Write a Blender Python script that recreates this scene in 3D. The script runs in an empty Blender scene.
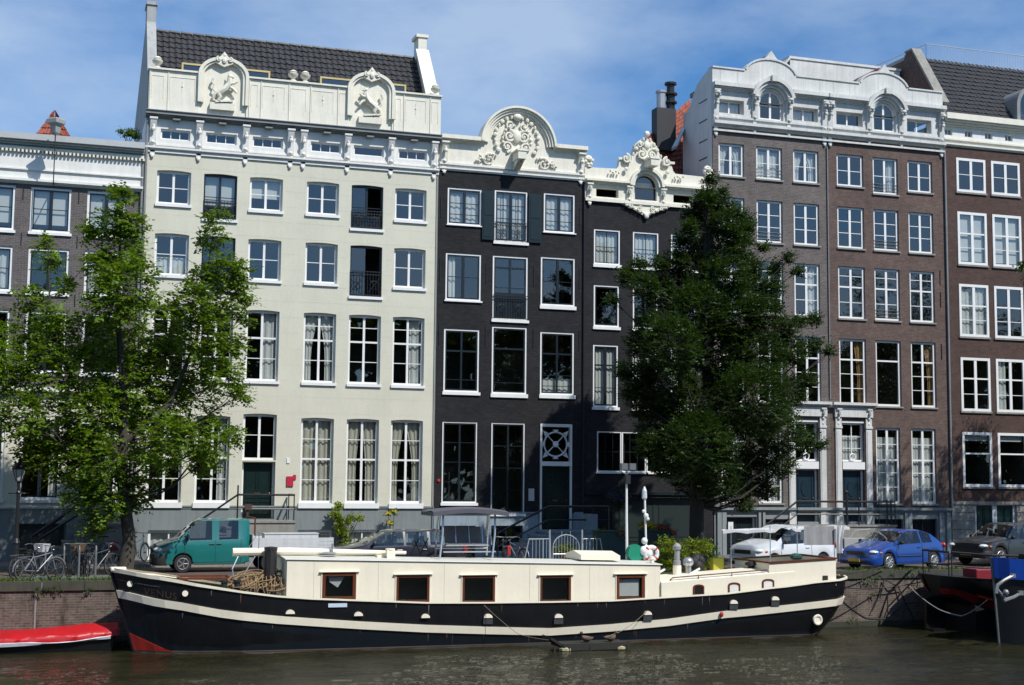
import bpy, math, random
from math import sin, cos, pi, radians as R
from mathutils import Vector, Matrix
import numpy as np
random.seed(7)
SC = bpy.context.scene
COL = SC.collection
F, YAW, PIT, ROL, EYE = 1395.0, R(18.3), R(5.618), R(0.547), 3.2

def ray(x, y):
    a = (x-512)/F; b = -(y-342.5)/F
    r = a*cos(ROL) - b*sin(ROL); u = a*sin(ROL) + b*cos(ROL)
    f = cos(PIT) - u*sin(PIT); z = sin(PIT) + u*cos(PIT)
    return (r*cos(YAW) + f*sin(YAW), -r*sin(YAW) + f*cos(YAW), z)
def at(x, y, Y):
    """measured photo point -> (X, Z) on the real plane at depth Y"""
    d = ray(x, y); t = Y/d[1]
    return d[0]*t, EYE + d[2]*t
def atg(x, y, z=0.0):
    d = ray(x, y); t = (z-EYE)/d[2]
    return d[0]*t, d[1]*t

# ------------------------------------------------------------------ materials
MATS = {}
def nodes(name):
    m = bpy.data.materials.new(name); m.use_nodes = True
    nt = m.node_tree; b = nt.nodes['Principled BSDF']
    return m, nt, b
def mapping(nt, scale=(1, 1, 1), flat=False):
    tc = nt.nodes.new('ShaderNodeTexCoord')
    mp = nt.nodes.new('ShaderNodeMapping'); mp.inputs['Scale'].default_value = scale
    if flat:                                  # X,Z of the wall -> texture X,Y
        s = nt.nodes.new('ShaderNodeSeparateXYZ'); c = nt.nodes.new('ShaderNodeCombineXYZ')
        ad = nt.nodes.new('ShaderNodeMath'); ad.operation = 'ADD'
        nt.links.new(tc.outputs['Object'], s.inputs[0])
        nt.links.new(s.outputs[0], ad.inputs[0]); nt.links.new(s.outputs[1], ad.inputs[1])
        nt.links.new(ad.outputs[0], c.inputs[0]); nt.links.new(s.outputs[2], c.inputs[1])
        nt.links.new(c.outputs[0], mp.inputs['Vector'])
    else:
        nt.links.new(tc.outputs['Object'], mp.inputs['Vector'])
    return mp.outputs[0]
def noise(nt, vec, scale, detail=4, rough=.6):
    n = nt.nodes.new('ShaderNodeTexNoise'); n.inputs['Scale'].default_value = scale
    n.inputs['Detail'].default_value = detail; n.inputs['Roughness'].default_value = rough
    nt.links.new(vec, n.inputs['Vector']); return n.outputs['Fac']
def ramp(nt, fac, stops):
    r = nt.nodes.new('ShaderNodeValToRGB'); e = r.color_ramp.elements
    while len(e) < len(stops): e.new(.5)
    for i, (p, c) in enumerate(stops):
        e[i].position = p; e[i].color = c if len(c) == 4 else (*c, 1)
    nt.links.new(fac, r.inputs[0]); return r.outputs[0]
def mixc(nt, fac, a, b, mode='MIX'):
    m = nt.nodes.new('ShaderNodeMix'); m.data_type = 'RGBA'; m.blend_type = mode
    for i, v in ((0, fac), (6, a), (7, b)):
        if hasattr(v, 'is_linked') or hasattr(v, 'links'): nt.links.new(v, m.inputs[i])
        else: m.inputs[i].default_value = v if i == 0 else ((*v, 1) if len(v) == 3 else v)
    return m.outputs[2]
def bump(nt, b, h, strength=.3, dist=.02):
    n = nt.nodes.new('ShaderNodeBump'); n.inputs['Strength'].default_value = strength
    n.inputs['Distance'].default_value = dist
    nt.links.new(h, n.inputs['Height']); nt.links.new(n.outputs[0], b.inputs['Normal'])
def paint(name, col, rough=.5, var=.18, sc=1.2, bmp=.12, metal=0, streak=0, fine=14, spec=.5):
    """painted / plain surface with uneven tone, fine grain and optional rain streaks"""
    if name in MATS: return MATS[name]
    m, nt, b = nodes(name); v = mapping(nt)
    n1 = noise(nt, v, sc, 5, .65); n2 = noise(nt, v, fine, 3)
    dark = tuple(c*(1-var) for c in col); lite = tuple(min(1, c*(1+var*.6)) for c in col)
    c = ramp(nt, n1, [(.3, dark), (.7, lite)])
    c2 = mixc(nt, min(.35, var*2.2), c, ramp(nt, n2, [(.3, tuple(x*.82 for x in col)), (.7, tuple(min(1, x*1.12) for x in col))]))
    if streak:
        vs = mapping(nt, (2.2, 2.2, .16)); ns = noise(nt, vs, 3, 5, .7)
        fac = ramp(nt, ns, [(.47, (0, 0, 0)), (.72, (streak,)*3)])
        c2 = mixc(nt, fac, c2, tuple(x*.42 for x in col))
    nt.links.new(c2, b.inputs['Base Color'])
    b.inputs['Roughness'].default_value = rough; b.inputs['Metallic'].default_value = metal
    b.inputs['Specular IOR Level'].default_value = spec
    if bmp: bump(nt, b, n2, bmp, .01)
    MATS[name] = m; return m
def brick(name, c1, c2, mortar, scale=1, bw=.22, bh=.065, ms=.012, bmp=.4, big=.25, tint=None):
    m, nt, b = nodes(name); v = mapping(nt, flat=True)
    t = nt.nodes.new('ShaderNodeTexBrick')
    t.inputs['Scale'].default_value = scale; t.inputs['Brick Width'].default_value = bw
    t.inputs['Row Height'].default_value = bh; t.inputs['Mortar Size'].default_value = ms
    t.inputs['Mortar Smooth'].default_value = .3; t.inputs['Bias'].default_value = 0
    t.inputs['Color1'].default_value = (*c1, 1); t.inputs['Color2'].default_value = (*c2, 1)
    t.inputs['Mortar'].default_value = (*mortar, 1)
    nt.links.new(v, t.inputs['Vector'])
    n1 = noise(nt, v, .35, 6, .7); n2 = noise(nt, v, 3.5, 5, .7); n3 = noise(nt, v, 16, 2)
    k = ramp(nt, n1, [(.3, (1-big,)*3), (.7, (1+big*.5,)*3)])
    k2 = ramp(nt, n2, [(.3, (.78,)*3), (.7, (1.15,)*3)])
    c = mixc(nt, 1, t.outputs['Color'], k, 'MULTIPLY'); c = mixc(nt, 1, c, k2, 'MULTIPLY')
    k3 = ramp(nt, n3, [(.3, (.7,)*3), (.7, (1.25,)*3)]); c = mixc(nt, .6, c, mixc(nt, 1, c, k3, 'MULTIPLY'))
    if tint:                                   # stains with a shape of their own
        vs = mapping(nt, (1.2, 1.2, .35)); ns = noise(nt, vs, 1.6, 6, .75)
        c = mixc(nt, ramp(nt, ns, [(.52, (0, 0, 0)), (.68, (.8,)*3)]), c, tint)
    nt.links.new(c, b.inputs['Base Color']); b.inputs['Roughness'].default_value = .85
    b.inputs['Specular IOR Level'].default_value = .25
    bump(nt, b, t.outputs['Fac'], -bmp, .01) if bmp else None
    MATS[name] = m; return m
def glass(name, ior=2.35, tint=(.80, .84, .84)):
    m = bpy.data.materials.new(name); m.use_nodes = True; nt = m.node_tree; nt.nodes.clear()
    o = nt.nodes.new('ShaderNodeOutputMaterial'); mx = nt.nodes.new('ShaderNodeMixShader')
    tr = nt.nodes.new('ShaderNodeBsdfTransparent'); tr.inputs[0].default_value = (*tint, 1)
    gl = nt.nodes.new('ShaderNodeBsdfGlossy'); gl.inputs['Roughness'].default_value = .01
    fr = nt.nodes.new('ShaderNodeLayerWeight'); fr.inputs[0].default_value = .5
    pw = nt.nodes.new('ShaderNodeMath'); pw.operation = 'POWER'; pw.inputs[1].default_value = 4; nt.links.new(fr.outputs['Facing'], pw.inputs[0])
    f0 = ((ior-1)/(ior+1))**2; mr = nt.nodes.new('ShaderNodeMath'); mr.operation = 'MULTIPLY_ADD'; mr.inputs[1].default_value = 1-f0; mr.inputs[2].default_value = f0
    nt.links.new(pw.outputs[0], mr.inputs[0])
    v = mapping(nt); n = noise(nt, v, 1.1, 2); bp = nt.nodes.new('ShaderNodeBump')
    bp.inputs['Strength'].default_value = .12; bp.inputs['Distance'].default_value = .012
    nt.links.new(n, bp.inputs['Height']); nt.links.new(bp.outputs[0], gl.inputs['Normal'])
    nt.links.new(mr.outputs[0], mx.inputs[0]); nt.links.new(tr.outputs[0], mx.inputs[1])
    nt.links.new(gl.outputs[0], mx.inputs[2]); nt.links.new(mx.outputs[0], o.inputs[0])
    MATS[name] = m; return m

# ------------------------------------------------------------------ mesh builder
class MB:
    def __init__(s): s.v = []; s.f = []; s.m = []; s.smooth = False; s.mi = 0
    def add(s, vs, fs):
        o = len(s.v); s.v += [tuple(p) for p in vs]; s.f += [tuple(i+o for i in f) for f in fs]
        s.m += [s.mi]*len(fs); return s
    def box(s, x0, x1, y0, y1, z0, z1):
        return s.add([(x, y, z) for z in (z0, z1) for y in (y0, y1) for x in (x0, x1)],
                     [(0, 2, 3, 1), (4, 5, 7, 6), (0, 1, 5, 4), (2, 6, 7, 3), (0, 4, 6, 2), (1, 3, 7, 5)])
    def prism(s, poly, y0, y1):
        """polygon of (x,z), extruded from y0 (near) to y1"""
        n = len(poly)
        s.add([(x, y0, z) for x, z in poly]+[(x, y1, z) for x, z in poly],
              [tuple(range(n)), tuple(range(2*n-1, n-1, -1))]+[(i, i+n, (i+1) % n+n, (i+1) % n) for i in range(n)])
        return s
    def prism_x(s, poly, x0, x1):
        n = len(poly)
        s.add([(x0, y, z) for y, z in poly]+[(x1, y, z) for y, z in poly],
              [tuple(range(n)), tuple(range(2*n-1, n-1, -1))]+[(i, i+n, (i+1) % n+n, (i+1) % n) for i in range(n)])
        return s
    def band(s, inner, outer, y0, y1):
        """strip between two open (x,z) paths of equal length"""
        n = len(inner)
        for k in range(n-1):
            s.prism([inner[k], inner[k+1], outer[k+1], outer[k]], y0, y1)
        return s
    def tube(s, pts, r, n=6, cap=True):
        pts = [Vector(p) for p in pts]; rs = r if isinstance(r, (list, tuple)) else [r]*len(pts)
        o = len(s.v); prev = None
        for i, p in enumerate(pts):
            t = (pts[min(i+1, len(pts)-1)]-pts[max(i-1, 0)])
            t = t.normalized() if t.length > 1e-9 else Vector((0, 0, 1))
            if prev is None: a = t.orthogonal().normalized()
            else:
                a = prev - t*prev.dot(t); a = a.normalized() if a.length > 1e-6 else t.orthogonal().normalized()
            prev = a; b = t.cross(a)
            for k in range(n):
                w = 2*pi*k/n; s.v.append(tuple(p+(a*cos(w)+b*sin(w))*rs[i]))
        for i in range(len(pts)-1):
            for k in range(n):
                q = o+i*n; s.f.append((q+k, q+(k+1) % n, q+n+(k+1) % n, q+n+k)); s.m.append(s.mi)
        if cap:
            s.f.append(tuple(range(o+n-1, o-1, -1))); s.f.append(tuple(o+(len(pts)-1)*n+k for k in range(n))); s.m += [s.mi]*2
        return s
    def lathe(s, prof, c, n=12, axis='z', sx=1, sy=1):
        """profile [(r,h)] around an axis through c"""
        o = len(s.v)
        for r, h in prof:
            for k in range(n):
                w = 2*pi*k/n; a, b = r*cos(w)*sx, r*sin(w)*sy
                p = {'z': (c[0]+a, c[1]+b, c[2]+h), 'y': (c[0]+a, c[1]+h, c[2]+b), 'x': (c[0]+h, c[1]+a, c[2]+b)}[axis]
                s.v.append(p)
        for i in range(len(prof)-1):
            for k in range(n):
                q = o+i*n; s.f.append((q+k, q+(k+1) % n, q+n+(k+1) % n, q+n+k)); s.m.append(s.mi)
        s.f.append(tuple(o+k for k in range(n-1, -1, -1))); s.f.append(tuple(o+(len(prof)-1)*n+k for k in range(n))); s.m += [s.mi]*2
        return s
    def ball(s, c, rx, ry=None, rz=None, n=8, m=5):
        ry = rx if ry is None else ry; rz = rx if rz is None else rz
        o = len(s.v); s.v.append((c[0], c[1], c[2]-rz))
        for i in range(1, m):
            a = -pi/2+pi*i/m
            for k in range(n):
                w = 2*pi*k/n; s.v.append((c[0]+rx*cos(a)*cos(w), c[1]+ry*cos(a)*sin(w), c[2]+rz*sin(a)))
        s.v.append((c[0], c[1], c[2]+rz)); e = len(s.v)-1
        for k in range(n):
            s.f.append((o, o+1+(k+1) % n, o+1+k)); s.f.append((e, e-n+k, e-n+(k+1) % n)); s.m += [s.mi]*2
        for i in range(m-2):
            for k in range(n):
                q = o+1+i*n; s.f.append((q+k, q+(k+1) % n, q+n+(k+1) % n, q+n+k)); s.m.append(s.mi)
        return s
    def torus(s, c, Rr, r, axis='y', n=20, m=6, a0=0, a1=2*pi):
        pts = []
        full = abs(a1-a0-2*pi) < 1e-6
        for k in range(n+1):
            w = a0+(a1-a0)*k/n; a, b = Rr*cos(w), Rr*sin(w)
            pts.append({'z': (c[0]+a, c[1]+b, c[2]), 'y': (c[0]+a, c[1], c[2]+b), 'x': (c[0], c[1]+a, c[2]+b)}[axis])
        return s.tube(pts, r, m, cap=not full)
    def quad(s, a, b, c, d): return s.add([a, b, c, d], [(0, 1, 2, 3)])
    def loft(s, secs, cap=True, closed=False):
        n = len(secs[0]); o = len(s.v)
        for c in secs: s.v += [tuple(p) for p in c]
        for i in range(len(secs)-1):
            for k in range(n if closed else n-1):
                q = o+i*n; s.f.append((q+k, q+(k+1) % n, q+n+(k+1) % n, q+n+k)); s.m.append(s.mi)
        if cap:
            s.f.append(tuple(o+k for k in range(n))); s.f.append(tuple(o+(len(secs)-1)*n+k for k in range(n-1, -1, -1))); s.m += [s.mi]*2
        return s
def link_mesh(name, mb, mats, off=(0, 0, 0), smooth=None, bevel=0):
    me = bpy.data.meshes.new(name)
    me.from_pydata([(p[0]-off[0], p[1]-off[1], p[2]-off[2]) for p in mb.v], [], mb.f)
    mats = mats if isinstance(mats, (list, tuple)) else [mats]
    for m in mats: me.materials.append(m)
    if len(mats) > 1: me.polygons.foreach_set('material_index', mb.m)
    sm = mb.smooth if smooth is None else smooth
    if sm: me.shade_smooth()
    import bmesh
    bm = bmesh.new(); bm.from_mesh(me)
    bmesh.ops.recalc_face_normals(bm, faces=bm.faces); bm.to_mesh(me); bm.free()
    if sm:
        try: me.set_sharp_from_angle(angle=R(38))
        except Exception: pass
    me.update()
    o = bpy.data.objects.new(name, me); COL.objects.link(o)
    if bevel:
        b = o.modifiers.new('edge', 'BEVEL'); b.width = bevel; b.segments = 2; b.limit_method = 'ANGLE'
    return o
def tag(o, label=None, cat=None, group=None, kind=None):
    for k, v in (('label', label), ('category', cat), ('group', group), ('kind', kind)):
        if v: o[k] = v
    return o
class Thing:
    """an Empty at the thing's base that parents its parts; parts given in world coordinates unless local"""
    def __init__(s, name, label, cat, loc=(0, 0, 0), rz=0, group=None, local=False):
        s.o = bpy.data.objects.new(name, None); s.o.empty_display_size = .3; COL.objects.link(s.o)
        s.o.location = loc; s.o.rotation_euler = (0, 0, rz); s.off = (0, 0, 0) if local else loc
        tag(s.o, label, cat, group)
    def part(s, name, mb, mat, parent=None, label=None, **k):
        p = link_mesh(name, mb, mat, s.off, **k); p.parent = parent or s.o
        if label: p['label'] = label
        return p
    def each(s, name, mb, mat, parent=None, **k):
        return [s.part(name, m, mat, parent, **k) for m in islands(mb)][0]
def islands(mb):
    """split a mesh builder into its loose pieces"""
    par = list(range(len(mb.v)))
    def find(a):
        while par[a] != a: par[a] = par[par[a]]; a = par[a]
        return a
    key = {}
    for i, p in enumerate(mb.v):
        k = tuple(round(c, 4) for c in p)
        if k in key: par[find(i)] = find(key[k])
        else: key[k] = i
    for f in mb.f:
        for j in f[1:]: par[find(j)] = find(f[0])
    groups = {}
    for f in mb.f: groups.setdefault(find(f[0]), []).append(f)
    out = []
    for fs in groups.values():
        m = MB(); ids = sorted({j for f in fs for j in f}); mp = {j: i for i, j in enumerate(ids)}
        m.v = [mb.v[j] for j in ids]; m.f = [tuple(mp[j] for j in f) for f in fs]; m.m = [0]*len(fs); out.append(m)
    return out
def solo(name, mb, mat, label, cat, group=None, loc=(0, 0, 0), kind=None, **k):
    o = link_mesh(name, mb, mat, loc, **k); o.location = loc
    return tag(o, label, cat, group, kind)
def struct(name, mb, mat, **k): return tag(link_mesh(name, mb, mat, **k), kind='structure')
def copy_tree(o, parent=None):
    c = o.copy(); COL.objects.link(c); c.parent = parent
    for ch in list(o.children): copy_tree(ch, c)
    return c
def arc(cx, cz, rx, rz, a0, a1, n=12):
    return [(cx+rx*cos(a0+(a1-a0)*k/n), cz+rz*sin(a0+(a1-a0)*k/n)) for k in range(n+1)]
# ------------------------------------------------------------------ shared materials
YF = 54.0
WHITE = paint('white_paint', (.72, .71, .67), .45, .10, 1.5, .1, streak=.15)
WHITE2 = paint('window_white', (.76, .76, .74), .35, .08, 2, .05)
CREAMW = paint('cream_stone', (.74, .71, .60), .6, .12, 1.6, .25, streak=.22)
STUCCO = paint('cream_stucco', (.59, .575, .465), .8, .12, .5, .25, streak=.09)
GREYB = paint('grey_plinth', (.19, .215, .215), .7, .16, .6, .2, streak=.4)
GREYP = paint('neutral_plinth', (.235, .26, .265), .6, .15, .8, .15, streak=.4)
BLUEB = paint('blue_plinth', (.25, .31, .35), .6, .15, .8, .15, streak=.4)
LEAD = paint('lead_grey', (.22, .23, .23), .6, .25, 1.5, .15)
SASH = paint('dark_sash', (.012, .018, .024), .3, .2, 2, 0)
TEALSH = paint('teal_shutter', (.004, .014, .018), .35, .3, 2, .1)
DOORG = paint('dark_green_door', (.008, .02, .018), .25, .2, 2, 0)
DOORB = paint('dark_blue_door', (.012, .028, .042), .3, .2, 2, 0)
IRON = paint('black_iron', (.015, .015, .016), .4, .2, 4, .1)
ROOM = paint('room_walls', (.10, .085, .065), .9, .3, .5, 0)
CURT = paint('net_curtain', (.70, .69, .65), .9, .06, 3, 0)
DRAPE = paint('drape_cloth', (.62, .57, .46), .9, .1, 3, 0)
OCHRE = paint('ochre_drape', (.40, .22, .08), .9, .15, 3, 0)
STONE = paint('grey_stone', (.26, .25, .22), .85, .25, 1.2, .4, streak=.5)
GLASS = glass('window_glass')
BRBLK = brick('black_brick', (.018, .018, .021), (.030, .029, .032), (.014, .014, .016), big=.45, ms=.01)
BRGRY = brick('grey_brown_brick', (.150, .122, .111), (.108, .088, .080), (.18, .165, .155), big=.2)
BRBRN = brick('brown_brick', (.140, .090, .075), (.096, .062, .053), (.14, .11, .095), big=.25)
BRRED = brick('red_brown_brick', (.092, .052, .043), (.067, .038, .032), (.09, .066, .056), big=.22)
BRLFT = brick('taupe_brick', (.125, .110, .104), (.090, .079, .075), (.17, .155, .15), big=.2)

def sheet(mb, x0, x1, z0, z1, y, n=14, amp=.03, taper=0, side=0):
    """hanging cloth: gathered folds; taper>0 pulls the lower part towards one side"""
    rows = 8
    o = len(mb.v)
    for j in range(rows+1):
        v = j/rows; z = z1+(z0-z1)*v
        k = 1-taper*sin(min(1, v*1.5)*pi/2) if taper else 1
        for i in range(n+1):
            u = i/n; w = (x1-x0)*k
            x = (x0+w*u) if side <= 0 else (x1-w*(1-u))
            mb.v.append((x, y+amp*sin(u*n*1.7+.4*sin(v*3)), z))
    for j in range(rows):
        for i in range(n):
            q = o+j*(n+1)+i; mb.f.append((q, q+1, q+n+2, q+n+1)); mb.m.append(0)
    return mb

class House(Thing):
    def __init__(s, name, label, x0, x1, depth=8):
        super().__init__(name, label, 'house', ((x0+x1)/2, YF, 0)); s.x0, s.x1, s.dep = x0, x1, depth; s.holes = []
    def hole(s, x0, x1, z0, z1, rise=0, rev=.28): s.holes.append((x0, x1, z0, z1, rise, rev))
    def wall(s, z0, z1, mat, name='wall', y=YF, x0=None, x1=None, solid=True):
        x0 = s.x0 if x0 is None else x0; x1 = s.x1 if x1 is None else x1
        hs = [h for h in s.holes if h[2] < z1-1e-4 and h[3] > z0+1e-4 and h[0] < x1 and h[1] > x0]
        xs = sorted({round(v, 4) for h in hs for v in h[:2] if x0 < v < x1} | {x0, x1})
        zs = sorted({round(min(max(v, z0), z1), 4) for h in hs for v in h[2:4]} | {z0, z1})
        mb = MB()
        for a, b in zip(xs, xs[1:]):
            for c, d in zip(zs, zs[1:]):
                if b-a < 1e-4 or d-c < 1e-4: continue
                mx, mz = (a+b)/2, (c+d)/2
                if any(h[0] < mx < h[1] and h[2] < mz < h[3] for h in hs): continue
                mb.quad((a, y, c), (b, y, c), (b, y, d), (a, y, d))
        for hx0, hx1, hz0, hz1, rise, rev in hs:
            a, b = max(hz0, z0), min(hz1, z1)
            mb.quad((hx0, y, a), (hx0, y+rev, a), (hx0, y+rev, b), (hx0, y, b))
            mb.quad((hx1, y, a), (hx1, y+rev, a), (hx1, y+rev, b), (hx1, y, b))
            if hz0 >= z0-1e-4: mb.quad((hx0, y, hz0), (hx1, y, hz0), (hx1, y+rev, hz0), (hx0, y+rev, hz0))
            if hz1 <= z1+1e-4:
                mb.quad((hx0, y, hz1), (hx1, y, hz1), (hx1, y+rev, hz1), (hx0, y+rev, hz1))
                if rise:
                    cx, hw = (hx0+hx1)/2, (hx1-hx0)/2
                    top = [(cx+hw*t, hz1) for t in [k/5-1 for k in range(11)]]
                    bot = [(cx+hw*t, hz1-rise*t*t) for t in [k/5-1 for k in range(11)]]
                    for k in range(10):
                        if k == 4 or k == 5: pass
                        q = [bot[k], bot[k+1], top[k+1], top[k]]
                        mb.quad(*[(px, y, pz) for px, pz in q])
                        mb.quad((bot[k][0], y, bot[k][1]), (bot[k+1][0], y, bot[k+1][1]), (bot[k+1][0], y+rev, bot[k+1][1]), (bot[k][0], y+rev, bot[k][1]))
        if solid:
            mb.quad((x0+.004, y, z0), (x0+.004, y+s.dep, z0), (x0+.004, y+s.dep, z1), (x0+.004, y, z1))
            mb.quad((x1-.004, y, z0), (x1-.004, y+s.dep, z0), (x1-.004, y+s.dep, z1), (x1-.004, y, z1))
            mb.quad((x0, y+s.dep, z0), (x1, y+s.dep, z0), (x1, y+s.dep, z1), (x0, y+s.dep, z1))
        return s.part(name, mb, mat)
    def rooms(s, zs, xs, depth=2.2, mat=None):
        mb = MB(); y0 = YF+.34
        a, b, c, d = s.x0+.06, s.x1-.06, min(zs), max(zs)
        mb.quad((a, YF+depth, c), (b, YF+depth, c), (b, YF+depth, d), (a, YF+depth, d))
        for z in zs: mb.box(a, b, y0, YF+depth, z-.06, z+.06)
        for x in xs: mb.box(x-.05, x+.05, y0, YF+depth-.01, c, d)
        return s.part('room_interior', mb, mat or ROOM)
    def win(s, x0, x1, z0, z1, frame=None, fw=.09, sash=None, sw=.05, mull=.09, rows=(), bars=(), rev=.14, sill=True,
            curtain=None, rise=0, balcony=False, french=0, hole=True, depth=.09, open_right=False, name='window', sillmat=None, silldrop=.11, colb=()):
        """white or black framed sash window; rows/bars = fractions of height for thick/thin cross bars"""
        frame = frame or WHITE2
        if hole: s.hole(x0, x1, z0, z1, rise)
        y = YF+rev
        mb = MB()
        mb.box(x0, x0+fw, y, y+depth, z0, z1).box(x1-fw, x1, y, y+depth, z0, z1)
        mb.box(x0+fw, x1-fw, y+.001, y+depth, z1-fw-rise*.5, z1).box(x0+fw, x1-fw, y+.001, y+depth, z0, z0+fw)
        w = s.part(name, mb, frame)
        a, b, c, d = x0+fw, x1-fw, z0+fw, z1-fw-rise*.5
        sh = MB(); sm = sash or frame
        if sash: 
            sh.box(a, a+sw, y+.02, y+.06, c, d).box(b-sw, b, y+.02, y+.06, c, d)
            sh.box(a+sw, b-sw, y+.021, y+.06, d-sw, d).box(a+sw, b-sw, y+.021, y+.06, c, c+sw)
        cx = (a+b)/2
        if mull: sh.box(cx-mull/2, cx+mull/2, y+.012, y+.06, c+.001, d-.001)
        for f in rows: sh.box(a+.001, b-.001, y+.018, y+.058, c+(d-c)*f-.035, c+(d-c)*f+.035)
        for f in bars: sh.box(a+.002, b-.002, y+.026, y+.056, c+(d-c)*f-.014, c+(d-c)*f+.014)
        for f in colb: sh.box(a+(b-a)*f-.013, a+(b-a)*f+.013, y+.028, y+.055, c+.002, d-.002)
        if french: sh.box(a+.003, b-.003, y+.03, y+.054, c+.003, c+(d-c)*french)
        if sh.v: s.part('sash', sh, sm, w)
        g = MB().quad((a-.01, y+.045, c-.01), (b+.01 if not open_right else cx, y+.045, c-.01), (b+.01 if not open_right else cx, y+.045, d+.01), (a-.01, y+.045, d+.01))
        s.part('pane', g, GLASS, w)
        if sill:
            sl = MB().box(x0-.05, x1+.05, YF-.07, y+.02, z0-silldrop, z0+.002)
            s.part('sill', sl, sillmat or frame, w)
        if curtain:
            yy = y+.16; m = CURT; cb = MB()
            kind, *arg = curtain.split(':'); f = float(arg[0]) if arg else .2
            if kind == 'blind': cb.box(a, b, yy, yy+.01, d-(d-c)*f, d)
            elif kind == 'net': sheet(cb, a, b, c, d-(d-c)*f, yy, 22, .02)
            elif kind == 'drapes':
                m = DRAPE; hw = (b-a)*.5
                sheet(cb, a, a+hw, c, d, yy, 9, .035, f, 0); sheet(cb, b-hw, b, c, d, yy, 9, .035, f, 1)
            elif kind == 'white': 
                hw = (b-a)*.5
                sheet(cb, a, a+hw, c, d, yy, 9, .03, f, 0); sheet(cb, b-hw, b, c, d, yy, 9, .03, f, 1)
            elif kind == 'right': sheet(cb, b-(b-a)*f, b, c, d, yy, 8, .03)
            elif kind == 'left': sheet(cb, a, a+(b-a)*f, c, d, yy, 8, .03)
            elif kind == 'ochre': m = OCHRE; sheet(cb, b-(b-a)*f, b, c, d, yy, 6, .03, .5, 1)
            s.part('curtain', cb, m, w)
        if balcony:
            bb = MB(); zt = z0+(.95 if balcony is True else balcony); yb = YF-.05
            for z in (z0+.06, zt-.12, zt): bb.box(x0+.01, x1-.01, yb, yb+.025, z-.015, z+.015)
            n = max(6, int((x1-x0)/.11))
            for k in range(n+1):
                x = x0+.02+(x1-x0-.04)*k/n; bb.box(x-.007, x+.007, yb+.003, yb+.02, z0+.04, zt)
            for q in (.25, .75):
                xx = x0+(x1-x0)*q; bb.torus((xx, yb+.01, (z0+zt)/2-.03), .17, .012, 'y', 12, 4)
                for sg in (-1, 1): bb.tube([(xx-.22, yb+.01, (z0+zt)/2-.03-sg*.3), (xx+.22, yb+.01, (z0+zt)/2-.03+sg*.3)], .01, 4)
            s.part('balcony_railing', bb, IRON, w)
        return w
    def door(s, x0, x1, z0, z1, mat, panels='pair', rev=.25, frame=None, fw=.08, hole=True, oval=False):
        if hole: s.hole(x0, x1, z0, z1, 0, .36)
        y = YF+rev; mb = MB(); a, b = x0+fw, x1-fw
        mb.box(a, b, y+.03, y+.08, z0+.02, z1-fw*.5)
        w = b-a; h = z1-z0
        cols = [(a+w*.08, a+w*.47), (a+w*.53, a+w*.92)] if panels == 'pair' else [(a+w*.14, a+w*.86)]
        for p, q in cols:
            for u, v in ((.06, .30), (.36, .93)):
                zz0, zz1 = z0+h*u, z0+h*v
                mb.box(p, p+.03, y+.006, y+.03, zz0, zz1).box(q-.03, q, y+.006, y+.03, zz0, zz1)
                mb.box(p+.03, q-.03, y+.007, y+.03, zz0, zz0+.03).box(p+.03, q-.03, y+.007, y+.03, zz1-.03, zz1)
                if oval and u > .3: mb.lathe([(.02, 0), (.19, 0), (.2, .02)], ((p+q)/2, y+.004, (zz0+zz1)/2), 16, 'y', 1, 1.9)
        d = s.part('door', mb, mat)
        fr = MB().box(x0, a, y-.02, y+.1, z0, z1).box(b, x1, y-.02, y+.1, z0, z1).box(a, b, y-.019, y+.1, z1-fw*.5, z1)
        s.part('door_frame', fr, frame or WHITE2, d)
        kn = MB().ball((b-.09, y-.01, z0+h*.45), .03, n=6, m=4).box((a+b)/2-.12, (a+b)/2+.12, y+.0, y+.012, z0+h*.45-.025, z0+h*.45+.025)
        s.part('handle', kn, MATS.get('brass') or paint('brass', (.35, .27, .12), .3, .1, 3, 0, metal=1), d)
        return d

def moulding(mb, x0, x1, z0, z1, proj, steps=4, y=YF, ends=True):
    """stepped cornice: small courses below, a tall plain fascia on top"""
    hs = [.5/(steps-1)]*(steps-1)+[.5] if steps > 1 else [1]; a = z0
    for k in range(steps):
        b = a+(z1-z0)*hs[k]; p = proj*((k+1)/steps)**1.1
        mb.box(x0-(p*.25 if ends else 0), x1+(p*.25 if ends else 0), y-p, y+.05, a+.0005*k, b+.0005*k+.0003); a = b
def console(mb, x, z0, z1, w=.24, proj=.3, y=YF):
    """scrolled bracket with a hanging drop"""
    h = z1-z0; pr = []
    for k in range(11):
        t = k/10; pr.append((y-proj*(.35+.65*(t**1.6))*(1+.12*sin(t*9)), z0+h*.35+h*.65*t))
    pr += [(y, z1), (y, z0+h*.3)]
    mb.prism_x(pr, x-w/2, x+w/2)
    mb.box(x-w*.62, x+w*.62, y-proj*1.12, y+.02, z1-.07, z1)
    mb.torus((x, y-proj*.78, z1-h*.25), .075, .04, 'x', 10, 5); mb.ball((x, y-proj*1.0, z1-h*.3), w*.36, .06, .09, 8, 5)
    mb.ball((x, y-proj*.45, z0+h*.38), w*.34, .06, .07, 8, 5)
    mb.box(x-w*.36, x+w*.36, y-.06, y+.01, z0+.08, z0+h*.34); mb.ball((x, y-.05, z0+.05), .07, .05, .09, 8, 5)
def urn(mb, x, y, z, k=1.0):
    mb.lathe([(.15*k, 0), (.15*k, .05*k), (.07*k, .1*k), (.09*k, .15*k), (.2*k, .24*k), (.22*k, .33*k), (.12*k, .38*k), (.17*k, .42*k), (.10*k, .48*k), (.02*k, .52*k)], (x, y, z), 10)
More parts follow.
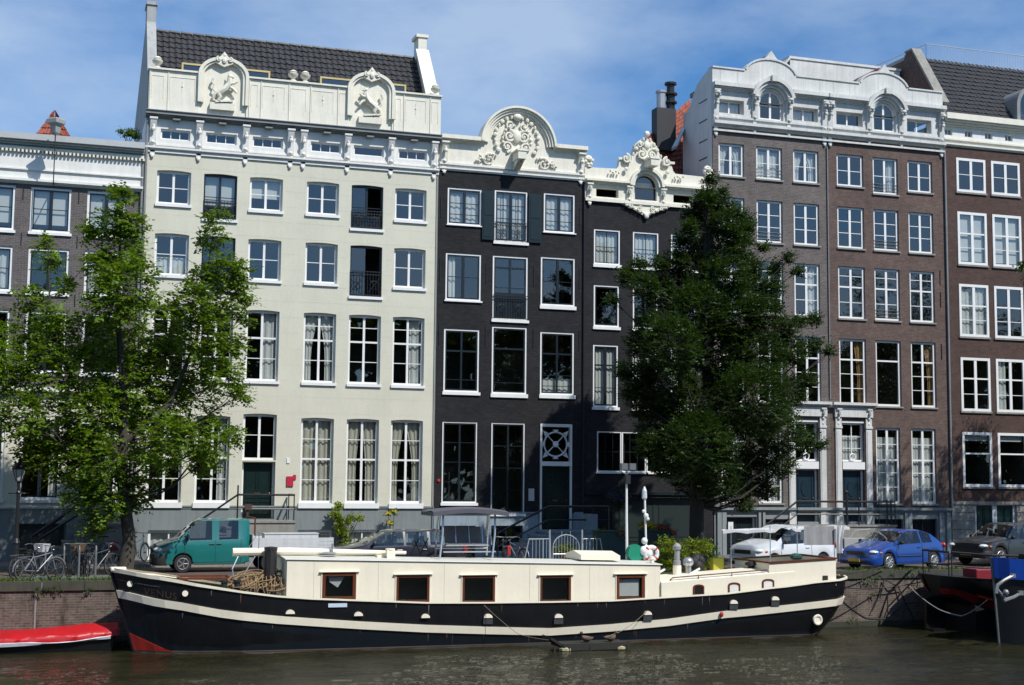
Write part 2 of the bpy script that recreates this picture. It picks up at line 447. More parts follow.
def scroll(mb, x, z, r, y, s=1, a0=0, turns=1.6, t=.045):
    """acanthus-like spiral in relief"""
    n = 22; pts = []; rr = []
    for k in range(n+1):
        u = k/n; w = a0+s*u*turns*2*pi; q = r*(1-u*.85)
        pts.append((x+q*cos(w), y-.03-.05*u, z+q*sin(w))); rr.append(t*(1-.55*u))
    mb.tube(pts, rr, 6)
    mb.ball((x, y-.08, z), t*.9, t*.7, t*.9, 6, 4)
def leafrow(mb, pts, y, r=.07):
    for i, (x, z) in enumerate(pts): mb.ball((x, y-.05-.03*(i % 2), z), r*(1+.25*((i*7) % 3-1)), .07, r*1.15, 7, 4)
def pantiles(mb, c00, c10, c11, c01, nc, nr, amp=.045, step=.04):
    """curved clay tiles laid in courses over the quad c00-c10 (eaves) c01-c11 (ridge)"""
    A, B, C_, D_ = map(Vector, (c00, c10, c11, c01))
    nrm = (B-A).cross(D_-A).normalized()
    if nrm.z < 0: nrm = -nrm
    sub = 5; us = [i/(nc*sub) for i in range(nc*sub+1)]
    def p(u, v, h): return (A*(1-u)+B*u)*(1-v)+(D_*(1-u)+C_*u)*v+nrm*h
    for j in range(nr):
        rows = []
        for v, lift in ((j/nr, step), ((j+1.05)/nr, 0.0)):
            rows.append([tuple(p(u, min(v, 1), lift+amp*(.5+.5*sin(2*pi*(u*nc)))**1.5 + .004*((int(u*nc)*7+j*3) % 5))) for u in us])
        low = [tuple(p(u, j/nr, -.01)) for u in us]
        mb.loft([low, rows[0], rows[1]], cap=False)
def railing(mb, pts, h=.95, gap=.13, r=.012, mid=True):
    """posts and rails along a path of (x,y,z)"""
    for a, b in zip(pts, pts[1:]):
        A, B = Vector(a), Vector(b); L = (B-A).length; n = max(1, int(L/gap))
        mb.tube([A+Vector((0, 0, h)), B+Vector((0, 0, h))], r*1.8, 6)
        if mid: mb.tube([A+Vector((0, 0, h*.45)), B+Vector((0, 0, h*.45))], r*1.2, 5)
        for k in (range(n+1) if gap < .5 else (0, n)):
            p = A+(B-A)*k/n; mb.tube([p, p+Vector((0, 0, h))], r, 5)
def vor(pts_px, Y): return [at(x, y, Y) for x, y in pts_px]
# ================================================================== cream house with two lion arches
CC = [(3.53, 4.80), (5.29, 6.56), (7.05, 8.33), (9.28, 10.56), (11.07, 12.36), (12.85, 14.15)]
h = House('canal_house', 'wide cream stucco house with a pair of arched lion reliefs below its black tiled roof', 3.05, 14.64)
r1 = ['', 'blind:.72', 'blind:.62', '', 'left:.3', '']
for i, (a, b) in enumerate(CC):
    if i in (1, 4):
        h.win(a, b, 13.1, 14.87, SASH, .07, mull=.09, bars=(.5,), french=.30, rise=.04, curtain=r1[i] if i == 1 else None, balcony=.72, sillmat=WHITE2, open_right=(i == 4))
        h.win(a, b, 10.38, 12.43, SASH, .07, mull=.09 if i == 1 else 0, bars=(.55,) if i == 1 else (), rise=.04, balcony=1.0, sillmat=WHITE2, open_right=(i == 4))
    else:
        h.win(a, b, 13.56, 14.87, rows=(), bars=(.5,), rise=.04, curtain=r1[i] or None)
        h.win(a, b, 10.82, 12.43, bars=(.52,), rise=.04, curtain={0: 'net:.55'}.get(i))
    h.win(a, b, 6.90, 9.65, rows=(.62,), bars=(.31, .84) if i != 2 else (.31,), rise=.04, curtain=[None, None, 'right:.45', 'white:.5', None, 'right:.4'][i])
for i, (a, b) in enumerate(CC):
    if i == 2: continue
    h.win(a, b, 2.23, 5.53, rows=(.52,), bars=(.26, .77), rise=.04, silldrop=.2, curtain=[None, 'right:.3', None, 'drapes:.1', 'drapes:.35', 'drapes:.55'][i])
h.win(7.05, 8.33, 3.86, 5.64, bars=(.55,), rise=.04, sill=False)
h.door(7.06, 8.32, 1.62, 3.80, DOORG)
for a, b in ((3.65, 5.18), (9.25, 10.58), (11.17, 12.4), (13.0, 14.2)):
    h.win(a, b, .12, 1.2, fw=.1, mull=.05, rows=(), curtain='net:.0', rev=.1, silldrop=.08)
h.wall(2.08, 15.62, STUCCO)
h.wall(-.3, 2.02, GREYB, 'base_wall')
mb = MB(); moulding(mb, 3.05, 14.64, 2.0, 2.12, .05, 2, ends=False); h.part('string_course', mb, GREYB)
# faint ashlar joints are in relief: thin raised courses
mb = MB()
zj = 2.6
while zj < 15.4:
    free = [(3.06, 14.62)]
    for hx0, hx1, hz0, hz1, *_ in h.holes:
        if hz0-.2 < zj < hz1+.05:
            nf = []
            for p, q in free:
                if hx0 > p and hx1 < q: nf += [(p, hx0-.08), (hx1+.08, q)]
                else: nf.append((p, q))
            free = nf
    for p, q in free: mb.box(p, q, YF-.003, YF+.01, zj, zj+.014)
    zj += .62
h.part('plaster_course', mb, STUCCO)
# attic band with low windows, consoles and cornice
AW = [(3.61, 4.72), (5.31, 6.49), (7.11, 8.29), (9.39, 10.6), (11.12, 12.35), (12.95, 14.14)]
for i, (a, b) in enumerate(AW):
    h.win(a, b, 16.06, 16.47, fw=.06, mull=0, colb=(.33, .67) if i != 4 else (), rev=.1, sill=False)
h.wall(15.62, 16.86, WHITE, 'attic_wall')
mb = MB(); moulding(mb, 3.05, 14.64, 15.60, 15.74, .14, 3, ends=False); mb.box(3.05, 14.64, YF-.06, YF+.01, 15.52, 15.60)
mb.box(3.05, 14.64, YF-.05, YF+.01, 15.80, 15.86)
h.part('moulding', mb, WHITE)
for x in (3.32, 5.05, 6.83, 8.58, 9.09, 10.85, 12.63, 14.43):
    mb = MB(); console(mb, x, 15.32, 16.84, .24, .26); h.part('console', mb, WHITE, smooth=True)
mb = MB(); moulding(mb, 3.02, 14.68, 16.84, 17.08, .32, 4, ends=False); mb.box(3.02, 14.68, 53.63, 54.1, 17.082, 17.11)
for k in range(6):
    x = (AW[k][0]+AW[k][1])/2; mb.box(x-.14, x+.14, YF-.26, YF-.05, 16.79, 16.84)
h.part('cornice', mb, LEAD)
# parapet
PY = 53.86
mb = MB()
def parapet_piece(a, b, z1=18.72): mb.box(a, b, PY, PY+.3, 17.1, z1)
for a, b in ((3.1, 5.0), (6.8, 10.87), (12.63, 14.66)): parapet_piece(a, b)
for cx in (5.9, 11.75):
    prof = [(cx-.9, 17.1), (cx-.9, 18.72)]+[(cx+.9*cos(w), 18.72+.62*sin(w)) for w in [pi-pi*k/14 for k in range(1, 14)]]+[(cx+.9, 18.72), (cx+.9, 17.1)]
    mb.prism(prof, PY+.06, PY+.3)
parapet = h.part('parapet', mb, CREAMW)
mb = MB()
for a, b in ((3.06, 5.0), (6.8, 10.87), (12.63, 14.70)):
    mb.box(a, b, PY-.08, PY+.34, 18.722, 18.79)
for a, b in ((3.13, 3.72), (3.8, 4.9), (6.9, 7.3), (7.35, 8.35), (8.45, 9.2), (9.3, 10.3), (10.4, 10.8), (12.7, 13.05), (13.1, 14.1), (14.2, 14.62)):
    c = (a+b)/2
    for q in ((a+.06, 17.62, a+.085, 18.5), (b-.085, 17.62, b-.06, 18.5)): mb.box(q[0], q[2], PY-.014, PY+.01, q[1], q[3])
    mb.box(a+.085, b-.085, PY-.014, PY+.01, 18.475, 18.5)
    mb.box(a, a+.03, PY-.03, PY+.01, 17.12, 18.72)
    if b-a > .9: mb.box(c-.012, c+.012, PY-.013, PY+.01, 17.9, 18.35); mb.ball((c, PY-.01, 18.15), .035, .03, .05, 6, 4)
h.part('panel_moulding', mb, CREAMW, parapet)
for cx in (5.9, 11.75):
    mb = MB()
    for r0, r1_, p in ((.74, .84, .10), (.84, .97, .16)):
        inn = [(cx-r0, 17.6)]+arc(cx, 18.72, r0, r0*.72, pi, 0, 14)+[(cx+r0, 17.6)]
        out = [(cx-r1_, 17.6)]+arc(cx, 18.72, r1_, r1_*.75, pi, 0, 14)+[(cx+r1_, 17.6)]
        mb.band(inn, out, PY-p+.02, PY+.08)
    mb.box(cx-.5, cx+.45, PY-.1, PY+.08, 17.35, 17.62); mb.prism([(cx-.3, 17.62), (cx+.38, 17.70), (cx+.38, 17.76), (cx-.3, 17.7)], PY-.14, PY+.05)
    # crest
    mb.prism([(cx-.34, 19.2), (cx-.3, 19.36), (cx-.16, 19.45), (cx, 19.66), (cx+.16, 19.45), (cx+.3, 19.36), (cx+.34, 19.2), (cx, 19.05)], PY-.12, PY+.2)
    for sg in (-1, 1): scroll(mb, cx+sg*.22, 19.33, .1, PY-.1, -sg, pi/2, 1.2, .04)
    mb.ball((cx, PY-.14, 19.3), .1, .06, .13, 8, 5); mb.ball((cx, PY-.1, 19.52), .06, .05, .08, 7, 4)
    h.part('arch', mb, CREAMW, parapet)
def lion(cx, sg):
    m = MB(); y = PY-.0; L = lambda dx, z: (cx+sg*dx, y, z)
    def limb(p, r): m.tube([(cx+sg*a, y-.03-c, b) for a, b, c in p], r, 8)
    limb([(-.2, 17.98, .02), (-.1, 18.08, .06), (.08, 18.2, .08), (.2, 18.38, .08)], [.13, .12, .13, .12])
    limb([(.2, 18.38, .08), (.24, 18.55, .08), (.2, 18.66, .1)], [.12, .12, .08]); m.ball((cx+sg*.24, y-.14, 18.68), .11, .09, .1, 8, 6); m.ball((cx+sg*.34, y-.16, 18.65), .06, .06, .045, 7, 4)
    for e in (.16, .27): m.ball((cx+sg*e, y-.12, 18.79), .03, .03, .04, 5, 4)
    limb([(.24, 18.4, .1), (.4, 18.42, .14), (.5, 18.5, .14)], [.07, .05, .045]); limb([(.2, 18.3, .05), (.38, 18.2, .08), (.5, 18.06, .09)], [.08, .055, .045])
    limb([(-.2, 17.98, .05), (-.12, 17.84, .08), (-.2, 17.72, .08), (-.1, 17.68, .1)], [.12, .07, .05, .04]); limb([(-.24, 17.98, .02), (-.36, 17.88, .03), (-.38, 17.72, .03), (-.28, 17.68, .05)], [.11, .07, .05, .04])
    limb([(-.28, 18.05, .03), (-.42, 18.15, .05), (-.36, 18.3, .05), (-.46, 18.42, .05), (-.4, 18.56, .05)], [.04, .03, .03, .04, .05])
    return m
for cx, sg in ((5.9, 1), (11.75, -1)): h.part('lion_relief', lion(cx, sg), CREAMW, parapet, smooth=True)
for x in (3.4, 8.62, 9.1, 14.45):
    mb = MB(); urn(mb, x, PY+.12, 18.79, .95); h.part('urn', mb, CREAMW, parapet, smooth=True)
# roof
BLKT = paint('black_tiles', (.030, .029, .030), .5, .45, 2.5, .3, fine=9)
REDT = paint('red_tiles', (.27, .062, .03), .7, .4, 3, .3, fine=8)
SKYL = paint('skylight_wood', (.55, .43, .17), .5, .1, 3, 0)
mb = MB(); pantiles(mb, (3.45, 54.55, 18.2), (14.2, 54.55, 18.2), (14.2, 56.5, 21.02), (3.45, 56.5, 21.02), 44, 11)
for k in range(22): mb.tube([(3.45+k*.4886, 56.5, 21.05+.02), (3.45+(k+1)*.4886-.03, 56.5, 21.05)], .085, 8)
rf = h.part('roof', mb, BLKT, smooth=True)
h.part('rear_roof', MB().quad((3.2, 56.55, 21.0), (14.5, 56.55, 21.0), (14.5, 62, 18), (3.2, 62, 18)).quad((3.1, 54.16, 18.0), (14.6, 54.16, 18.0), (14.6, 54.6, 18.25), (3.1, 54.6, 18.25)), LEAD)
for x0, x1 in ((at(181.5, 70, 54.75)[0], at(270, 78, 54.75)[0]), (at(320, 80, 54.75)[0], at(406, 90, 54.75)[0])):
    m = MB()
    z1, z0 = 19.28, 18.4; ya, yb = 54.72, 55.3
    for a, b in ((x0, x0+.07), ((x0+x1)/2-.04, (x0+x1)/2+.04), (x1-.07, x1)): m.box(a, b, ya, yb, z0, z1)
    m.box(x0, x1, ya-.003, yb+.1, z1, z1+.07).box(x0+.01, x1-.01, ya+.002, ya+.1, z0, z0+.06)
    sk = h.part('skylight', m, SKYL, rf); h.part('pane', MB().quad((x0, ya+.04, z0), (x1, ya+.04, z0), (x1, ya+.04, z1), (x0, ya+.04, z1)), GLASS, sk) if False else None
    h.part('skylight_glass', MB().box(x0+.02, x1-.02, ya+.05, ya+.07, z0, z1), glass('roof_glass', 2.6, (.25, .27, .3)), rf)
# end gables with chimneys
mb = MB().prism_x([(54.0, 17.0), (54.05, 18.7), (54.4, 18.8), (56.15, 21.3), (56.15, 22.0), (57.0, 22.0), (57.0, 21.3), (60.5, 19.6), (62.6, 18.6), (62.6, 13)], 3.06, 3.42)
mb.box(3.02, 3.46, 56.1, 57.05, 22.002, 22.15)
h.part('end_gable', mb, paint('weathered_render', (.36, .37, .36), .8, .2, 1, .2, streak=.5))
mb = MB().prism_x([(54.1, 17.0), (54.35, 18.9), (56.15, 21.25), (56.15, 21.9), (56.9, 21.9), (56.9, 21.2), (60.5, 19.6), (61.9, 18.6), (61.9, 14)], 14.25, 14.62)
mb.box(14.15, 14.68, 56.1, 56.95, 21.902, 22.03).prism_x([(54.2, 18.85), (56.05, 21.35), (56.1, 21.27), (54.32, 18.8)], 14.12, 14.68)
h.part('end_gable', mb, CREAMW)
h.each('drainpipe', MB().tube([(3.1, 53.9, 16.8), (3.1, 53.9, 2)], .045, 6).tube([(14.6, 53.93, 15.5), (14.6, 53.93, .1)], .02, 6), LEAD)
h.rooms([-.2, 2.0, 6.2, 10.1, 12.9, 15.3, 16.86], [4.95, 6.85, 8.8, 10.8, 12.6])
mb = MB(); x, z = 8.92, 3.15
mb.box(x-.16, x+.1, YF-.05, YF-.005, z-.28, z+.1).box(x+.1, x+.2, YF-.045, YF-.005, z-.02, z+.16)
h.part('name_plate', mb, paint('crimson_enamel', (.45, .02, .05), .4, .1, 3, 0))
h.part('doorbell', MB().box(8.75, 8.86, YF-.03, YF-.004, 3.75, 3.95), WHITE2)

# ================================================================== black bell-gable house
h = House('canal_house', 'black brick house with a big round cream pediment and dark shutters, beside the cream house', 14.66, 20.98)
K = dict(frame=WHITE2, fw=.065, sash=SASH, sw=.06, rev=.02, mull=.11)
h.win(15.04, 16.49, 13.52, 15.05, bars=(.27, .6), curtain='net:.1', silldrop=.04, **K)
h.win(19.2, 20.58, 13.48, 15.13, bars=(.27, .6), curtain='net:.1', silldrop=.04, **K)
h.win(17.05, 18.48, 12.95, 15.1, bars=(.45, .72), colb=(.25, .75), curtain='net:.05', balcony=.8, **K)
h.win(15.0, 16.5, 10.42, 12.35, bars=(.5,), curtain='left:.28', silldrop=.06, **K)
h.win(19.09, 20.6, 10.4, 12.43, bars=(.5,), silldrop=.15, **K)
K2 = dict(K); K2['mull'] = .08
h.win(17.0, 18.52, 9.72, 12.36, rows=(.83,), bars=(.5,), french=.42, balcony=1.0, **K2)
h.win(14.97, 16.46, 6.7, 9.25, rows=(.66,), bars=(.18,), curtain='blind:.0', silldrop=.12, **K2)
h.win(17.0, 18.5, 6.68, 9.43, rows=(.68,), bars=(.15,), silldrop=.15, **{**K2, 'mull': 0})
h.win(19.09, 20.58, 6.7, 9.3, rows=(.66,), bars=(.3, .12), curtain='net:.75', silldrop=.15, **K2)
K3 = {**K2, 'fw': .05}
h.win(14.96, 16.42, 2.26, 5.5, bars=(.25, .5, .75), **K3)
h.win(17.02, 18.45, 1.84, 5.5, bars=(.25, .5, .75), **K3)
h.hole(19.08, 20.55, 1.2, 5.5)
mb = MB().box(19.12, 19.2, YF-.02, YF+.2, 1.2, 5.5).box(20.43, 20.51, YF-.02, YF+.2, 1.2, 5.5).box(19.2, 20.43, YF-.019, YF+.2, 5.38, 5.5).box(19.2, 20.43, YF-.03, YF+.2, 3.78, 3.96)
fr = h.part('door_surround', mb, WHITE2)
mb = MB(); cx, cz = 19.815, 4.67
mb.torus((cx, YF+.08, cz), .5, .035, 'y', 26, 6); mb.lathe([(.1, -.03), (.13, 0), (.05, .04)], (cx, YF+.05, cz), 14, 'y')
for k in range(4):
    w = pi/4+k*pi/2; mb.tube([(cx+.1*cos(w), YF+.08, cz+.1*sin(w)), (cx+.72*cos(w), YF+.08, cz+.72*sin(w))], .022, 5)
    c, s_ = cos(w), sin(w)
    mb.prism([(cx+.52*c+.11*s_, cz+.52*s_-.11*c), (cx+.8*c, cz+.8*s_), (cx+.52*c-.11*s_, cz+.52*s_+.11*c), (cx+.6*c, cz+.6*s_)], YF+.05, YF+.09)
    w2 = k*pi/2; c, s_ = cos(w2), sin(w2)
    mb.prism([(cx+.6*c+.13*s_, cz+.6*s_-.13*c), (cx+.6*c-.13*s_, cz+.6*s_+.13*c), (cx+.46*c, cz+.46*s_)], YF+.05, YF+.09)
h.part('fanlight_ornament', mb, WHITE2, fr)
h.part('pane', MB().quad((19.2, YF+.13, 3.96), (20.43, YF+.13, 3.96), (20.43, YF+.13, 5.38), (19.2, YF+.13, 5.38)), GLASS, fr)
h.door(19.2, 20.43, 1.22, 3.78, DOORG, 'single', .08, SASH, .04, hole=False)
h.wall(1.85, 15.8, BRBLK)
for a, b in ((14.9, 16.4), (17.05, 18.4)): h.win(a, b, .05, 1.35, SASH, .08, mull=.05, rev=.12, sill=False)
h.wall(-.3, 1.85, BLUEB, 'base_wall')
mb = MB(); moulding(mb, 14.66, 19.05, 1.82, 1.9, .08, 2, ends=False); mb.box(20.6, 20.95, YF-.2, YF, 0, 1.9)
h.part('string_course', mb, BLUEB)
for a, b in ((16.50, 17.02), (18.51, 19.08)):
    mb = MB().box(a, b, YF-.08, YF-.03, 12.98, 15.02)
    for u, v in ((13.1, 13.9), (14.0, 14.9)): mb.box(a+.07, b-.07, YF-.095, YF-.08, u, v)
    h.part('shutter', mb, TEALSH)
# frieze and pediment
mb = MB().box(14.66, 20.98, YF-.04, YF+.25, 15.8, 17.0)
PX, PZ = 18.0, 16.98
mb.prism([(PX+1.5*cos(w), PZ+.0+1.45*sin(w)) for w in [pi*k/20 for k in range(21)]], YF-.041, YF+.25)
fz = h.part('frieze', mb, CREAMW)
mb = MB(); moulding(mb, 14.66, 20.98, 15.74, 15.86, .1, 2, ends=False); mb.box(14.66, 20.98, YF-.12, YF-.03, 15.97, 16.06)
h.part('moulding', mb, WHITE, fz)
mb = MB()
for a, b in ((14.68, 16.42), (19.58, 21.05)): moulding(mb, a, b, 16.86, 17.18, .32, 5, ends=False)
for r0, r1_, p, q in ((1.28, 1.37, .12, 0), (1.37, 1.47, .2, .002), (1.47, 1.56, .27, .004), (1.56, 1.65, .34, .006)):
    mb.band(arc(PX, PZ, r0, r0, pi*.985, pi*.015, 30), arc(PX, PZ, r1_, r1_, pi*.985, pi*.015, 30), YF-p, YF+.26-q)
h.part('cornice', mb, CREAMW, fz)
mb = MB(); y = YF-.05; cx, cz = 17.95, 17.28
for sg in (-1, 1):
    scroll(mb, cx+sg*.32, cz+.1, .26, y, sg, pi/2, 1.7, .07); scroll(mb, cx+sg*.42, cz-.35, .24, y, -sg, -pi/2, 1.6, .06)
    scroll(mb, cx+sg*.3, cz+.52, .2, y, -sg, 0, 1.4, .06); scroll(mb, cx+sg*1.2, cz-.98, .28, y, -sg, pi/2+sg*.6, 1.5, .05)
    scroll(mb, cx+sg*1.6, cz-.96, .16, y, sg, pi/2, 1.3, .04)
    leafrow(mb, [(cx+sg*(.95*sin(t)), cz+.0+.92*cos(t)) for t in [.25+.24*k for k in range(9)]], y, .085)
    leafrow(mb, [(cx+sg*(.62*sin(t)), cz-.05+.62*cos(t)) for t in [.3+.3*k for k in range(7)]], y, .06)
    leafrow(mb, [(cx+sg*(.9+.12*k), cz-.78-.05*k+.08*(k % 2)) for k in range(8)], y, .055)
mb.ball((cx, y-.12, cz+.9), .2, .14, .15, 10, 6); mb.ball((cx, y-.06, cz+.1), .2, .1, .28, 10, 6)
h.part('cartouche', mb, CREAMW, fz, smooth=True)
mb = MB().box(17.78, 18.13, 53.18, YF+.1, 16.3, 16.62).box(17.73, 18.18, 53.15, YF, 16.622, 16.70)
mb.prism_x([(53.2, 16.3), (53.9, 16.3), (53.9, 15.95)], 17.82, 18.09)
h.part('hoist_beam', mb, CREAMW, fz); h.part('hook', MB().tube([(17.95, 53.3, 16.3), (17.95, 53.3, 16.15)], .02, 5), IRON, fz)
for x in (14.86, 20.82):
    mb = MB(); console(mb, x, 15.62, 16.9, .26, .28); h.part('console', mb, CREAMW, fz, smooth=True)
h.part('rear_roof', MB().prism([(14.8, 15.8), (17.9, 18.2), (20.9, 15.8)], YF+.3, YF+8), BLKT)
h.part('drainpipe', MB().tube([(20.98, 53.93, 15.7), (20.98, 53.93, .1)], .035, 6), IRON)
h.part('letter_box', MB().box(18.62, 18.86, YF-.05, YF-.004, 2.35, 2.85).box(18.66, 18.82, YF-.056, YF-.05, 2.7, 2.73), paint('pale_grey_metal', (.5, .5, .5), .4, .1, 3, 0))
mb = MB()
for x in (14.76, 16.72, 18.78, 20.8):
    for z in (14.2, 11.6, 9.0): mb.box(x-.012, x+.012, YF-.03, YF-.003, z-.42, z+.42)
h.each('wall_anchor', mb, IRON)
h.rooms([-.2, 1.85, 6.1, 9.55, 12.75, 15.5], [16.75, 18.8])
h.part('fire_bell', MB().lathe([(.06, 0), (.05, .04)], (14.83, YF-.05, 3.15), 10, 'y'), paint('signal_red', (.5, .03, .02), .4, .1, 3, 0))

# ================================================================== small black house with carved top
h = House('canal_house', 'narrow black brick house with a carved cream top around a small arched window', 21.0, 26.95)
SC_ = [(21.45, 22.64), (23.23, 24.42), (25.0, 26.2)]
for i, (a, b) in enumerate(SC_):
    h.win(a, b, 12.26, 13.76, bars=(.5,), colb=(.5,), curtain='net:.1', silldrop=.13, **{**K, 'mull': .0, 'sw': .04})
    h.win(a, b-.04, 9.62, 11.38, bars=() if i == 0 else (.5,), silldrop=.12, **{**K, 'mull': .0 if i == 0 else .08})
    h.win(a-.02, b-.08, 6.25, 8.86, rows=(.68,), bars=(.3,), curtain='net:.0', silldrop=.12, **K)
p0, p1 = at(597, 431, YF), at(677, 473, YF)
x0, z1 = p0; z0 = at(597, 472, YF)[1]
wd = 1.12
for k in range(4):
    h.win(x0+k*wd, x0+(k+1)*wd-.003, z0, z1, sill=True, bars=(.5,), colb=(.33, .67), silldrop=.06, **{**K, 'mull': 0, 'fw': .06, 'sw': .03})
h.door(22.3, 26.5, -.05, 2.5, paint('black_green_gate', (.010, .020, .018), .5, .2, 1, .1), 'pair', .2, SASH, .1)
h.wall(-.3, 15.0, BRBLK)
mb = MB().box(21.1, 26.9, YF-.07, YF-.002, 2.62, 2.72); h.part('lintel', mb, SASH)
h.hole(21.53, 22.55, 15.14, 15.52); h.hole(25.1, 26.1, 15.14, 15.52); h.hole(23.3, 24.32, 15.14, 15.7)
h.wall(14.96, 15.7, CREAMW, 'attic_wall', YF-.03)
top = [(22.5, 15.7), (21.02, 15.7), (21.02, 16.36), (22.45, 16.4), (22.55, 16.5), (22.6, 16.82), (23.05, 16.86), (23.2, 17.1), (23.3, 17.5), (23.55, 17.75), (23.81, 17.85), (24.1, 17.75), (24.35, 17.5), (24.5, 17.1), (24.6, 16.86), (25.0, 16.8), (25.1, 16.5), (25.2, 16.4), (26.93, 16.36), (26.93, 15.7), (25.1, 15.7)]
cxa = 23.81
# the top is built in strips round the arched opening
mb = MB(); n = 20
ar = [(cxa+.51*cos(w), 15.7+.51*sin(w)) for w in [pi-pi*k/n for k in range(n+1)]]
def topz(x):
    for (a, b), (c, d) in zip(top[2:-2], top[3:-1]):
        if a <= x <= c: return b+(d-b)*((x-a)/(c-a) if c > a else 0)
    return 16.4
for (a, b), (c, d) in zip(ar, ar[1:]): mb.prism([(a, b), (c, d), (c, topz(c)), (a, topz(a))], YF-.03, YF+.22)
xs = [21.02, 22.45, 22.55, 22.6, 23.05, 23.2, 23.3]
for a, c in list(zip(xs, xs[1:])): mb.prism([(a, 15.7), (c, 15.7), (c, topz(c)), (a, topz(a))], YF-.03, YF+.22)
xs = [24.32, 24.5, 24.6, 25.0, 25.1, 25.2, 26.93]
for a, c in list(zip(xs, xs[1:])): mb.prism([(a, 15.7), (c, 15.7), (c, topz(c)), (a, topz(a))], YF-.03, YF+.22)
gt = h.part('carved_gable', mb, CREAMW)
mb = MB()
for r0, r1_, p in ((.56, .68, .14), (.68, .80, .22)): mb.band(arc(cxa, 15.72, r0, r0, pi, 0, 18), arc(cxa, 15.72, r1_, r1_, pi, 0, 18), YF-p-.03, YF)
for a, b in ((21.02, 23.0), (24.62, 26.95)): moulding(mb, a, b, 15.68, 15.86, .22, 3, YF-.03, ends=False)
mb.box(21.02, 26.95, YF-.12, YF-.02, 14.92, 15.06)
for a, b in ((22.52, 23.1), (24.55, 25.14)): mb.box(a, b, YF-.1, YF-.02, 16.8, 16.9)
h.part('moulding', mb, CREAMW, gt)
mb = MB(); y = YF-.08
for sg in (-1, 1):
    scroll(mb, cxa+sg*.22, 17.1, .24, y, sg, pi/2, 1.7, .07); scroll(mb, cxa+sg*.3, 17.5, .16, y, -sg, 0, 1.4, .05); scroll(mb, cxa+sg*.95, 16.85, .2, y, sg, pi/2, 1.5, .07)
    leafrow(mb, [(cxa+sg*(.16+.16*k), 17.75-.17*k-.02*k*k) for k in range(6)], y, .08); leafrow(mb, [(cxa+sg*(1.3+.13*k), 16.2+.05*(k % 2)) for k in range(4)], y, .05)
    leafrow(mb, [(cxa+sg*(.12+.10*k), 14.52+.04*k+.03*(k % 2)) for k in range(10)], y+.03, .05)
    scroll(mb, cxa+sg*.32, 14.76, .12, y+.03, sg, pi/2, 1.5, .035); scroll(mb, cxa+sg*.68, 14.84, .10, y+.03, -sg, pi/2, 1.4, .03)
mb.ball((cxa, y-.08, 18.0), .13, .1, .13, 8, 5); mb.ball((cxa, y-.06, 17.5), .16, .1, .2, 8, 5); mb.ball((cxa, y-.03, 14.46), .12, .07, .15, 8, 5)
mb.prism([(cxa-1.2, 14.94), (cxa+1.2, 14.94), (cxa+.6, 14.7), (cxa+.12, 14.46), (cxa-.12, 14.46), (cxa-.6, 14.7)], YF-.06, YF-.002)
h.part('carving', mb, CREAMW, gt, smooth=True)
for x in (21.2, 26.75):
    mb = MB(); urn(mb, x, YF+.05, 16.38, 1.0); [mb.ball((x+.14*cos(w_), YF-.02, 16.62+.14*sin(w_)), .10, .1, .10, 8, 5) for w_ in (0.3, 1.3, 2.3, 3.3, 4.3, 5.3)]; h.part('urn', mb, CREAMW, gt, smooth=True)
mb = MB().box(23.72, 24.08, 53.2, YF, 16.5, 16.78).box(23.67, 24.13, 53.17, YF, 16.782, 16.86); h.part('hoist_beam', mb, CREAMW, gt)
for x in (21.22, 23.02, 24.6, 26.6):
    mb = MB(); console(mb, x, 14.75, 15.68, .22, .16, YF-.03); h.part('console', mb, CREAMW, gt, smooth=True)
aw = h.part('window', MB().band(arc(cxa, 15.7, .46, .46, pi, 0, 16), arc(cxa, 15.7, .505, .505, pi, 0, 16), YF+.1, YF+.16).box(23.31, 23.36, YF+.1, YF+.16, 15.15, 15.7).box(24.26, 24.31, YF+.1, YF+.16, 15.15, 15.7), SASH, label='arched window')
h.part('pane', MB().add([(x, YF+.14, z) for x, z in [(23.33, 15.15)]+arc(cxa, 15.7, .48, .48, pi, 0, 14)+[(24.29, 15.15)]], [tuple(range(17))]), GLASS, aw)
h.part('blind', MB().box(23.4, 24.2, YF+.3, YF+.31, 15.75, 15.95), DRAPE, aw)
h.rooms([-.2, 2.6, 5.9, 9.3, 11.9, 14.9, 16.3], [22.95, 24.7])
mb = MB(); pantiles(mb, (23.6, 55.6, 16.2), (27.1, 57.1, 15.9), (28.6, 59.6, 21.5), (25.3, 57.4, 18.75), 15, 20)
rr = h.part('roof', mb, REDT, smooth=True, label='steep red tiled roof')
ax, az = at(657, 107, 57.2); bx, bz = at(675, 140, 57.2)
h.part('chimney', MB().box(ax, bx+.05, 57.2, 57.8, 18.25, az), paint('charcoal_cladding', (.022, .024, .028), .6, .2, 2, .1), rr)
px_, pz_ = at(661, 91, 57.5)
h.part('flue', MB().lathe([(.21, -1.4), (.21, -.1), (.25, -.1), (.25, 0), (.1, .02)], (px_, 57.5, pz_), 12), paint('galvanised', (.42, .44, .46), .45, .15, 3, .1, metal=.5), rr)
px_, pz_ = at(670.5, 83, 57.5)
h.part('flue', MB().lathe([(.2, -2), (.2, -1), (.3, -.98), (.3, -.9), (.2, -.85), (.2, -.6), (.32, -.58), (.32, -.5), (.18, -.45), (.18, -.12), (.28, -.1), (.28, 0), (.05, .03)], (px_, 57.5, pz_), 12), IRON, rr)
s0 = [Vector((*at(x, y, Y),)) for x, y, Y in ((672, 149, 56.6), (682, 128, 57.3))]
q = [(at(x, y, Y)[0], Y, at(x, y, Y)[1]) for x, y, Y in ((671.5, 151, 56.15), (677, 148, 56.0), (686.5, 127, 57.1), (681.5, 130, 57.25))]
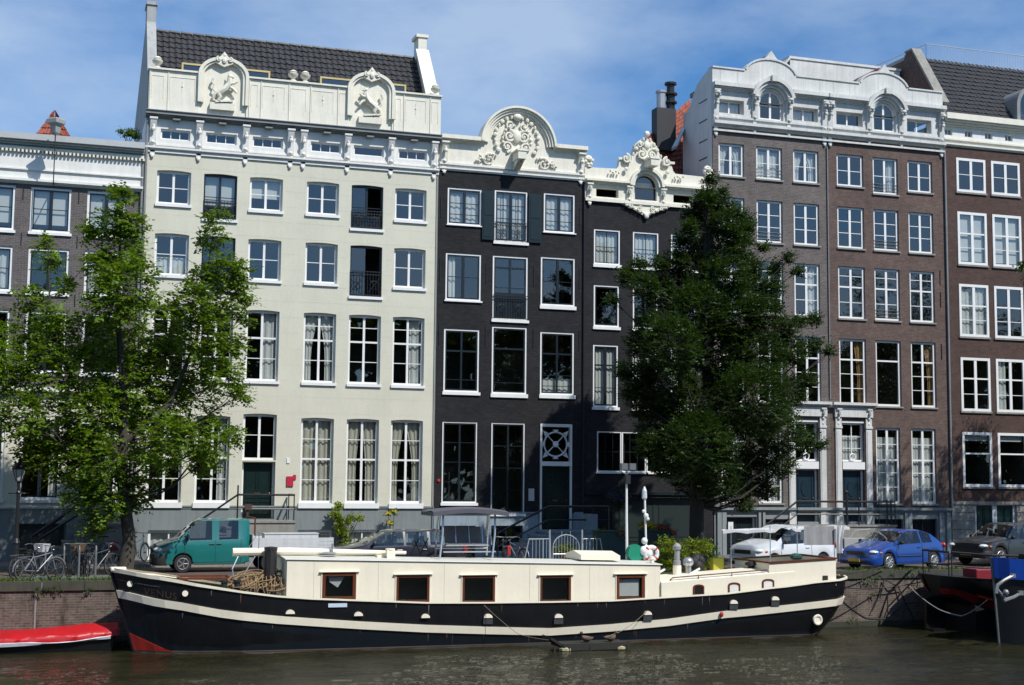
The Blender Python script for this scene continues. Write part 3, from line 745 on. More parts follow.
h.part('skylight', MB().loft([[Vector(p)+Vector((0, 0, 0)) for p in q], [Vector(p)+Vector((-.05, -.12, .1)) for p in q]], closed=True), paint('pale_skylight', (.45, .5, .55), .25, .1, 3, 0), rr)
# ================================================================== twin houses (grey-brown and brown brick) under one white attic
def twin(x0, x1, cols, brk, label, ax, curt, ground):
    h = House('canal_house', label, x0, x1, 3.0)
    K = dict(frame=WHITE2, fw=.10, mull=.11, rev=.08, sillmat=STONE, silldrop=.07)
    for i, (a, b) in enumerate(cols):
        d = 1 if (curt == 1 and i == 1) else 0
        h.win(a, b, 16.5-.22*d, 17.96, bars=(.5,), curtain=('net:.05' if curt == 0 and i == 1 else 'white:.45' if curt == 0 else 'right:.3' if d else None), open_right=False, **K)
        h.win(a, b, 13.68, 15.56, bars=(.36, .68), **K)
        h.win(a, b, 10.5, 12.85, rows=(.62,), bars=(.3, .85), curtain='right:.4' if curt == 0 and i == 2 else None, **K)
        h.win(a, b, 6.63, 9.6, rows=(.70,), bars=(.24, .47) if not d else (), curtain='ochre:.35' if curt == 1 and i != 1 else None, **{**K, 'mull': .1 if not d else .0})
        for z0, z1 in ((16.5-.22*d, 16.9), (13.68, 14.1), (10.5, 10.9)) if (d or (curt == 0 and i == 1)) else ():
            mb = MB()
            for z in (z0+.16, z0+.32, z0+.46): mb.tube([(a+.02, YF+.05, z), (b-.02, YF+.05, z)], .012, 5)
            h.part('guard_rail', mb, IRON)
    for a, b in ground: h.win(a, b, 2.3, 5.67, rows=(.58,), bars=(.2, .4, .8), curtain='net:.1' if curt == 1 else 'white:.3', **K)
    # attic
    for a, b in ((cols[0][0], cols[0][1]), (cols[2][0], cols[2][1])): h.win(a, b, 19.3, 19.92, fw=.07, mull=.07, rev=.2, sill=False, curtain='net:.1' if curt == 0 else None)
    h.hole(ax-.6, ax+.6, 19.2, 19.95, 0, .2)
    return h
BLK = dict(fw=.07)
gh = twin(27.0, 32.68, [(27.28, 28.52), (29.12, 30.4), (30.96, 32.24)], BRGRY, 'grey-brown brick house whose lower floors stand behind the dark tree, white arched attic', 29.88, 0, [(27.35, 28.55), (29.12, 30.3)])
bh = twin(32.68, 38.84, [(33.17, 34.54), (35.04, 36.35), (36.88, 38.19)], BRBRN, 'brown brick house behind the blue hatchback, with a white arched attic', 35.7, 1, [(34.98, 36.22), (36.82, 38.1)])
OLDW = paint('weathered_white', (.60, .60, .57), .6, .22, 1.3, .3, streak=.4)
for h, x0, x1, ax, brk, doorx in ((gh, 27.0, 32.68, 29.88, BRGRY, 31.5), (bh, 32.68, 38.84, 35.7, BRBRN, 33.82)):
    # attic wall round the arched window
    h.wall(18.72, 19.95, OLDW, 'attic_wall', YF-.02)
    mb = MB(); n = 18
    ar = [(ax+.6*cos(w), 19.95+.6*sin(w)) for w in [pi-pi*k/n for k in range(n+1)]]
    for (a, b), (c, d) in zip(ar, ar[1:]): mb.prism([(a, b), (c, d), (c, 20.62), (a, 20.62)], YF-.02, YF+.2)
    mb.box(x0, ax-.6, YF-.02, YF+.2, 19.95, 20.62).box(ax+.6, x1, YF-.02, YF+.2, 19.95, 20.62)
    # upper parapet with a rounded rise
    top = [(x0, 20.62), (x0, 21.3), (ax-1.35, 21.32)]+[(ax+1.25*cos(w), 21.2+.72*sin(w)) for w in [pi*.92-pi*.84*k/12 for k in range(13)]]+[(ax+1.35, 21.32), (x1, 21.3), (x1, 20.62)]
    mb.prism(top, YF+.0, YF+.35)
    at_ = h.part('upper_parapet', mb, OLDW)
    mb = MB()
    for a, b in ((x0, ax-1.3), (ax+1.3, x1)): mb.box(a, b, YF-.05, YF+.4, 21.302, 21.37)
    mb.band([(ax+1.25*cos(w), 21.2+.72*sin(w)) for w in [pi*.92-pi*.84*k/12 for k in range(13)]], [(ax+1.33*cos(w), 21.2+.80*sin(w)) for w in [pi*.92-pi*.84*k/12 for k in range(13)]], YF-.05, YF+.4)
    for k in range(7):
        xx = x0+.4+k*.83
        if abs(xx-ax) > 1.3: mb.box(xx-.012, xx+.012, YF-.008, YF+.01, 20.75, 21.28)
    h.part('coping', mb, OLDW, at_)
    mb = MB()
    for a, b in ((x0-.02, ax-.98), (ax+.98, x1+.02)): moulding(mb, a, b, 20.28, 20.62, .3, 4, ends=False)
    for r0, r1_, p in ((.66, .78, .12), (.78, .92, .24), (.92, 1.08, .34)):
        mb.band(arc(ax, 19.98, r0, r0, pi*.93, pi*.07, 20), arc(ax, 19.98, r1_, r1_, pi*.93, pi*.07, 20), YF-p, YF+.02)
    mb.box(ax-.16, ax+.16, YF-.45, YF, 20.85, 21.12)
    h.part('cornice', mb, OLDW, at_)
    mb = MB(); moulding(mb, x0, x1, 18.66, 18.9, .22, 4, ends=False); mb.box(x0, x1, YF-.1, YF+.0, 19.08, 19.16); mb.box(x0, x1, YF-.12, YF-.01, 18.46, 18.54)
    h.part('moulding', mb, OLDW, at_)
    for x in (x0+.14, ax-.85, ax+.85, x1-.14):
        mb = MB(); console(mb, x, 18.25 if abs(x-ax) > 1 else 18.55, 20.3, .24, .24); mb.ball((x, YF-.30, 20.12), .13, .09, .09, 9, 6); mb.ball((x-.08, YF-.28, 20.02), .06, .07, .08, 7, 5); mb.ball((x+.08, YF-.28, 20.02), .06, .07, .08, 7, 5); h.part('console', mb, OLDW, at_, smooth=True)
    w = h.part('window', MB().band(arc(ax, 19.95, .5, .5, pi, 0, 16), arc(ax, 19.95, .6, .6, pi, 0, 16), YF+.1, YF+.17).box(ax-.6, ax-.5, YF+.1, YF+.17, 19.2, 19.95).box(ax+.5, ax+.6, YF+.1, YF+.17, 19.2, 19.95).box(ax-.5, ax+.5, YF+.1, YF+.17, 19.2, 19.28).box(ax-.05, ax+.05, YF+.105, YF+.16, 19.28, 20.45).box(ax-.5, ax+.5, YF+.12, YF+.15, 19.83, 19.87), WHITE2, label='arched attic window')
    h.part('pane', MB().add([(x, YF+.14, z) for x, z in [(ax-.52, 19.22)]+arc(ax, 19.95, .55, .55, pi, 0, 14)+[(ax+.52, 19.22)]], [tuple(range(17))]), GLASS, w)
    # front door with pilasters, cornice and fanlight
    a, b = doorx-.56, doorx+.56
    h.hole(a, b, 1.5, 5.95, 0, .36)
    h.door(a, b, 1.5, 3.78, DOORB, 'single', .2, hole=False, oval=True)
    mb = MB().box(a, b, YF-.03, YF+.3, 3.8, 4.12).box(a, b, YF+.02, YF+.3, 5.85, 5.95)
    h.each('lintel', mb, WHITE2)
    h.win(a, b, 4.14, 5.85, fw=.08, mull=.04, bars=(.33, .66), hole=False, sill=False, curtain='net:.3' if h is bh else None)
    m = MB().torus((doorx, YF+.09, 4.34), .14, .03, 'y', 14, 5); h.part('house_number', m, WHITE2)
    mb = MB()
    for p in (a-.36, b+.06):
        mb.box(p, p+.3, YF-.07, YF-.001, 1.4, 6.1).box(p+.05, p+.25, YF-.09, YF-.07, 1.9, 5.5).box(p-.03, p+.33, YF-.11, YF-.002, 1.4, 1.75)
        mb.box(p-.02, p+.32, YF-.11, YF-.003, 5.6, 5.7); 
    mb.box(a-.4, b+.4, YF-.12, YF-.002, 6.1, 6.5)
    pf = h.part('door_surround', mb, OLDW)
    mb = MB(); moulding(mb, a-.55, b+.55, 6.5, 6.74, .28, 4, ends=False); h.part('cornice', mb, OLDW, pf)
    for p in (a-.21, b+.21): mb = MB(); console(mb, p, 5.75, 6.48, .2, .18); h.part('console', mb, OLDW, pf, smooth=True)
    # basement
    bs = [(27.55, 29.0), (29.4, 30.6)] if h is gh else [(34.7, 36.3), (36.75, 38.1)]
    for i, (p, q) in enumerate(bs):
        if h is gh and i == 0:
            h.door(p, q, -.05, 1.72, paint('black_teal_door', (.012, .018, .022), .3, .2, 2, 0), 'pair', .2)
        else: h.win(p, q, .3, 1.62, SASH, .08, mull=.05, rev=.16, sill=False, curtain='net:.4' if h is gh else None, colb=(.25, .75))
    h.wall(2.1, 18.72, brk); h.wall(-.3, 2.04, GREYP, 'base_wall')
    mb = MB(); moulding(mb, x0, x1, 1.9, 2.12, .16, 3, ends=False)
    xs = [x0+.1]+[v for p, q in bs for v in (p-.22, q+.06)]+[x1-.3]
    for x in xs: mb.box(x, x+.2, YF-.09, YF-.001, -.1, 1.9)
    h.part('plinth_moulding', mb, GREYP)
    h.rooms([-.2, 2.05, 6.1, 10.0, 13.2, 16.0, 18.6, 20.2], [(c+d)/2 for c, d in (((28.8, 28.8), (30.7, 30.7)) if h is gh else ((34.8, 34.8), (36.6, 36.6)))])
# side wall of the grey-brown house above the small black house, roof boxes
mb = MB().prism_x([(54.06, 16.0), (54.06, 21.25), (54.4, 21.3), (55.5, 20.95), (56.6, 19.8), (57.0, 19.2), (57.0, 16.0)], 26.99, 27.3)
sw = gh.part('side_wall', mb, paint('pale_render', (.66, .67, .65), .8, .12, 1, .15, streak=.3))
mb = MB()
for z in (17.4, 18.2, 19.1, 20.0): mb.box(26.97, 26.99, 54.5, 55.3, z-.02, z+.02)
gh.each('wall_anchor', mb, IRON, sw)
gh.part('side_window', MB().box(26.95, 26.985, 56.2, 56.8, 16.3, 17.3), paint('white_board', (.6, .62, .64), .5, .1, 3, 0), sw)
MAR = paint('maroon_tiles', (.095, .022, .016), .7, .3, 5, .2)
mb = MB().prism([(28.3, 21.2), (29.95, 22.3), (31.2, 21.2)], 54.5, 56.5); gh.part('roof', mb, MAR)
for hh, xx in ((gh, 29.95), (bh, 35.8)): hh.part('arch_crest', MB().prism([(xx-.4, 21.9), (xx-.2, 22.12), (xx, 22.38), (xx+.2, 22.12), (xx+.4, 21.9)], YF+.05, YF+.3), OLDW)
gh.part('roof_deck', MB().box(27.3, 32.6, 54.4, 56.9, 20.7, 20.9), LEAD)
a, z = at(790, 58, 57); b, _ = at(889, 72, 57)
mb = MB().box(a, b+.6, 57, 60, 21.0, 23.15).box(a-.06, b+.66, 56.95, 60.05, 23.152, 23.27); bh.part('roof_hut', mb, OLDW)
c, _ = at(757, 75, 57); mb = MB().prism([(c+.8, 21.2), (a, 21.2), (a, 23.1), (a-.05, 23.1), (c+.8, 21.9)], 57.2, 60); bh.part('roof_hut', mb, paint('brown_boards', (.10, .035, .03), .7, .2, 2, .1))
bh.part('hut_coping', MB().prism([(c+.75, 21.9), (a, 23.15), (a, 23.28), (c+.7, 22.03)], 56.9, 60), OLDW)
mb = MB().prism([(34.1, 21.2), (35.8, 22.35), (37.1, 21.2)], 54.5, 56.5); bh.part('roof', mb, MAR)
bh.part('roof_deck', MB().box(32.7, 38.8, 54.4, 61.9, 20.7, 20.9), LEAD)
bh.part('drainpipe', MB().tube([(38.84, 53.92, 18.6), (38.84, 53.92, 1.8)], .05, 7), LEAD)
gh.part('drainpipe', MB().tube([(32.66, 53.95, 18.2), (32.66, 53.95, 6.9)], .03, 6), LEAD)
mb = MB(); 
for x in (38.5,):
    for z in (11.6, 12.6, 9.2): mb.box(x-.015, x+.015, YF-.03, YF-.003, z-.35, z+.35)
bh.each('wall_anchor', mb, IRON)

# ================================================================== red-brown house at the end of the row
h = House('canal_house', 'dark red-brown brick house with thick white window frames and a steel roof rail', 38.86, 54.6)
for k, (a, b) in enumerate([(39.5, 41.1), (41.42, 43.02), (43.5, 45.1), (45.42, 47.02), (47.5, 49.1), (49.42, 51.02), (51.5, 53.1)]):
    K = dict(frame=WHITE2, fw=.12, mull=.14, rev=-.03, sillmat=STONE, silldrop=.08)
    h.win(a, b, 16.7, 18.3, bars=(.52,), **K)
    h.win(a, b, 13.3, 15.76, rows=(.60,), bars=(.3,), curtain='blind:.97', **K)
    h.win(a, b, 9.95, 12.38, rows=(.60,), bars=(.3,), curtain='net:.0' if k == 0 else None, **K)
    h.win(a, b, 6.52, 8.98, rows=(.62,), bars=(.3,), curtain='left:.4' if k else None, **K)
    h.win(a, b, 3.08, 5.56, rows=(.62,), curtain='blind:.12', **{**K, 'mull': 0})
a, z = at(975, 504, YF); b, _ = at(1016, 504, YF)
h.hole(a, b, -.02, z)
h.door(a, (a+b)/2, -.02, z, paint('pine_green_door', (.006, .03, .028), .3, .2, 2, 0), 'pair', .1, fw=.12, hole=False)
h.door((a+b)/2+.002, b, -.02, z, MATS['pine_green_door'], 'pair', .1, fw=.12, hole=False)
h.wall(2.32, 18.85, BRRED); h.wall(-.3, 2.3, STONE, 'base_wall')
mb = MB(); zz = 0
while zz < 2.2:
    for p, q in ((38.86, a), (b, 54.6)): mb.box(p+.01, q-.01, YF-.03, YF-.001, zz+.01, zz+.36)
    zz += .385
mb.box(38.86, 54.6, YF-.08, YF-.001, 2.28, 2.42)
h.part('stone_course', mb, STONE)
for k in range(17):
    xa = at(943.5+k*20.1, 121, YF)[0]+.05; h.win(xa, xa+.42, 19.33, 19.62, fw=.03, mull=.04, rev=.08, sill=False)
h.wall(18.85, 20.0, WHITE, 'frieze')
mb = MB(); moulding(mb, 38.8, 54.6, 19.75, 20.3, .4, 4, ends=False); mb.box(38.86, 54.6, YF-.1, YF-.001, 19.1, 19.18); moulding(mb, 38.86, 54.6, 18.8, 18.95, .12, 3, ends=False)
h.part('cornice', mb, CREAMW)
mb = MB(); pantiles(mb, (38.95, 54.1, 20.35), (54.6, 54.1, 20.35), (54.6, 57.2, 24.0), (38.95, 57.2, 24.0), 64, 14); h.part('roof', mb, BLKT, smooth=True)
h.part('roof_deck', MB().box(38.95, 54.6, 57.1, 61.9, 23.8, 23.95), LEAD)
mb = MB().prism_x([(54.1, 20.9), (55.0, 22.3), (56.2, 24.0), (56.7, 24.0), (57.9, 22.0), (58.9, 20.8)], 38.75, 39.0)
h.part('end_gable', mb, BRBRN)
mb = MB().prism_x([(54.0, 20.9), (56.15, 24.08), (56.75, 24.08), (56.75, 24.0), (56.2, 24.0), (54.12, 20.85)], 38.7, 39.22); h.part('gable_coping', mb, STONE)
mb = MB(); railing(mb, [(39.6, 61.5, 23.6), (40.6, 57.7, 23.95), (54.6, 57.7, 23.95)], 1.0, .16, .012, False); h.part('roof_railing', mb, paint('bright_steel', (.55, .57, .6), .35, .1, 3, 0, metal=.4))
x0 = at(1010, 105, 54.5)[0]
mb = MB().band(arc(x0+.75, 21.1, .6, .75, pi, 0, 14), arc(x0+.75, 21.1, .78, .95, pi, 0, 14), 53.95, 55.5).box(x0-.03, x0+.15, 53.95, 55.5, 20.35, 21.1).box(x0+1.35, x0+1.53, 53.95, 55.5, 20.35, 21.1)
dm = h.part('dormer', mb, LEAD); h.part('pane', MB().add([(x, 54.1, z) for x, z in [(x0+.15, 20.4)]+arc(x0+.75, 21.1, .6, .75, pi, 0, 12)+[(x0+1.35, 20.4)]], [tuple(range(15))]), GLASS, dm)
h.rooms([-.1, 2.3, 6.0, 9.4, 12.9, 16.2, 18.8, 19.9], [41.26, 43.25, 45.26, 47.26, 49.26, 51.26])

# ================================================================== taupe house behind the young tree
h = House('canal_house', 'taupe brick house with a long white cornice, behind the light green tree and bicycles', -8.0, 3.03)
K = dict(frame=WHITE2, fw=.085, sash=SASH, sw=.05, mull=.13, rev=.04, silldrop=.1)
LC = [(-6.9, -5.5), (-4.95, -3.5), (-2.97, -1.52), (-.98, .46), (1.02, 2.42)]
for i, (a, b) in enumerate(LC):
    h.win(a, b, 12.17, 13.86, bars=(.52,), curtain='blind:.85', **K)
    h.win(a, b, 9.9, 11.57, bars=(.52,), curtain=None if i == 3 else 'net:.02', **K)
    h.win(a, b, 6.95, 9.22, rows=(.62,), bars=(.3,), **K)
    h.win(a, b, 2.3, 5.22, rows=(.66,), curtain='right:.25', **{**K, 'fw': .1})
for a, b in ((-6.5, -5.0), (-3.6, -1.75), (-1.05, .75)): h.door(a, b, -.05, 1.45, paint('slate_door', (.03, .036, .036), .5, .2, 2, 0), 'pair', .15, GREYB)
h.wall(6.4, 14.0, BRLFT)
h.wall(2.05, 6.1, STUCCO, 'lower_wall'); h.wall(-.3, 2.0, GREYB, 'base_wall')
mb = MB(); moulding(mb, -8, 3.03, 6.08, 6.42, .22, 4, ends=False); mb.box(-8, 3.03, YF-.05, YF-.001, 5.75, 5.85); moulding(mb, -8, 3.03, 1.98, 2.08, .06, 2, ends=False); h.part('string_course', mb, WHITE)
mb = MB().box(-8, 3.02, YF-.08, YF+.3, 14.0, 15.42); moulding(mb, -8, 3.02, 13.94, 14.12, .2, 3, ends=False); moulding(mb, -8, 3.02, 14.4, 14.5, .15, 2, ends=False)
cb = h.part('cornice', mb, WHITE)
mb = MB()
x = -7.95
while x < 3.0: mb.box(x, x+.07, YF-.22, YF-.07, 15.1, 15.19); x += .14
mb.box(-8, 3.02, YF-.2, YF-.075, 15.19, 15.3); h.part('dentil_moulding', mb, CREAMW, cb)
mb = MB(); moulding(mb, -8, 3.02, 15.3, 15.76, .45, 4, ends=False); h.part('gutter', mb, paint('pale_gutter', (.42, .44, .44), .5, .15, 1, .1), cb)
h.part('rear_roof', MB().box(-8, 3.0, 54.2, 61.9, 15.4, 15.6), LEAD)
cx = at(54, 130, 57)[0]; zt = at(54, 111, 57)[1]
mb = MB(); pantiles(mb, (cx-1.1, 56.2, 15.6), (cx, 55.8, 15.6), (cx, 57, zt), (cx-.01, 57, zt), 5, 7); pantiles(mb, (cx, 55.8, 15.6), (cx+1.05, 56.2, 15.6), (cx+.01, 57, zt), (cx, 57, zt), 5, 7)
h.part('roof', mb, REDT, smooth=True, label='small pointed red tiled roof')
mb = MB()
for i, x in enumerate((-3.2, -1.25, .72, 2.72)):
    for z in (13.6, 11.9, 9.7): mb.box(x-.012, x+.012, YF-.03, YF-.003, z-.25, z+.2)
h.each('wall_anchor', mb, IRON)
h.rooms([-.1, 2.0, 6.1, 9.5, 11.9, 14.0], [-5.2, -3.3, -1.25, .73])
h.part('drainpipe', MB().tube([(2.98, 53.9, 15.4), (2.98, 53.9, .1)], .045, 6), LEAD)
# ================================================================== ground, quay, water, sky, light, camera
WZ = -1.88
QY = 44.2
# street: clinker paving
def paving(name, c1, c2, mortar, bw, bh):
    m, nt, b = nodes(name); v = mapping(nt)
    t = nt.nodes.new('ShaderNodeTexBrick'); t.inputs['Scale'].default_value = 1; t.inputs['Brick Width'].default_value = bw; t.inputs['Row Height'].default_value = bh
    t.inputs['Mortar Size'].default_value = .01; t.inputs['Color1'].default_value = (*c1, 1); t.inputs['Color2'].default_value = (*c2, 1); t.inputs['Mortar'].default_value = (*mortar, 1)
    nt.links.new(v, t.inputs['Vector'])
    c = mixc(nt, 1, t.outputs['Color'], ramp(nt, noise(nt, v, .6, 6, .7), [(.3, (.65,)*3), (.7, (1.2,)*3)]), 'MULTIPLY')
    c = mixc(nt, 1, c, ramp(nt, noise(nt, v, 5, 4), [(.35, (.8,)*3), (.65, (1.15,)*3)]), 'MULTIPLY')
    nt.links.new(c, b.inputs['Base Color']); b.inputs['Roughness'].default_value = .85
    bump(nt, b, t.outputs['Fac'], -.4, .01); MATS[name] = m; return m
ST = paving('clinker_paving', (.13, .085, .07), (.10, .07, .06), (.06, .055, .05), .2, .1)
SW = paving('sidewalk_tiles', (.17, .16, .15), (.14, .13, .125), (.08, .08, .08), .3, .3)
DIRT = paint('quay_earth', (.075, .065, .045), .95, .4, 1.5, .5, fine=20)
struct('street', MB().quad((-60, QY+.5, 0), (110, QY+.5, 0), (110, 300, 0), (-60, 300, 0)), ST)
struct('quay_verge', MB().quad((-60, QY+.5, .004), (110, QY+.5, .004), (110, QY+1.5, .004), (-60, QY+1.5, .004)), DIRT)
mb = MB().box(-60, 110, 51.2, 51.35, -.2, .12); struct('kerb', mb, STONE)
struct('sidewalk', MB().quad((-60, 51.35, .116), (110, 51.35, .116), (110, 54.05, .116), (-60, 54.05, .116)), SW)
QB = brick('quay_brick', (.165, .112, .09), (.105, .07, .057), (.16, .15, .128), big=.4, ms=.014, bw=.24, bh=.075, tint=(.022, .02, .014))
QS = paint('quay_stone', (.058, .056, .040), .9, .45, 1.1, .5, streak=.8, fine=9)
quay = Thing('quay_wall', 'long weathered brick quay wall with stone coping along the water', 'wall', (20, QY, 0))
quay.part('brick_face', MB().box(-60, 110, QY, QY+.5, -4, -.21), QB)
mb = MB(); x = -60; i = 0
while x < 110:
    L = 1.1+.35*((i*7) % 4)/3; mb.box(x+.006, x+L-.006, QY-.05-.008*(i % 3), QY+.52, -.215, .06+.006*(i % 2)); x += L; i += 1
quay.part('coping_stone', mb, QS)
quay.part('timber_fender', MB().box(-60, 110, QY-.10, QY-.001, WZ-.3, WZ+.16), paint('algae_stone', (.035, .04, .025), .7, .4, 1, .5))
for x, y in ((12.4, 0), (3.2, 0), (-.2, 0), (24.0, 0)): quay.part('wall_joint', MB().box(x, x+.05, QY-.012, QY-.001, -1.8, -.21), STONE)
# water
m, nt, b = nodes('canal_water'); v = mapping(nt, (1, 1.9, 1))
b.inputs['Base Color'].default_value = (.030, .029, .014, 1); b.inputs['Specular IOR Level'].default_value = .33; b.inputs['Roughness'].default_value = .03; b.inputs['IOR'].default_value = 1.33
n1 = noise(nt, v, 5, 4, .6); n2 = noise(nt, v, 17.0, 3, .6)
cc = ramp(nt, noise(nt, v, .5, 5), [(.35, (.009, .010, .004)), (.7, (.028, .025, .010))]); nt.links.new(cc, b.inputs['Base Color'])
ad = nt.nodes.new('ShaderNodeMath'); ad.operation = 'MULTIPLY_ADD'; ad.inputs[1].default_value = .35
nt.links.new(n2, ad.inputs[0]); nt.links.new(n1, ad.inputs[2])
bump(nt, b, ad.outputs[0], 1.0, .032)
# wind ripples in front of the quay are real relief, the rest of the canal is a flat sheet
GX0, GX1, GY0, GY1 = -7.0, 37.0, 31.0, QY+.1
nx, ny = 734, 240
X, Y = np.meshgrid(np.linspace(GX0, GX1, nx), np.linspace(GY0, GY1, ny))
rg = np.random.default_rng(3); Z = np.zeros_like(X)
for k in range(44):
    lam = .20*(1.05**k); th = rg.normal(1.45, .42); a = .0034*lam**.9; ph = rg.uniform(0, 6.28)
    kx, ky = 2*np.pi/lam*np.cos(th), 2*np.pi/lam*np.sin(th)
    Z += a*np.sin(kx*X+ky*Y+ph+.8*np.sin(.31*X*np.cos(k)+.43*Y+k))
Z *= .75+.35*np.sin(X*.37+Y*.9)+.2*np.sin(X*1.1-Y*.6)
fade = np.minimum(1, np.minimum(np.minimum(X-GX0, GX1-X), (Y-GY0))/.5).clip(0, 1); Z = Z*fade+WZ
wm = MB(); wm.v = list(zip(X.ravel().tolist(), Y.ravel().tolist(), Z.ravel().tolist()))
wm.f = [(j*nx+i, j*nx+i+1, (j+1)*nx+i+1, (j+1)*nx+i) for j in range(ny-1) for i in range(nx-1)]; wm.m = [0]*len(wm.f)
wm.quad((-60, -20, WZ), (110, -20, WZ), (110, GY0, WZ), (-60, GY0, WZ)).quad((-60, GY0, WZ), (GX0, GY0, WZ), (GX0, GY1, WZ), (-60, GY1, WZ)).quad((GX1, GY0, WZ), (110, GY0, WZ), (110, GY1, WZ), (GX1, GY1, WZ))
wo = struct('canal_water', wm, m, smooth=True)
# near bank (behind the camera), seen only in window reflections
struct('near_quay', MB().box(-60, 110, -120, -20, -4, 0.0), SW)

# ------------------------------------------------------------------ world
SUN = Vector((.322, -.556, .766)).normalized()
w = bpy.data.worlds.new('World'); SC.world = w; w.use_nodes = True; nt = w.node_tree
bg = nt.nodes['Background']
sky = nt.nodes.new('ShaderNodeTexSky'); sky.sky_type = 'NISHITA'; sky.sun_disc = False
sky.sun_elevation = math.asin(SUN.z); sky.sun_rotation = math.atan2(SUN.x, SUN.y); sky.altitude = 0; sky.air_density = 1.15; sky.dust_density = .6; sky.ozone_density = 4.5
tc = nt.nodes.new('ShaderNodeTexCoord'); mp = nt.nodes.new('ShaderNodeMapping'); mp.inputs['Scale'].default_value = (1, 1, 2.3); mp.inputs['Location'].default_value = (3.3, 1.1, .2)
nt.links.new(tc.outputs['Generated'], mp.inputs['Vector'])
c1 = noise(nt, mp.outputs[0], 3.0, 7, .54); c2 = noise(nt, mp.outputs[0], 5.5, 6, .6)
ma = nt.nodes.new('ShaderNodeMath'); ma.operation = 'MULTIPLY_ADD'; ma.inputs[1].default_value = .35; nt.links.new(c2, ma.inputs[0]); nt.links.new(c1, ma.inputs[2])
fac = ramp(nt, ma.outputs[0], [(.53, (.0,)*3), (.82, (.66,)*3)])
skb = mixc(nt, 1, sky.outputs[0], (.66, 1.10, 1.50), 'MULTIPLY'); cl = mixc(nt, fac, skb, (6.6, 8.2, 10.4))
nt.links.new(cl, bg.inputs['Color']); bg.inputs['Strength'].default_value = .085
sun = bpy.data.lights.new('sun', 'SUN'); sun.energy = 5.0; sun.angle = R(.5); sun.color = (1, .965, .91)
so = bpy.data.objects.new('sun', sun); COL.objects.link(so); so.rotation_euler = (-SUN).to_track_quat('-Z', 'Y').to_euler(); so.location = (20, 0, 60)
# ------------------------------------------------------------------ camera
cam = bpy.data.cameras.new('camera'); co = bpy.data.objects.new('camera', cam); COL.objects.link(co)
cam.sensor_width = 36; cam.lens = F*36/1024; cam.clip_end = 2000; cam.clip_start = .1
f0 = Vector((sin(YAW)*cos(PIT), cos(YAW)*cos(PIT), sin(PIT))); xr = Vector((cos(YAW), -sin(YAW), 0)); up = xr.cross(f0)
X_ = xr*cos(ROL)+up*sin(ROL); U_ = -xr*sin(ROL)+up*cos(ROL)
M = Matrix((X_, U_, -f0)).transposed().to_4x4(); M.translation = (0, 0, EYE); co.matrix_world = M
SC.camera = co
vs = SC.view_settings; vs.view_transform = 'Standard'; vs.look = 'None'; vs.exposure = 0; vs.gamma = 1; vs.use_curve_mapping = False
SC.cycles.max_bounces = 6; SC.cycles.transparent_max_bounces = 12; SC.cycles.caustics_reflective = False; SC.cycles.caustics_refractive = False
SC.cycles.sample_clamp_indirect = 6; SC.cycles.use_denoising = True

# ================================================================== trees
def leafmat(name, a, b_, tr=.35):
    m = bpy.data.materials.new(name); m.use_nodes = True; nt = m.node_tree; nt.nodes.clear()
    o = nt.nodes.new('ShaderNodeOutputMaterial'); v = mapping(nt)
    c = ramp(nt, noise(nt, v, 9, 2), [(.3, a), (.7, b_)]); c = mixc(nt, .5, c, ramp(nt, noise(nt, v, .9, 3), [(.35, a), (.65, b_)]))
    p = nt.nodes.new('ShaderNodeBsdfPrincipled'); p.inputs['Roughness'].default_value = .5; p.inputs['Specular IOR Level'].default_value = .35
    t = nt.nodes.new('ShaderNodeBsdfTranslucent'); mx = nt.nodes.new('ShaderNodeMixShader'); mx.inputs[0].default_value = tr
    tcol = mixc(nt, 1, c, (1.6, 1.5, .5), 'MULTIPLY')
    nt.links.new(c, p.inputs['Base Color']); nt.links.new(tcol, t.inputs[0])
    nt.links.new(p.outputs[0], mx.inputs[1]); nt.links.new(t.outputs[0], mx.inputs[2]); nt.links.new(mx.outputs[0], o.inputs[0])
    MATS[name] = m; return m
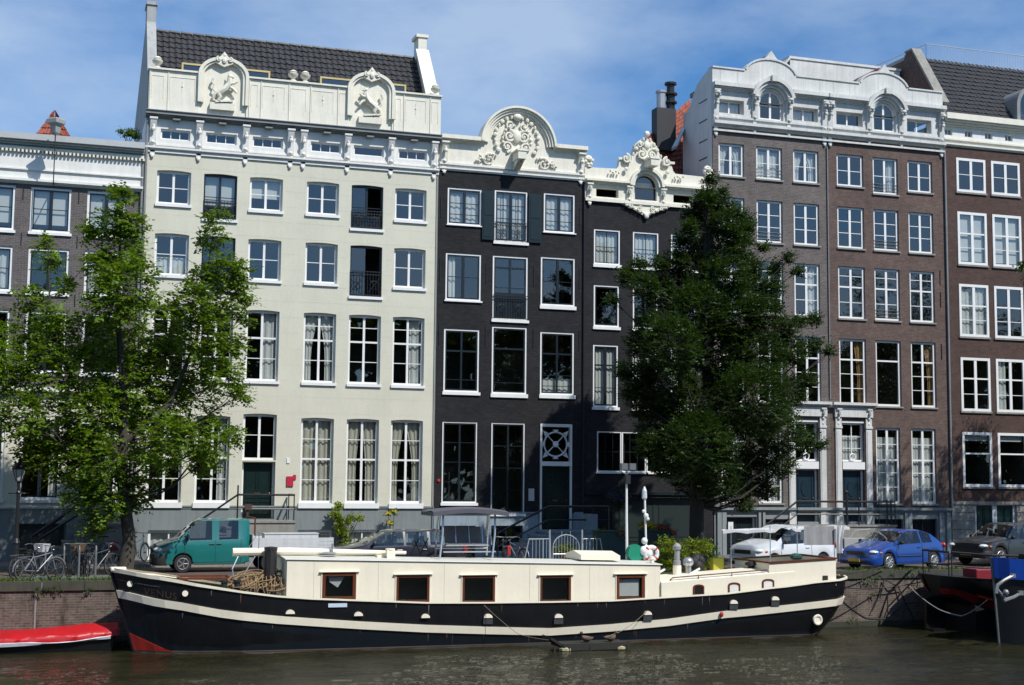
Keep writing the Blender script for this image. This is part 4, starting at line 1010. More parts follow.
def crown(clumps, axis, rng, dens=1.0, leaf=.11, lspray=.55, per=10, droop=.15, flat=.6, up=0.0):
    """sprays of separate leaves along fine twigs, filling uneven clumps. clumps: (x, y, z, r)"""
    V = []; Fc = []; TW = MB()
    for cx, cy, cz, r in clumps:
        n = int(dens*(150*r**2+30*r))+4
        for _ in range(n):
            while True:
                p = Vector((rng.uniform(-1, 1), rng.uniform(-1, 1), rng.uniform(-1, 1)))
                if .05 < p.length < 1: break
            p = p.normalized()*(p.length**.45)*(1.0 if rng.random() < .86 else rng.uniform(1.1, 1.5))
            o = Vector((cx+p.x*r, cy+p.y*r*1.0, cz+p.z*r*.95))
            d = Vector((o.x-axis[0], o.y-axis[1], 0)); d = d.normalized()*.7 if d.length > .1 else Vector((0, 0, 0))
            d += p*.6+Vector((rng.gauss(0, .45), rng.gauss(0, .45), rng.gauss(0, .2)-droop+up)); d.normalize()
            s = d.cross(Vector((0, 0, 1))); s = s.normalized() if s.length > .1 else Vector((1, 0, 0))
            nn = s.cross(d).normalized(); nn = (nn*flat+Vector((rng.gauss(0, .3), rng.gauss(0, .3), rng.gauss(0, .3)))*(1.3-flat)).normalized()
            s = nn.cross(d).normalized()
            L = lspray*rng.uniform(.6, 1.3); st = o-d*L*.5
            if rng.random() < .25: TW.tube([st-d*.25, st+d*L*.8], [.012, .004], 3, cap=False)
            for k in range(per):
                t = (k+.5)/per; sg = 1 if k % 2 else -1
                lf = leaf*rng.uniform(.7, 1.3)*(1-.3*t)
                q = st+d*(L*t)-Vector((0, 0, droop*.5*L*t*t))
                ld = (d*.5+s*sg*.9+Vector((rng.gauss(0, .25), rng.gauss(0, .25), rng.gauss(0, .25)-droop))).normalized()
                ls = ld.cross(nn+Vector((rng.gauss(0, .35), rng.gauss(0, .35), rng.gauss(0, .35)))).normalized()*lf*.33
                a = q; e = q+ld*lf; mid = q+ld*lf*.45
                i = len(V); V += [a, mid+ls, e, mid-ls]; Fc.append((i, i+1, i+2, i+3))
    mb = MB(); mb.v = [tuple(p) for p in V]; mb.f = Fc; mb.m = [0]*len(Fc)
    return mb, TW
def branches(mb, base, top, clumps, rng, r0=.2, stems=None):
    """limbs leave the trunk below each clump and curve up and out to it"""
    B, T = Vector(base), Vector(top)
    cand = []
    for pth in stems or [[B, T]]:
        P = [Vector(p) for p in pth]
        for a, b in zip(P, P[1:]): cand += [a.lerp(b, k/6) for k in range(6)]
    for cx, cy, cz, r in clumps:
        c = Vector((cx, cy, cz)); ok = [q for q in cand if q.z > B.z+1.9]
        st = min(ok, key=lambda q: (q-c).length+3*max(0, q.z-(c.z-.5*math.hypot(q.x-cx, q.y-cy)-.15)))
        dist = math.hypot(cx-st.x, cy-st.y); f = min(.97, (st.z-B.z)/(T.z-B.z)); w = max(.014, r0*(1-f)*.26+.01)
        m1 = st.lerp(c, .35)+Vector((rng.gauss(0, .12), rng.gauss(0, .12), -.1*dist)); m2 = st.lerp(c, .7)+Vector((rng.gauss(0, .12), rng.gauss(0, .12), -.02*dist))
        mb.tube([st, m1, m2, c], [w, w*.7, w*.45, w*.2], 6)
        for k in range(int(2+r*3)):
            e = c+Vector((rng.uniform(-1, 1), rng.uniform(-1, 1), rng.uniform(-.6, 1)))*r*.85; s0 = m2.lerp(c, rng.uniform(-.6, .9))
            mid = s0.lerp(e, .5)+Vector((rng.gauss(0, .06), rng.gauss(0, .06), rng.gauss(0, .06)))
            mb.tube([s0, mid, e], [w*.35+.004, w*.22+.004, .005], 4, cap=False)
BARK = paint('elm_bark', (.055, .047, .036), .95, .4, 3, .8, fine=10)
BARK2 = paint('lime_bark', (.03, .027, .021), .95, .4, 3, .8, fine=10)
def pxc(lst, Y, rng, spread):
    out = []
    for x, y, r in lst:
        yy = Y+rng.uniform(-1, 1)*spread*min(1.0, r/30); X, Z = at(x, y, yy); out.append((X, yy, Z, r/28.5))
    return out
rng = random.Random(3)
YL = 47.4
c1 = [(120, 196, 11), (112, 222, 17), (132, 224, 14), (124, 250, 22), (108, 268, 18), (130, 285, 28), (112, 300, 24), (88, 232, 8), (92, 262, 9), (215, 215, 9), (211, 238, 13), (222, 268, 17), (206, 282, 18), (240, 268, 9), (240, 290, 14), (190, 300, 20), (225, 305, 18),
      (45, 244, 7), (50, 262, 10), (62, 285, 9), (30, 300, 14), (48, 318, 14), (26, 335, 17), (14, 372, 17), (45, 370, 27), (20, 415, 22), (52, 425, 28), (84, 335, 24), (100, 372, 34), (150, 330, 34), (128, 390, 38), (170, 372, 34), (205, 335, 24), (190, 405, 28), (222, 375, 20), (236, 345, 11), (240, 395, 10), (165, 440, 27), (205, 440, 22), (232, 436, 10), (130, 430, 30), (90, 415, 28), (60, 460, 20), (95, 462, 26), (135, 470, 20), (80, 492, 17), (105, 505, 18), (92, 525, 12), (136, 498, 12), (202, 462, 14), (75, 445, 20), (30, 455, 14), (245, 320, 6)]
cl = pxc(c1, YL, rng, 1.7)
bx, by = atg(125, 566); bx = 2.55; by = YL
tr = Thing('canal_tree', 'light green leafy tree with an open crown beside the bow of the barge', 'tree', (bx, by, 0))
tx, tz = at(119, 255, YL)
mb = MB(); pts = [(bx-.05, by, -.05), (bx, by, .25), (bx+.06, by, 1.2), (at(122, 480, YL)[0], by, 3.1), (at(124, 400, YL)[0], by, at(124, 400, YL)[1]), (at(118, 320, YL)[0], by, at(118, 320, YL)[1]), (tx, by, tz+1.5)]
mb.tube(pts, [.34, .26, .21, .18, .13, .08, .02], 12); mb.tube([(at(124, 440, YL)[0], by, 4.3), (at(170, 400, YL)[0], by+.2, 5.6), (at(197, 340, YL)[0], by+.3, 7.7), (at(214, 225, YL)[0], by+.2, 11.4)], [.12, .09, .06, .015], 8)
mb.tube([(at(122, 460, YL)[0], by, 3.7), (at(80, 400, YL)[0], by-.3, 5.7), (at(50, 330, YL)[0], by-.4, 8), (at(48, 255, YL)[0], by-.3, 10.5)], [.1, .07, .04, .01], 8)
S2 = [(at(124, 440, YL)[0], by, 4.3), (at(170, 400, YL)[0], by+.2, 5.6), (at(197, 340, YL)[0], by+.3, 7.7), (at(214, 225, YL)[0], by+.2, 11.4)]; S3 = [(at(122, 460, YL)[0], by, 3.7), (at(80, 400, YL)[0], by-.3, 5.7), (at(50, 330, YL)[0], by-.4, 8), (at(48, 255, YL)[0], by-.3, 10.5)]
branches(mb, (bx, by, 0), (tx, by, tz+1.4), cl, rng, .2, [pts[1:], S2, S3]); tr.part('trunk', mb, BARK, smooth=True)
cr, tw = crown(cl, (bx, by), rng, dens=1.18, leaf=.17, lspray=.62, per=9, droop=.12, flat=.8)
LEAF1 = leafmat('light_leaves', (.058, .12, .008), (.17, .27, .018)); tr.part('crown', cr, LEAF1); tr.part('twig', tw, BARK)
rng = random.Random(9)
cl2 = pxc([(-12, 345, 14), (-16, 380, 24), (-14, 420, 24), (-40, 400, 40), (-35, 350, 40), (-50, 450, 35), (-80, 380, 60), (-60, 300, 40), (-90, 450, 40)], YL, rng, 1.5)
b2 = (-4.2, YL, 0); tr2 = Thing('canal_tree', 'light green tree at the edge of the photo, only its outer twigs showing', 'tree', b2)
mb = MB(); mb.tube([(-4.2, YL, -.05), (-4.25, YL, 3), (-4.1, YL, 10)], [.27, .2, .05], 10); branches(mb, b2, (-4.1, YL, 10), cl2, rng, .2); tr2.part('trunk', mb, BARK, smooth=True)
cr, tw = crown(cl2, (-4.2, YL), rng, dens=.8, leaf=.165, lspray=.62, per=9, flat=.8); tr2.part('crown', cr, LEAF1)
# dark dense tree
rng = random.Random(5); YR = 47.6
c3 = [(700, 202, 9), (726, 206, 9), (746, 222, 8), (689, 214, 7), (664, 285, 10), (628, 277, 11), (646, 288, 15), (660, 266, 9), (640, 264, 7), (676, 262, 13), (775, 270, 8), (789, 258, 5), (798, 272, 6), (772, 288, 12), (752, 266, 11), (764, 248, 5), (690, 228, 9), (737, 214, 7), (748, 228, 7), (680, 240, 7), (715, 205, 11), (724, 192, 5), (815, 320, 7), (612, 300, 5), (830, 352, 5), (711, 180, 6), (708, 198, 10), (701, 216, 14), (722, 222, 14), (735, 232, 10), (712, 244, 20), (692, 250, 14), (737, 250, 14), (748, 240, 6), (682, 262, 8), (700, 270, 22), (728, 275, 22), (680, 284, 15), (752, 285, 14), (745, 262, 8), (670, 300, 18), (700, 310, 30), (735, 315, 30), (762, 312, 20), (785, 328, 12), (800, 322, 7), (650, 325, 16), (640, 345, 15), (672, 345, 30), (715, 355, 40), (755, 355, 32), (792, 352, 16), (815, 345, 8), (640, 375, 16), (622, 372, 8), (665, 385, 30), (705, 405, 42), (752, 400, 40), (792, 392, 18), (808, 380, 8), (645, 405, 18), (660, 425, 25), (700, 445, 36), (740, 442, 36), (780, 432, 24), (806, 440, 11), (648, 445, 13), (668, 462, 18), (715, 475, 25), (752, 472, 22), (782, 465, 13), (738, 492, 17), (765, 490, 11), (690, 478, 20), (822, 446, 5), (630, 392, 9), (746, 506, 7)]
cl3 = pxc(c3, YR, rng, 1.9)
bx = 23.05; tr3 = Thing('canal_tree', 'dense dark green cone shaped tree standing in front of the black and grey-brown houses', 'tree', (bx, YR, 0))
tx, tz = at(710, 200, YR)
mb = MB(); mb.tube([(bx, YR, -.05), (bx, YR, .3), (bx+.02, YR, 2), (bx+.05, YR, 5), (bx+.1, YR, 9), (tx, YR, tz)], [.36, .30, .27, .22, .14, .03], 12)
branches(mb, (bx, YR, 0), (tx, YR, tz), cl3, rng, .25); tr3.part('trunk', mb, BARK2, smooth=True)
cr, tw = crown(cl3, (bx, YR), rng, dens=3.8, leaf=.12, lspray=.5, per=9, droop=-.08, flat=.7, up=.1)
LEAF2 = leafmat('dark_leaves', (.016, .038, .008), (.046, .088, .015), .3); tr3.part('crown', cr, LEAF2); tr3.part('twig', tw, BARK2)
cl4 = pxc([(1075, 240, 26), (1100, 300, 40), (1110, 380, 45), (1140, 260, 45), (1150, 340, 50), (1085, 350, 30), (1160, 420, 45), (1190, 300, 45), (1110, 440, 30), (1020, 268, 3), (1034, 276, 9), (1056, 290, 26), (1066, 330, 32), (1024, 262, 3)], 46.5, rng, .8)
tr4 = Thing('canal_tree', 'tree just out of the photo whose leaf tips show before the red-brown house', 'tree', (39.6, 46.5, 0))
mb = MB(); mb.tube([(39.6, 46.5, -.05), (39.6, 46.5, 4), (39.4, 46.5, 10.5)], [.28, .22, .05], 10); branches(mb, (39.6, 46.5, 0), (39.4, 46.5, 10.5), cl4, rng, .2); tr4.part('trunk', mb, BARK, smooth=True)
cr, tw = crown(cl4, (39.6, 46.5), rng, dens=1, leaf=.14, per=8); tr4.part('crown', cr, LEAF2)
# trees on the near bank, mirrored in the lower windows
rng = random.Random(11); far = []
for k in range(52):
    x = -50+k*3.6+rng.uniform(-1, 1); far += [(x+rng.uniform(-2, 2), -22+rng.uniform(-2, 2), 2.5+j*2.05+rng.uniform(-.8, .8)+1.2*sin(k*1.7), rng.uniform(2.2, 3.2)) for j in range(8)]
V = MB()
for cx, cy, cz, r in far:
    for _ in range(150):
        p = Vector((rng.gauss(0, 1), rng.gauss(0, 1), rng.gauss(0, 1))).normalized()*r*rng.uniform(.5, 1.05); c = Vector((cx, cy, cz))+p
        a = Vector((rng.gauss(0, 1), rng.gauss(0, 1), rng.gauss(0, 1))).normalized()*.55; b_ = a.orthogonal().normalized()*.4
        i = len(V.v); V.v += [tuple(c-a), tuple(c+b_), tuple(c+a), tuple(c-b_)]; V.f.append((i, i+1, i+2, i+3)); V.m.append(0)
tag(link_mesh('near_bank_foliage', V, LEAF2), 'dark foliage on the opposite bank, mirrored in the lower windows', 'foliage', kind='stuff')
# plants on the quay and facades
GRASS = leafmat('weeds', (.05, .09, .012), (.11, .16, .03))
rng = random.Random(21); V = MB()
for _ in range(1700):
    x = rng.choice([rng.uniform(-1.5, 2.3), rng.uniform(27.5, 33.5), rng.uniform(-1.5, 34)]); y = QY+.12+abs(rng.gauss(0, .35)); 
    h_ = rng.uniform(.03, .14)*(1.6 if x < 2.3 and rng.random() < .3 else 1); a = rng.uniform(0, 6.28)
    i = len(V.v); z = .06 if y < QY+.5 else .004
    V.v += [(x-.025*cos(a), y-.025*sin(a), z), (x+.025*cos(a), y+.025*sin(a), z), (x+rng.gauss(0, .05), y+rng.gauss(0, .05), z+h_)]; V.f.append((i, i+1, i+2)); V.m.append(0)
tag(link_mesh('quay_grass', V, GRASS), 'tufts of grass and weeds growing along the quay coping', 'grass', kind='stuff')

rng = random.Random(77); V = MB()
for _ in range(90):
    cx = rng.uniform(-3, 30); cz = rng.choice([rng.uniform(-.25, .02), rng.uniform(-1.7, -.3)]); r = rng.uniform(.04, .22)
    for _ in range(int(r*220)):
        a = rng.uniform(0, 6.28); q = r*rng.random()**.5; x = cx+q*1.6*cos(a); z = cz+q*sin(a)*.8-q*.4; y = QY-.06-rng.uniform(0, .07)
        i = len(V.v); l = rng.uniform(.02, .055); V.v += [(x-l*.5, y, z), (x+l*.5, y-.01, z+.01), (x+rng.gauss(0, .02), y-.03, z-l*1.4)]; V.f.append((i, i+1, i+2)); V.m.append(0)
tag(link_mesh('wall_moss', V, leafmat('moss_leaves', (.02, .032, .008), (.05, .07, .015), .15)), 'small weeds and moss growing out of the quay brickwork', 'moss', kind='stuff')
# ================================================================== boats
HULLB = paint('hull_black', (.008, .008, .010), .34, .5, 1.4, .15, streak=.5)
HULLN = paint('hull_navy', (.008, .012, .017), .35, .3, 1.2, .1)
BCREAM = paint('boat_cream', (.84, .77, .61), .4, .05, 1.4, .03, streak=.10)
BROWNW = paint('varnished_wood', (.13, .035, .015), .35, .25, 3, .1)
DECK = paint('deck_paint', (.60, .59, .52), .6, .12, 2, .1)
REDP = paint('antifoul_red', (.45, .03, .02), .5, .3, 2, .1)
SLIME = paint('waterline_slime', (.12, .15, .13), .6, .4, 2, .3)
ROPE = paint('tan_rope', (.26, .17, .085), .9, .3, 8, .4)
STEEL = paint('bright_metal', (.50, .52, .53), .3, .1, 4, 0, metal=.7)
BLKR = paint('black_rubber', (.012, .012, .012), .7, .2, 5, .1)
GREYC = paint('grey_canvas', (.09, .09, .105), .85, .15, 4, .1)
def lerp_tab(tab, x):
    if x <= tab[0][0]: return tab[0][1]
    for (a, b), (c, d) in zip(tab, tab[1:]):
        if x <= c:
            t = (x-a)/(c-a); t = t*t*(3-2*t)*.35+t*.65; return b+(d-b)*t
    return tab[-1][1]
barge = Thing('house_barge', 'long black and cream houseboat barge moored along the quay wall', 'barge', (14, 42.6, WZ))
YC = 42.62
SHEER = [(1.9, .44), (3.2, .25), (4.3, .06), (5.4, -.12), (6.5, -.26), (8, -.38), (11.7, -.55), (16.6, -.58), (20.8, -.43), (23.0, -.24), (24.6, -.08), (26.15, .0)]
HW = [(1.9, .02), (2.15, .22), (2.6, .55), (3.2, .88), (4.2, 1.18), (5.5, 1.34), (7.5, 1.40), (21, 1.40), (22.6, 1.36), (23.8, 1.37), (24.7, 1.34), (25.3, 1.24), (25.8, .85), (26.15, .12)]
def hullpt(x, f, side):
    """f: 0 keel(-2.6) .. 1 sheer; stem rakes forward, stern overhangs"""
    zs = lerp_tab(SHEER, x); z = -2.5+(zs+2.5)*f; w = lerp_tab(HW, x)
    xx = x
    if x < 6: xx = x+(1-f)*.9*(1-(x-1.9)/4.1)
    g = max(0, 1-f)
    if x > 21: xx = x-g**2.2*2.1*(max(0, x-21)/5.15)**1.4
    k = 1-.28*(1-f)**2*(1 if 5 < x < 21 else 1.5)
    return (xx, YC+side*w*k, z)
def hull_y(X, Z):
    x = X
    for _ in range(12):
        f = (Z+2.5)/(lerp_tab(SHEER, x)+2.5); q = hullpt(x, f, -1); x += (X-q[0])*.8
    return q[1]
xs = [1.9, 2.0, 2.15, 2.35, 2.6, 2.9, 3.2, 3.7, 4.2, 4.8, 5.5, 6.5, 7.5, 9, 11, 13, 15, 17, 19, 21, 21.8, 22.6, 23.2, 23.8, 24.3, 24.7, 25.0, 25.3, 25.55, 25.75, 25.9, 26.05, 26.15]
STT = [(1.9, -.1), (3.2, -.34), (5.4, -.69), (7.2, -.88), (9.9, -1.09), (11.7, -1.22), (15, -1.37), (18, -1.26), (21, -.96), (26.15, -.62)]   # top of cream strake
def strakef(x, dz=0): return (lerp_tab(STT, x)+dz+2.5)/(lerp_tab(SHEER, x)+2.5)
mb = MB(); fl = [0, .2, .35, .5, .65, .8, .92, 1.0]
for sd in (-1, 1): mb.loft([[hullpt(x, f, sd) for f in fl] for x in xs], cap=False)
mb.loft([[hullpt(x, 0, -1), hullpt(x, 0, 1)] for x in xs], cap=False)
mb.quad(hullpt(26.15, 1, -1), hullpt(26.15, 1, 1), hullpt(26.15, 0, 1), hullpt(26.15, 0, -1))
hull = barge.part('hull', mb, HULLB, smooth=True)
def strip(f0, f1, off, xs_, side=-1):
    m = MB(); rows = []
    for x in xs_:
        a, b = Vector(hullpt(x, f0(x), side)), Vector(hullpt(x, f1(x), side)); o = Vector((0, side*off, 0))
        if x < 3: o += Vector((-off*.7, 0, 0))
        if x > 24.5: o += Vector((off*.9, 0, 0))
        rows.append([a, a+o, b+o, b])
    return m.loft(rows, cap=True)
for sd in (-1, 1):
    barge.part('rubbing_strake', strip(lambda x: strakef(x, -.225), lambda x: strakef(x), .045, xs, sd), BCREAM, hull, smooth=False)
    barge.part('bulwark_cap', strip(lambda x: 1.0-.005, lambda x: 1.0+.018+.022*max(0, (6-x)/4), .05, xs, sd), BCREAM, hull)
barge.part('boot_top', strip(lambda x: (WZ-.1+2.5)/(lerp_tab(SHEER, x)+2.5), lambda x: (WZ+.07+2.5)/(lerp_tab(SHEER, x)+2.5), .012, xs), SLIME, hull)
barge.part('lower_side', strip(lambda x: (WZ+.07+2.5)/(lerp_tab(SHEER, x)+2.5), lambda x: strakef(x, -.26), .006, xs), HULLN, hull)
barge.part('bow_patch', strip(lambda x: (WZ+.05+2.5)/(lerp_tab(SHEER, x)+2.5), lambda x: (WZ+.55-(x-1.9)*.42+2.5)/(lerp_tab(SHEER, x)+2.5), .016, [1.9, 2.0, 2.15, 2.35, 2.6, 2.9, 3.2]), REDP, hull)
barge.part('stem_bar', MB().tube([Vector(hullpt(1.9, f, 0))+Vector((-.02, 0, 0)) for f in (0, .3, .6, .9, 1.03)], .05, 6), HULLB, hull)
barge.part('bow_cap', MB().box(1.86, 2.3, YC-.16, YC+.16, .45, .56), BCREAM, hull, bevel=.03)
mb = MB(); mb.loft([[(hullpt(x, 1, 1)[0], YC-.0-lerp_tab(HW, x)*.98, lerp_tab(SHEER, x)-.22), (hullpt(x, 1, 1)[0], YC+lerp_tab(HW, x)*.98, lerp_tab(SHEER, x)-.22)] for x in xs], cap=False)
barge.part('deck', mb, DECK)
ys = lambda x: YC-lerp_tab(HW, x)-.01
for x in (2.35, 3.85):
    zc = lerp_tab(SHEER, x)-.28; barge.part('hawse_hole', MB().lathe([(.085, 0), (.085, .05), (.04, .06)], (x+.05, hull_y(x+.05, zc)-.06, zc), 12, 'y'), BCREAM, hull)
LET = paint('faded_letters', (.045, .03, .022), .6, .2, 3, 0)
tx = bpy.data.curves.new('lettering', 'FONT'); tx.body = 'VENUS'; tx.size = .27; tx.extrude = .006; tx.space_character = 1.15
to = bpy.data.objects.new('lettering', tx); COL.objects.link(to); dg = bpy.context.evaluated_depsgraph_get(); me = bpy.data.meshes.new_from_object(to.evaluated_get(dg)); bpy.data.objects.remove(to)
mt = MB(); sx, sz = at(152, 586, 41.3)
for v_ in me.vertices:
    X0 = 2.78+v_.co.x; t = v_.co.x; Z0 = lerp_tab(SHEER, X0)-.50+v_.co.y; mt.v.append((X0, hull_y(X0, Z0)-.004-(.01 if v_.co.z > 0 else 0), Z0))
mt.f = [tuple(p.vertices) for p in me.polygons]; mt.m = [0]*len(mt.f); barge.part('name_lettering', mt, LET, hull)
for px, py in ((290, 612), (358, 614), (425, 616), (487.6, 616), (558, 616), (647, 613), (733, 602), (775, 598.5)):
    x, z = at(px, py, 41.25); m = MB(); y = ys(x)
    m.prism([(x+.135*cos(w), z+.12*sin(w)-.05) for w in [pi*k/8 for k in range(9)]], y-.05, y+.02); barge.part('vent_cowl', m, BCREAM, hull)
    if px > 470: barge.part('vent_grille', MB().box(x-.15, x+.15, y-.022, y+.02, z-.24, z-.06), paint('grille_grey', (.035, .038, .042), .6, .3, 6, .2), hull)
x, z = at(813, 619, 41.7); barge.part('porthole', MB().torus((x, hull_y(x, z)-.04, z), .14, .045, 'y', 18, 6).lathe([(.13, 0), (.12, .1)], (x, hull_y(x, z)-.05, z), 14, 'y'), BCREAM, hull)
x, z = at(337, 605, 41.3); barge.part('registration_plate', MB().box(x-.28, x+.28, ys(x)-.02, ys(x)+.01, z-.055, z+.055), paint('pale_blue_plate', (.55, .63, .72), .4, .05, 3, 0), hull)
x, z = at(720, 614, 41.3); barge.part('red_valve', MB().ball((x, ys(x)-.03, z), .07, .05, .09), REDP, hull)
for x, zt in ((24.75, .42),): barge.part('bollard', MB().box(x-.09, x+.09, ys(x)+.05, ys(x)+.2, -.15, zt-.3), BLKR, hull)
rng = random.Random(6); RUST = paint('rust_run', (.10, .045, .02), .85, .4, 6, .2); SALT = paint('pale_run', (.10, .105, .10), .7, .4, 6, .1)
for k in range(26):
    x = rng.uniform(3.5, 24.5); zt = lerp_tab(STT, x)-.27 if k % 2 else lerp_tab(SHEER, x)-.05; L_ = rng.uniform(.08, .3); w_ = rng.uniform(.008, .022)
    m = MB(); q = [(x-w_, zt), (x+w_, zt), (x+w_*.3, zt-L_), (x-w_*.3, zt-L_)]
    m.add([(a, hull_y(a, b)-.014, b) for a, b in q], [(0, 1, 2, 3)]); barge.part('rust_streak' if k % 3 else 'salt_streak', m, RUST if k % 3 else SALT, hull)
barge.part('waterline_rust', strip(lambda x: (WZ+.02+2.5)/(lerp_tab(SHEER, x)+2.5), lambda x: (WZ+.055+2.5)/(lerp_tab(SHEER, x)+2.5), .015, xs), paint('rusty_waterline', (.11, .04, .025), .8, .5, 1.2, .2), hull)
# main cabin
CY0, CY1 = 41.42, 43.75
CT = lambda x: .80+(x-6.8)*(-.023)
cab = MB()
for x in (7.6, 9.55, 11.6, 14.35, 16.35): barge.part('plate_seam', MB().box(x-.006, x+.006, CY0-.004, CY0+.01, -.6, CT(x)), paint('seam_paint', (.55, .50, .40), .5, .1, 3, 0))
top = [(x, CT(x)) for x in (6.8, 18.78)]; wb = lambda x: lerp_tab(SHEER, x)-.05
WIN = [((322, 356), (572, 600)), ((396, 429.5), (574.5, 602.5)), ((462, 495), (575, 603)), ((539.7, 571), (575, 602.5)), ((616, 645), (574, 600.5))]
wn = []
for (a, b), (c, d) in WIN:
    xa, z1 = at(a, c, CY0); xb, z0 = at(b, d, CY0); wn.append((xa+.04, xb-.04, z0+.04, z1-.05))
# front wall as cells round the windows
edges = sorted([6.8, 18.78]+[v for w_ in wn for v in w_[:2]])
for a, b in zip(edges, edges[1:]):
    hit = [w_ for w_ in wn if w_[0] <= (a+b)/2 <= w_[1]]
    zt = lambda x: CT(x)
    if hit:
        z0, z1 = hit[0][2:]
        cab.quad((a, CY0, wb(a)-.3), (b, CY0, wb(b)-.3), (b, CY0, z0), (a, CY0, z0)); cab.quad((a, CY0, z1), (b, CY0, z1), (b, CY0, zt(b)), (a, CY0, zt(a)))
        for p in (a, b): cab.quad((p, CY0, z0), (p, CY0+.12, z0), (p, CY0+.12, z1), (p, CY0, z1))
        for z in (z0, z1): cab.quad((a, CY0, z), (b, CY0, z), (b, CY0+.12, z), (a, CY0+.12, z))
    else: cab.quad((a, CY0, wb(a)-.3), (b, CY0, wb(b)-.3), (b, CY0, zt(b)), (a, CY0, zt(a)))
cab.quad((6.8, CY0, -.8), (6.8, CY1, -.8), (6.8, CY1, CT(6.8)), (6.8, CY0, CT(6.8))); cab.quad((18.78, CY0, -1), (18.78, CY1, -1), (18.78, CY1, CT(18.8)), (18.78, CY0, CT(18.8)))
cab.quad((6.8, CY1, -.8), (18.78, CY1, -1), (18.78, CY1, CT(18.8)), (6.8, CY1, CT(6.8)))
cabin = barge.part('cabin', cab, BCREAM)
m = MB(); m.loft([[(x, CY0-.04, CT(x)+.003), (x, CY0-.03, CT(x)+.025), (x, (CY0+CY1)/2, CT(x)+.07), (x, CY1+.03, CT(x)+.025), (x, CY1+.04, CT(x)+.003)] for x in (6.74, 10, 14, 18.84)])
barge.part('cabin_roof', m, DECK, cabin)
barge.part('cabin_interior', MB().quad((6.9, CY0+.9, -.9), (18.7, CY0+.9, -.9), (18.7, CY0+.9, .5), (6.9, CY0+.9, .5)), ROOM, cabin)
for i, (xa, xb, z0, z1) in enumerate(wn):
    m = MB(); y = CY0-.025; fw = .07 if i in (0, 4) else .04
    m.box(xa-.02, xa+fw, y, y+.1, z0-.02, z1+.02).box(xb-fw, xb+.02, y, y+.1, z0-.02, z1+.02).box(xa+fw, xb-fw, y+.001, y+.1, z1-fw, z1+.02).box(xa+fw, xb-fw, y+.001, y+.1, z0-.02, z0+fw)
    w_ = barge.part('cabin_window', m, BROWNW)
    barge.part('pane', MB().quad((xa, CY0+.06, z0), (xb, CY0+.06, z0), (xb, CY0+.06, z1), (xa, CY0+.06, z1)), GLASS, w_)
    m = MB(); m.box(xa-.12, xb+.12, y-.05, CY0-.001, z1+.045, z1+.065).box(xa-.06, xa-.03, y, CY0-.001, z0-.04, z1+.04).box(xb+.03, xb+.06, y, CY0-.001, z0-.04, z1+.04)
    barge.part('window_trim', m, BCREAM, w_)
    if i == 0: barge.part('curtain', MB().add([(xa+.18, CY0+.1, z1-.06), (xb-.3, CY0+.1, z1-.1), (xb-.5, CY0+.1, z1-.42), (xb-.75, CY0+.1, z1-.25)], [(0, 1, 2, 3)]), CURT, w_)
    if i == 4: barge.part('blind', MB().box(xa+.1, xb-.12, CY0+.1, CY0+.11, z0+.1, z1-.12), CURT, w_)
# aft cabin
AY0, AY1 = 41.34, 43.8
aft = MB(); T2 = lambda x: -.03+(x-18.84)*(.28/4.48)
aft.loft([[(x, AY0, wb(x)-.4), (x, AY0, T2(x)), (x, AY0+.12, T2(x)+.06), (x, (AY0+AY1)/2, T2(x)+.14), (x, AY1, T2(x)), (x, AY1, wb(x)-.4)] for x in (18.785, 20, 21.5, 23.6)])
aftc = barge.part('aft_cabin', aft, BCREAM)
m = MB(); m.tube([(19.1, AY0+.03, T2(19.1)+.06)]+[(x, AY0+.03, T2(x)+.13) for x in (19.2, 20.5, 22.6)], .02, 6)
for x in (20.1, 21.3): m.tube([(x, AY0+.03, T2(x)+.02), (x, AY0+.03, T2(x)+.13)], .015, 5)
barge.part('handrail', m, BROWNW, aftc)
for (a, b), (c, d) in (((693, 704), (585, 599)), ((728, 740), (583, 597)), ((762, 774), (579.5, 594.5))):
    xa, z1 = at(a, c, AY0); xb, z0 = at(b, d, AY0); m = MB(); y = AY0-.03; hw = (xb-xa)/2; cx = (xa+xb)/2
    outer = [(xa, z0)]+[(cx-hw, z1-.06)]+arc(cx, z1-.06, hw, .08, pi, 0, 8)+[(xb, z1-.06), (xb, z0)]
    inner = [(xa+.05, z0)]+[(cx-hw+.05, z1-.09)]+arc(cx, z1-.09, hw-.05, .06, pi, 0, 8)+[(xb-.05, z1-.09), (xb-.05, z0)]
    m.band(inner, outer, y, AY0+.02).box(xa-.02, xb+.02, y-.003, AY0+.02, z0-.05, z0)
    w_ = barge.part('cabin_window', m, BROWNW)
    barge.part('blind', MB().prism(inner, AY0-.012, AY0-.002), CURT if a > 700 else paint('dark_window_film', (.02, .018, .02), .1, .1, 3, 0), w_)
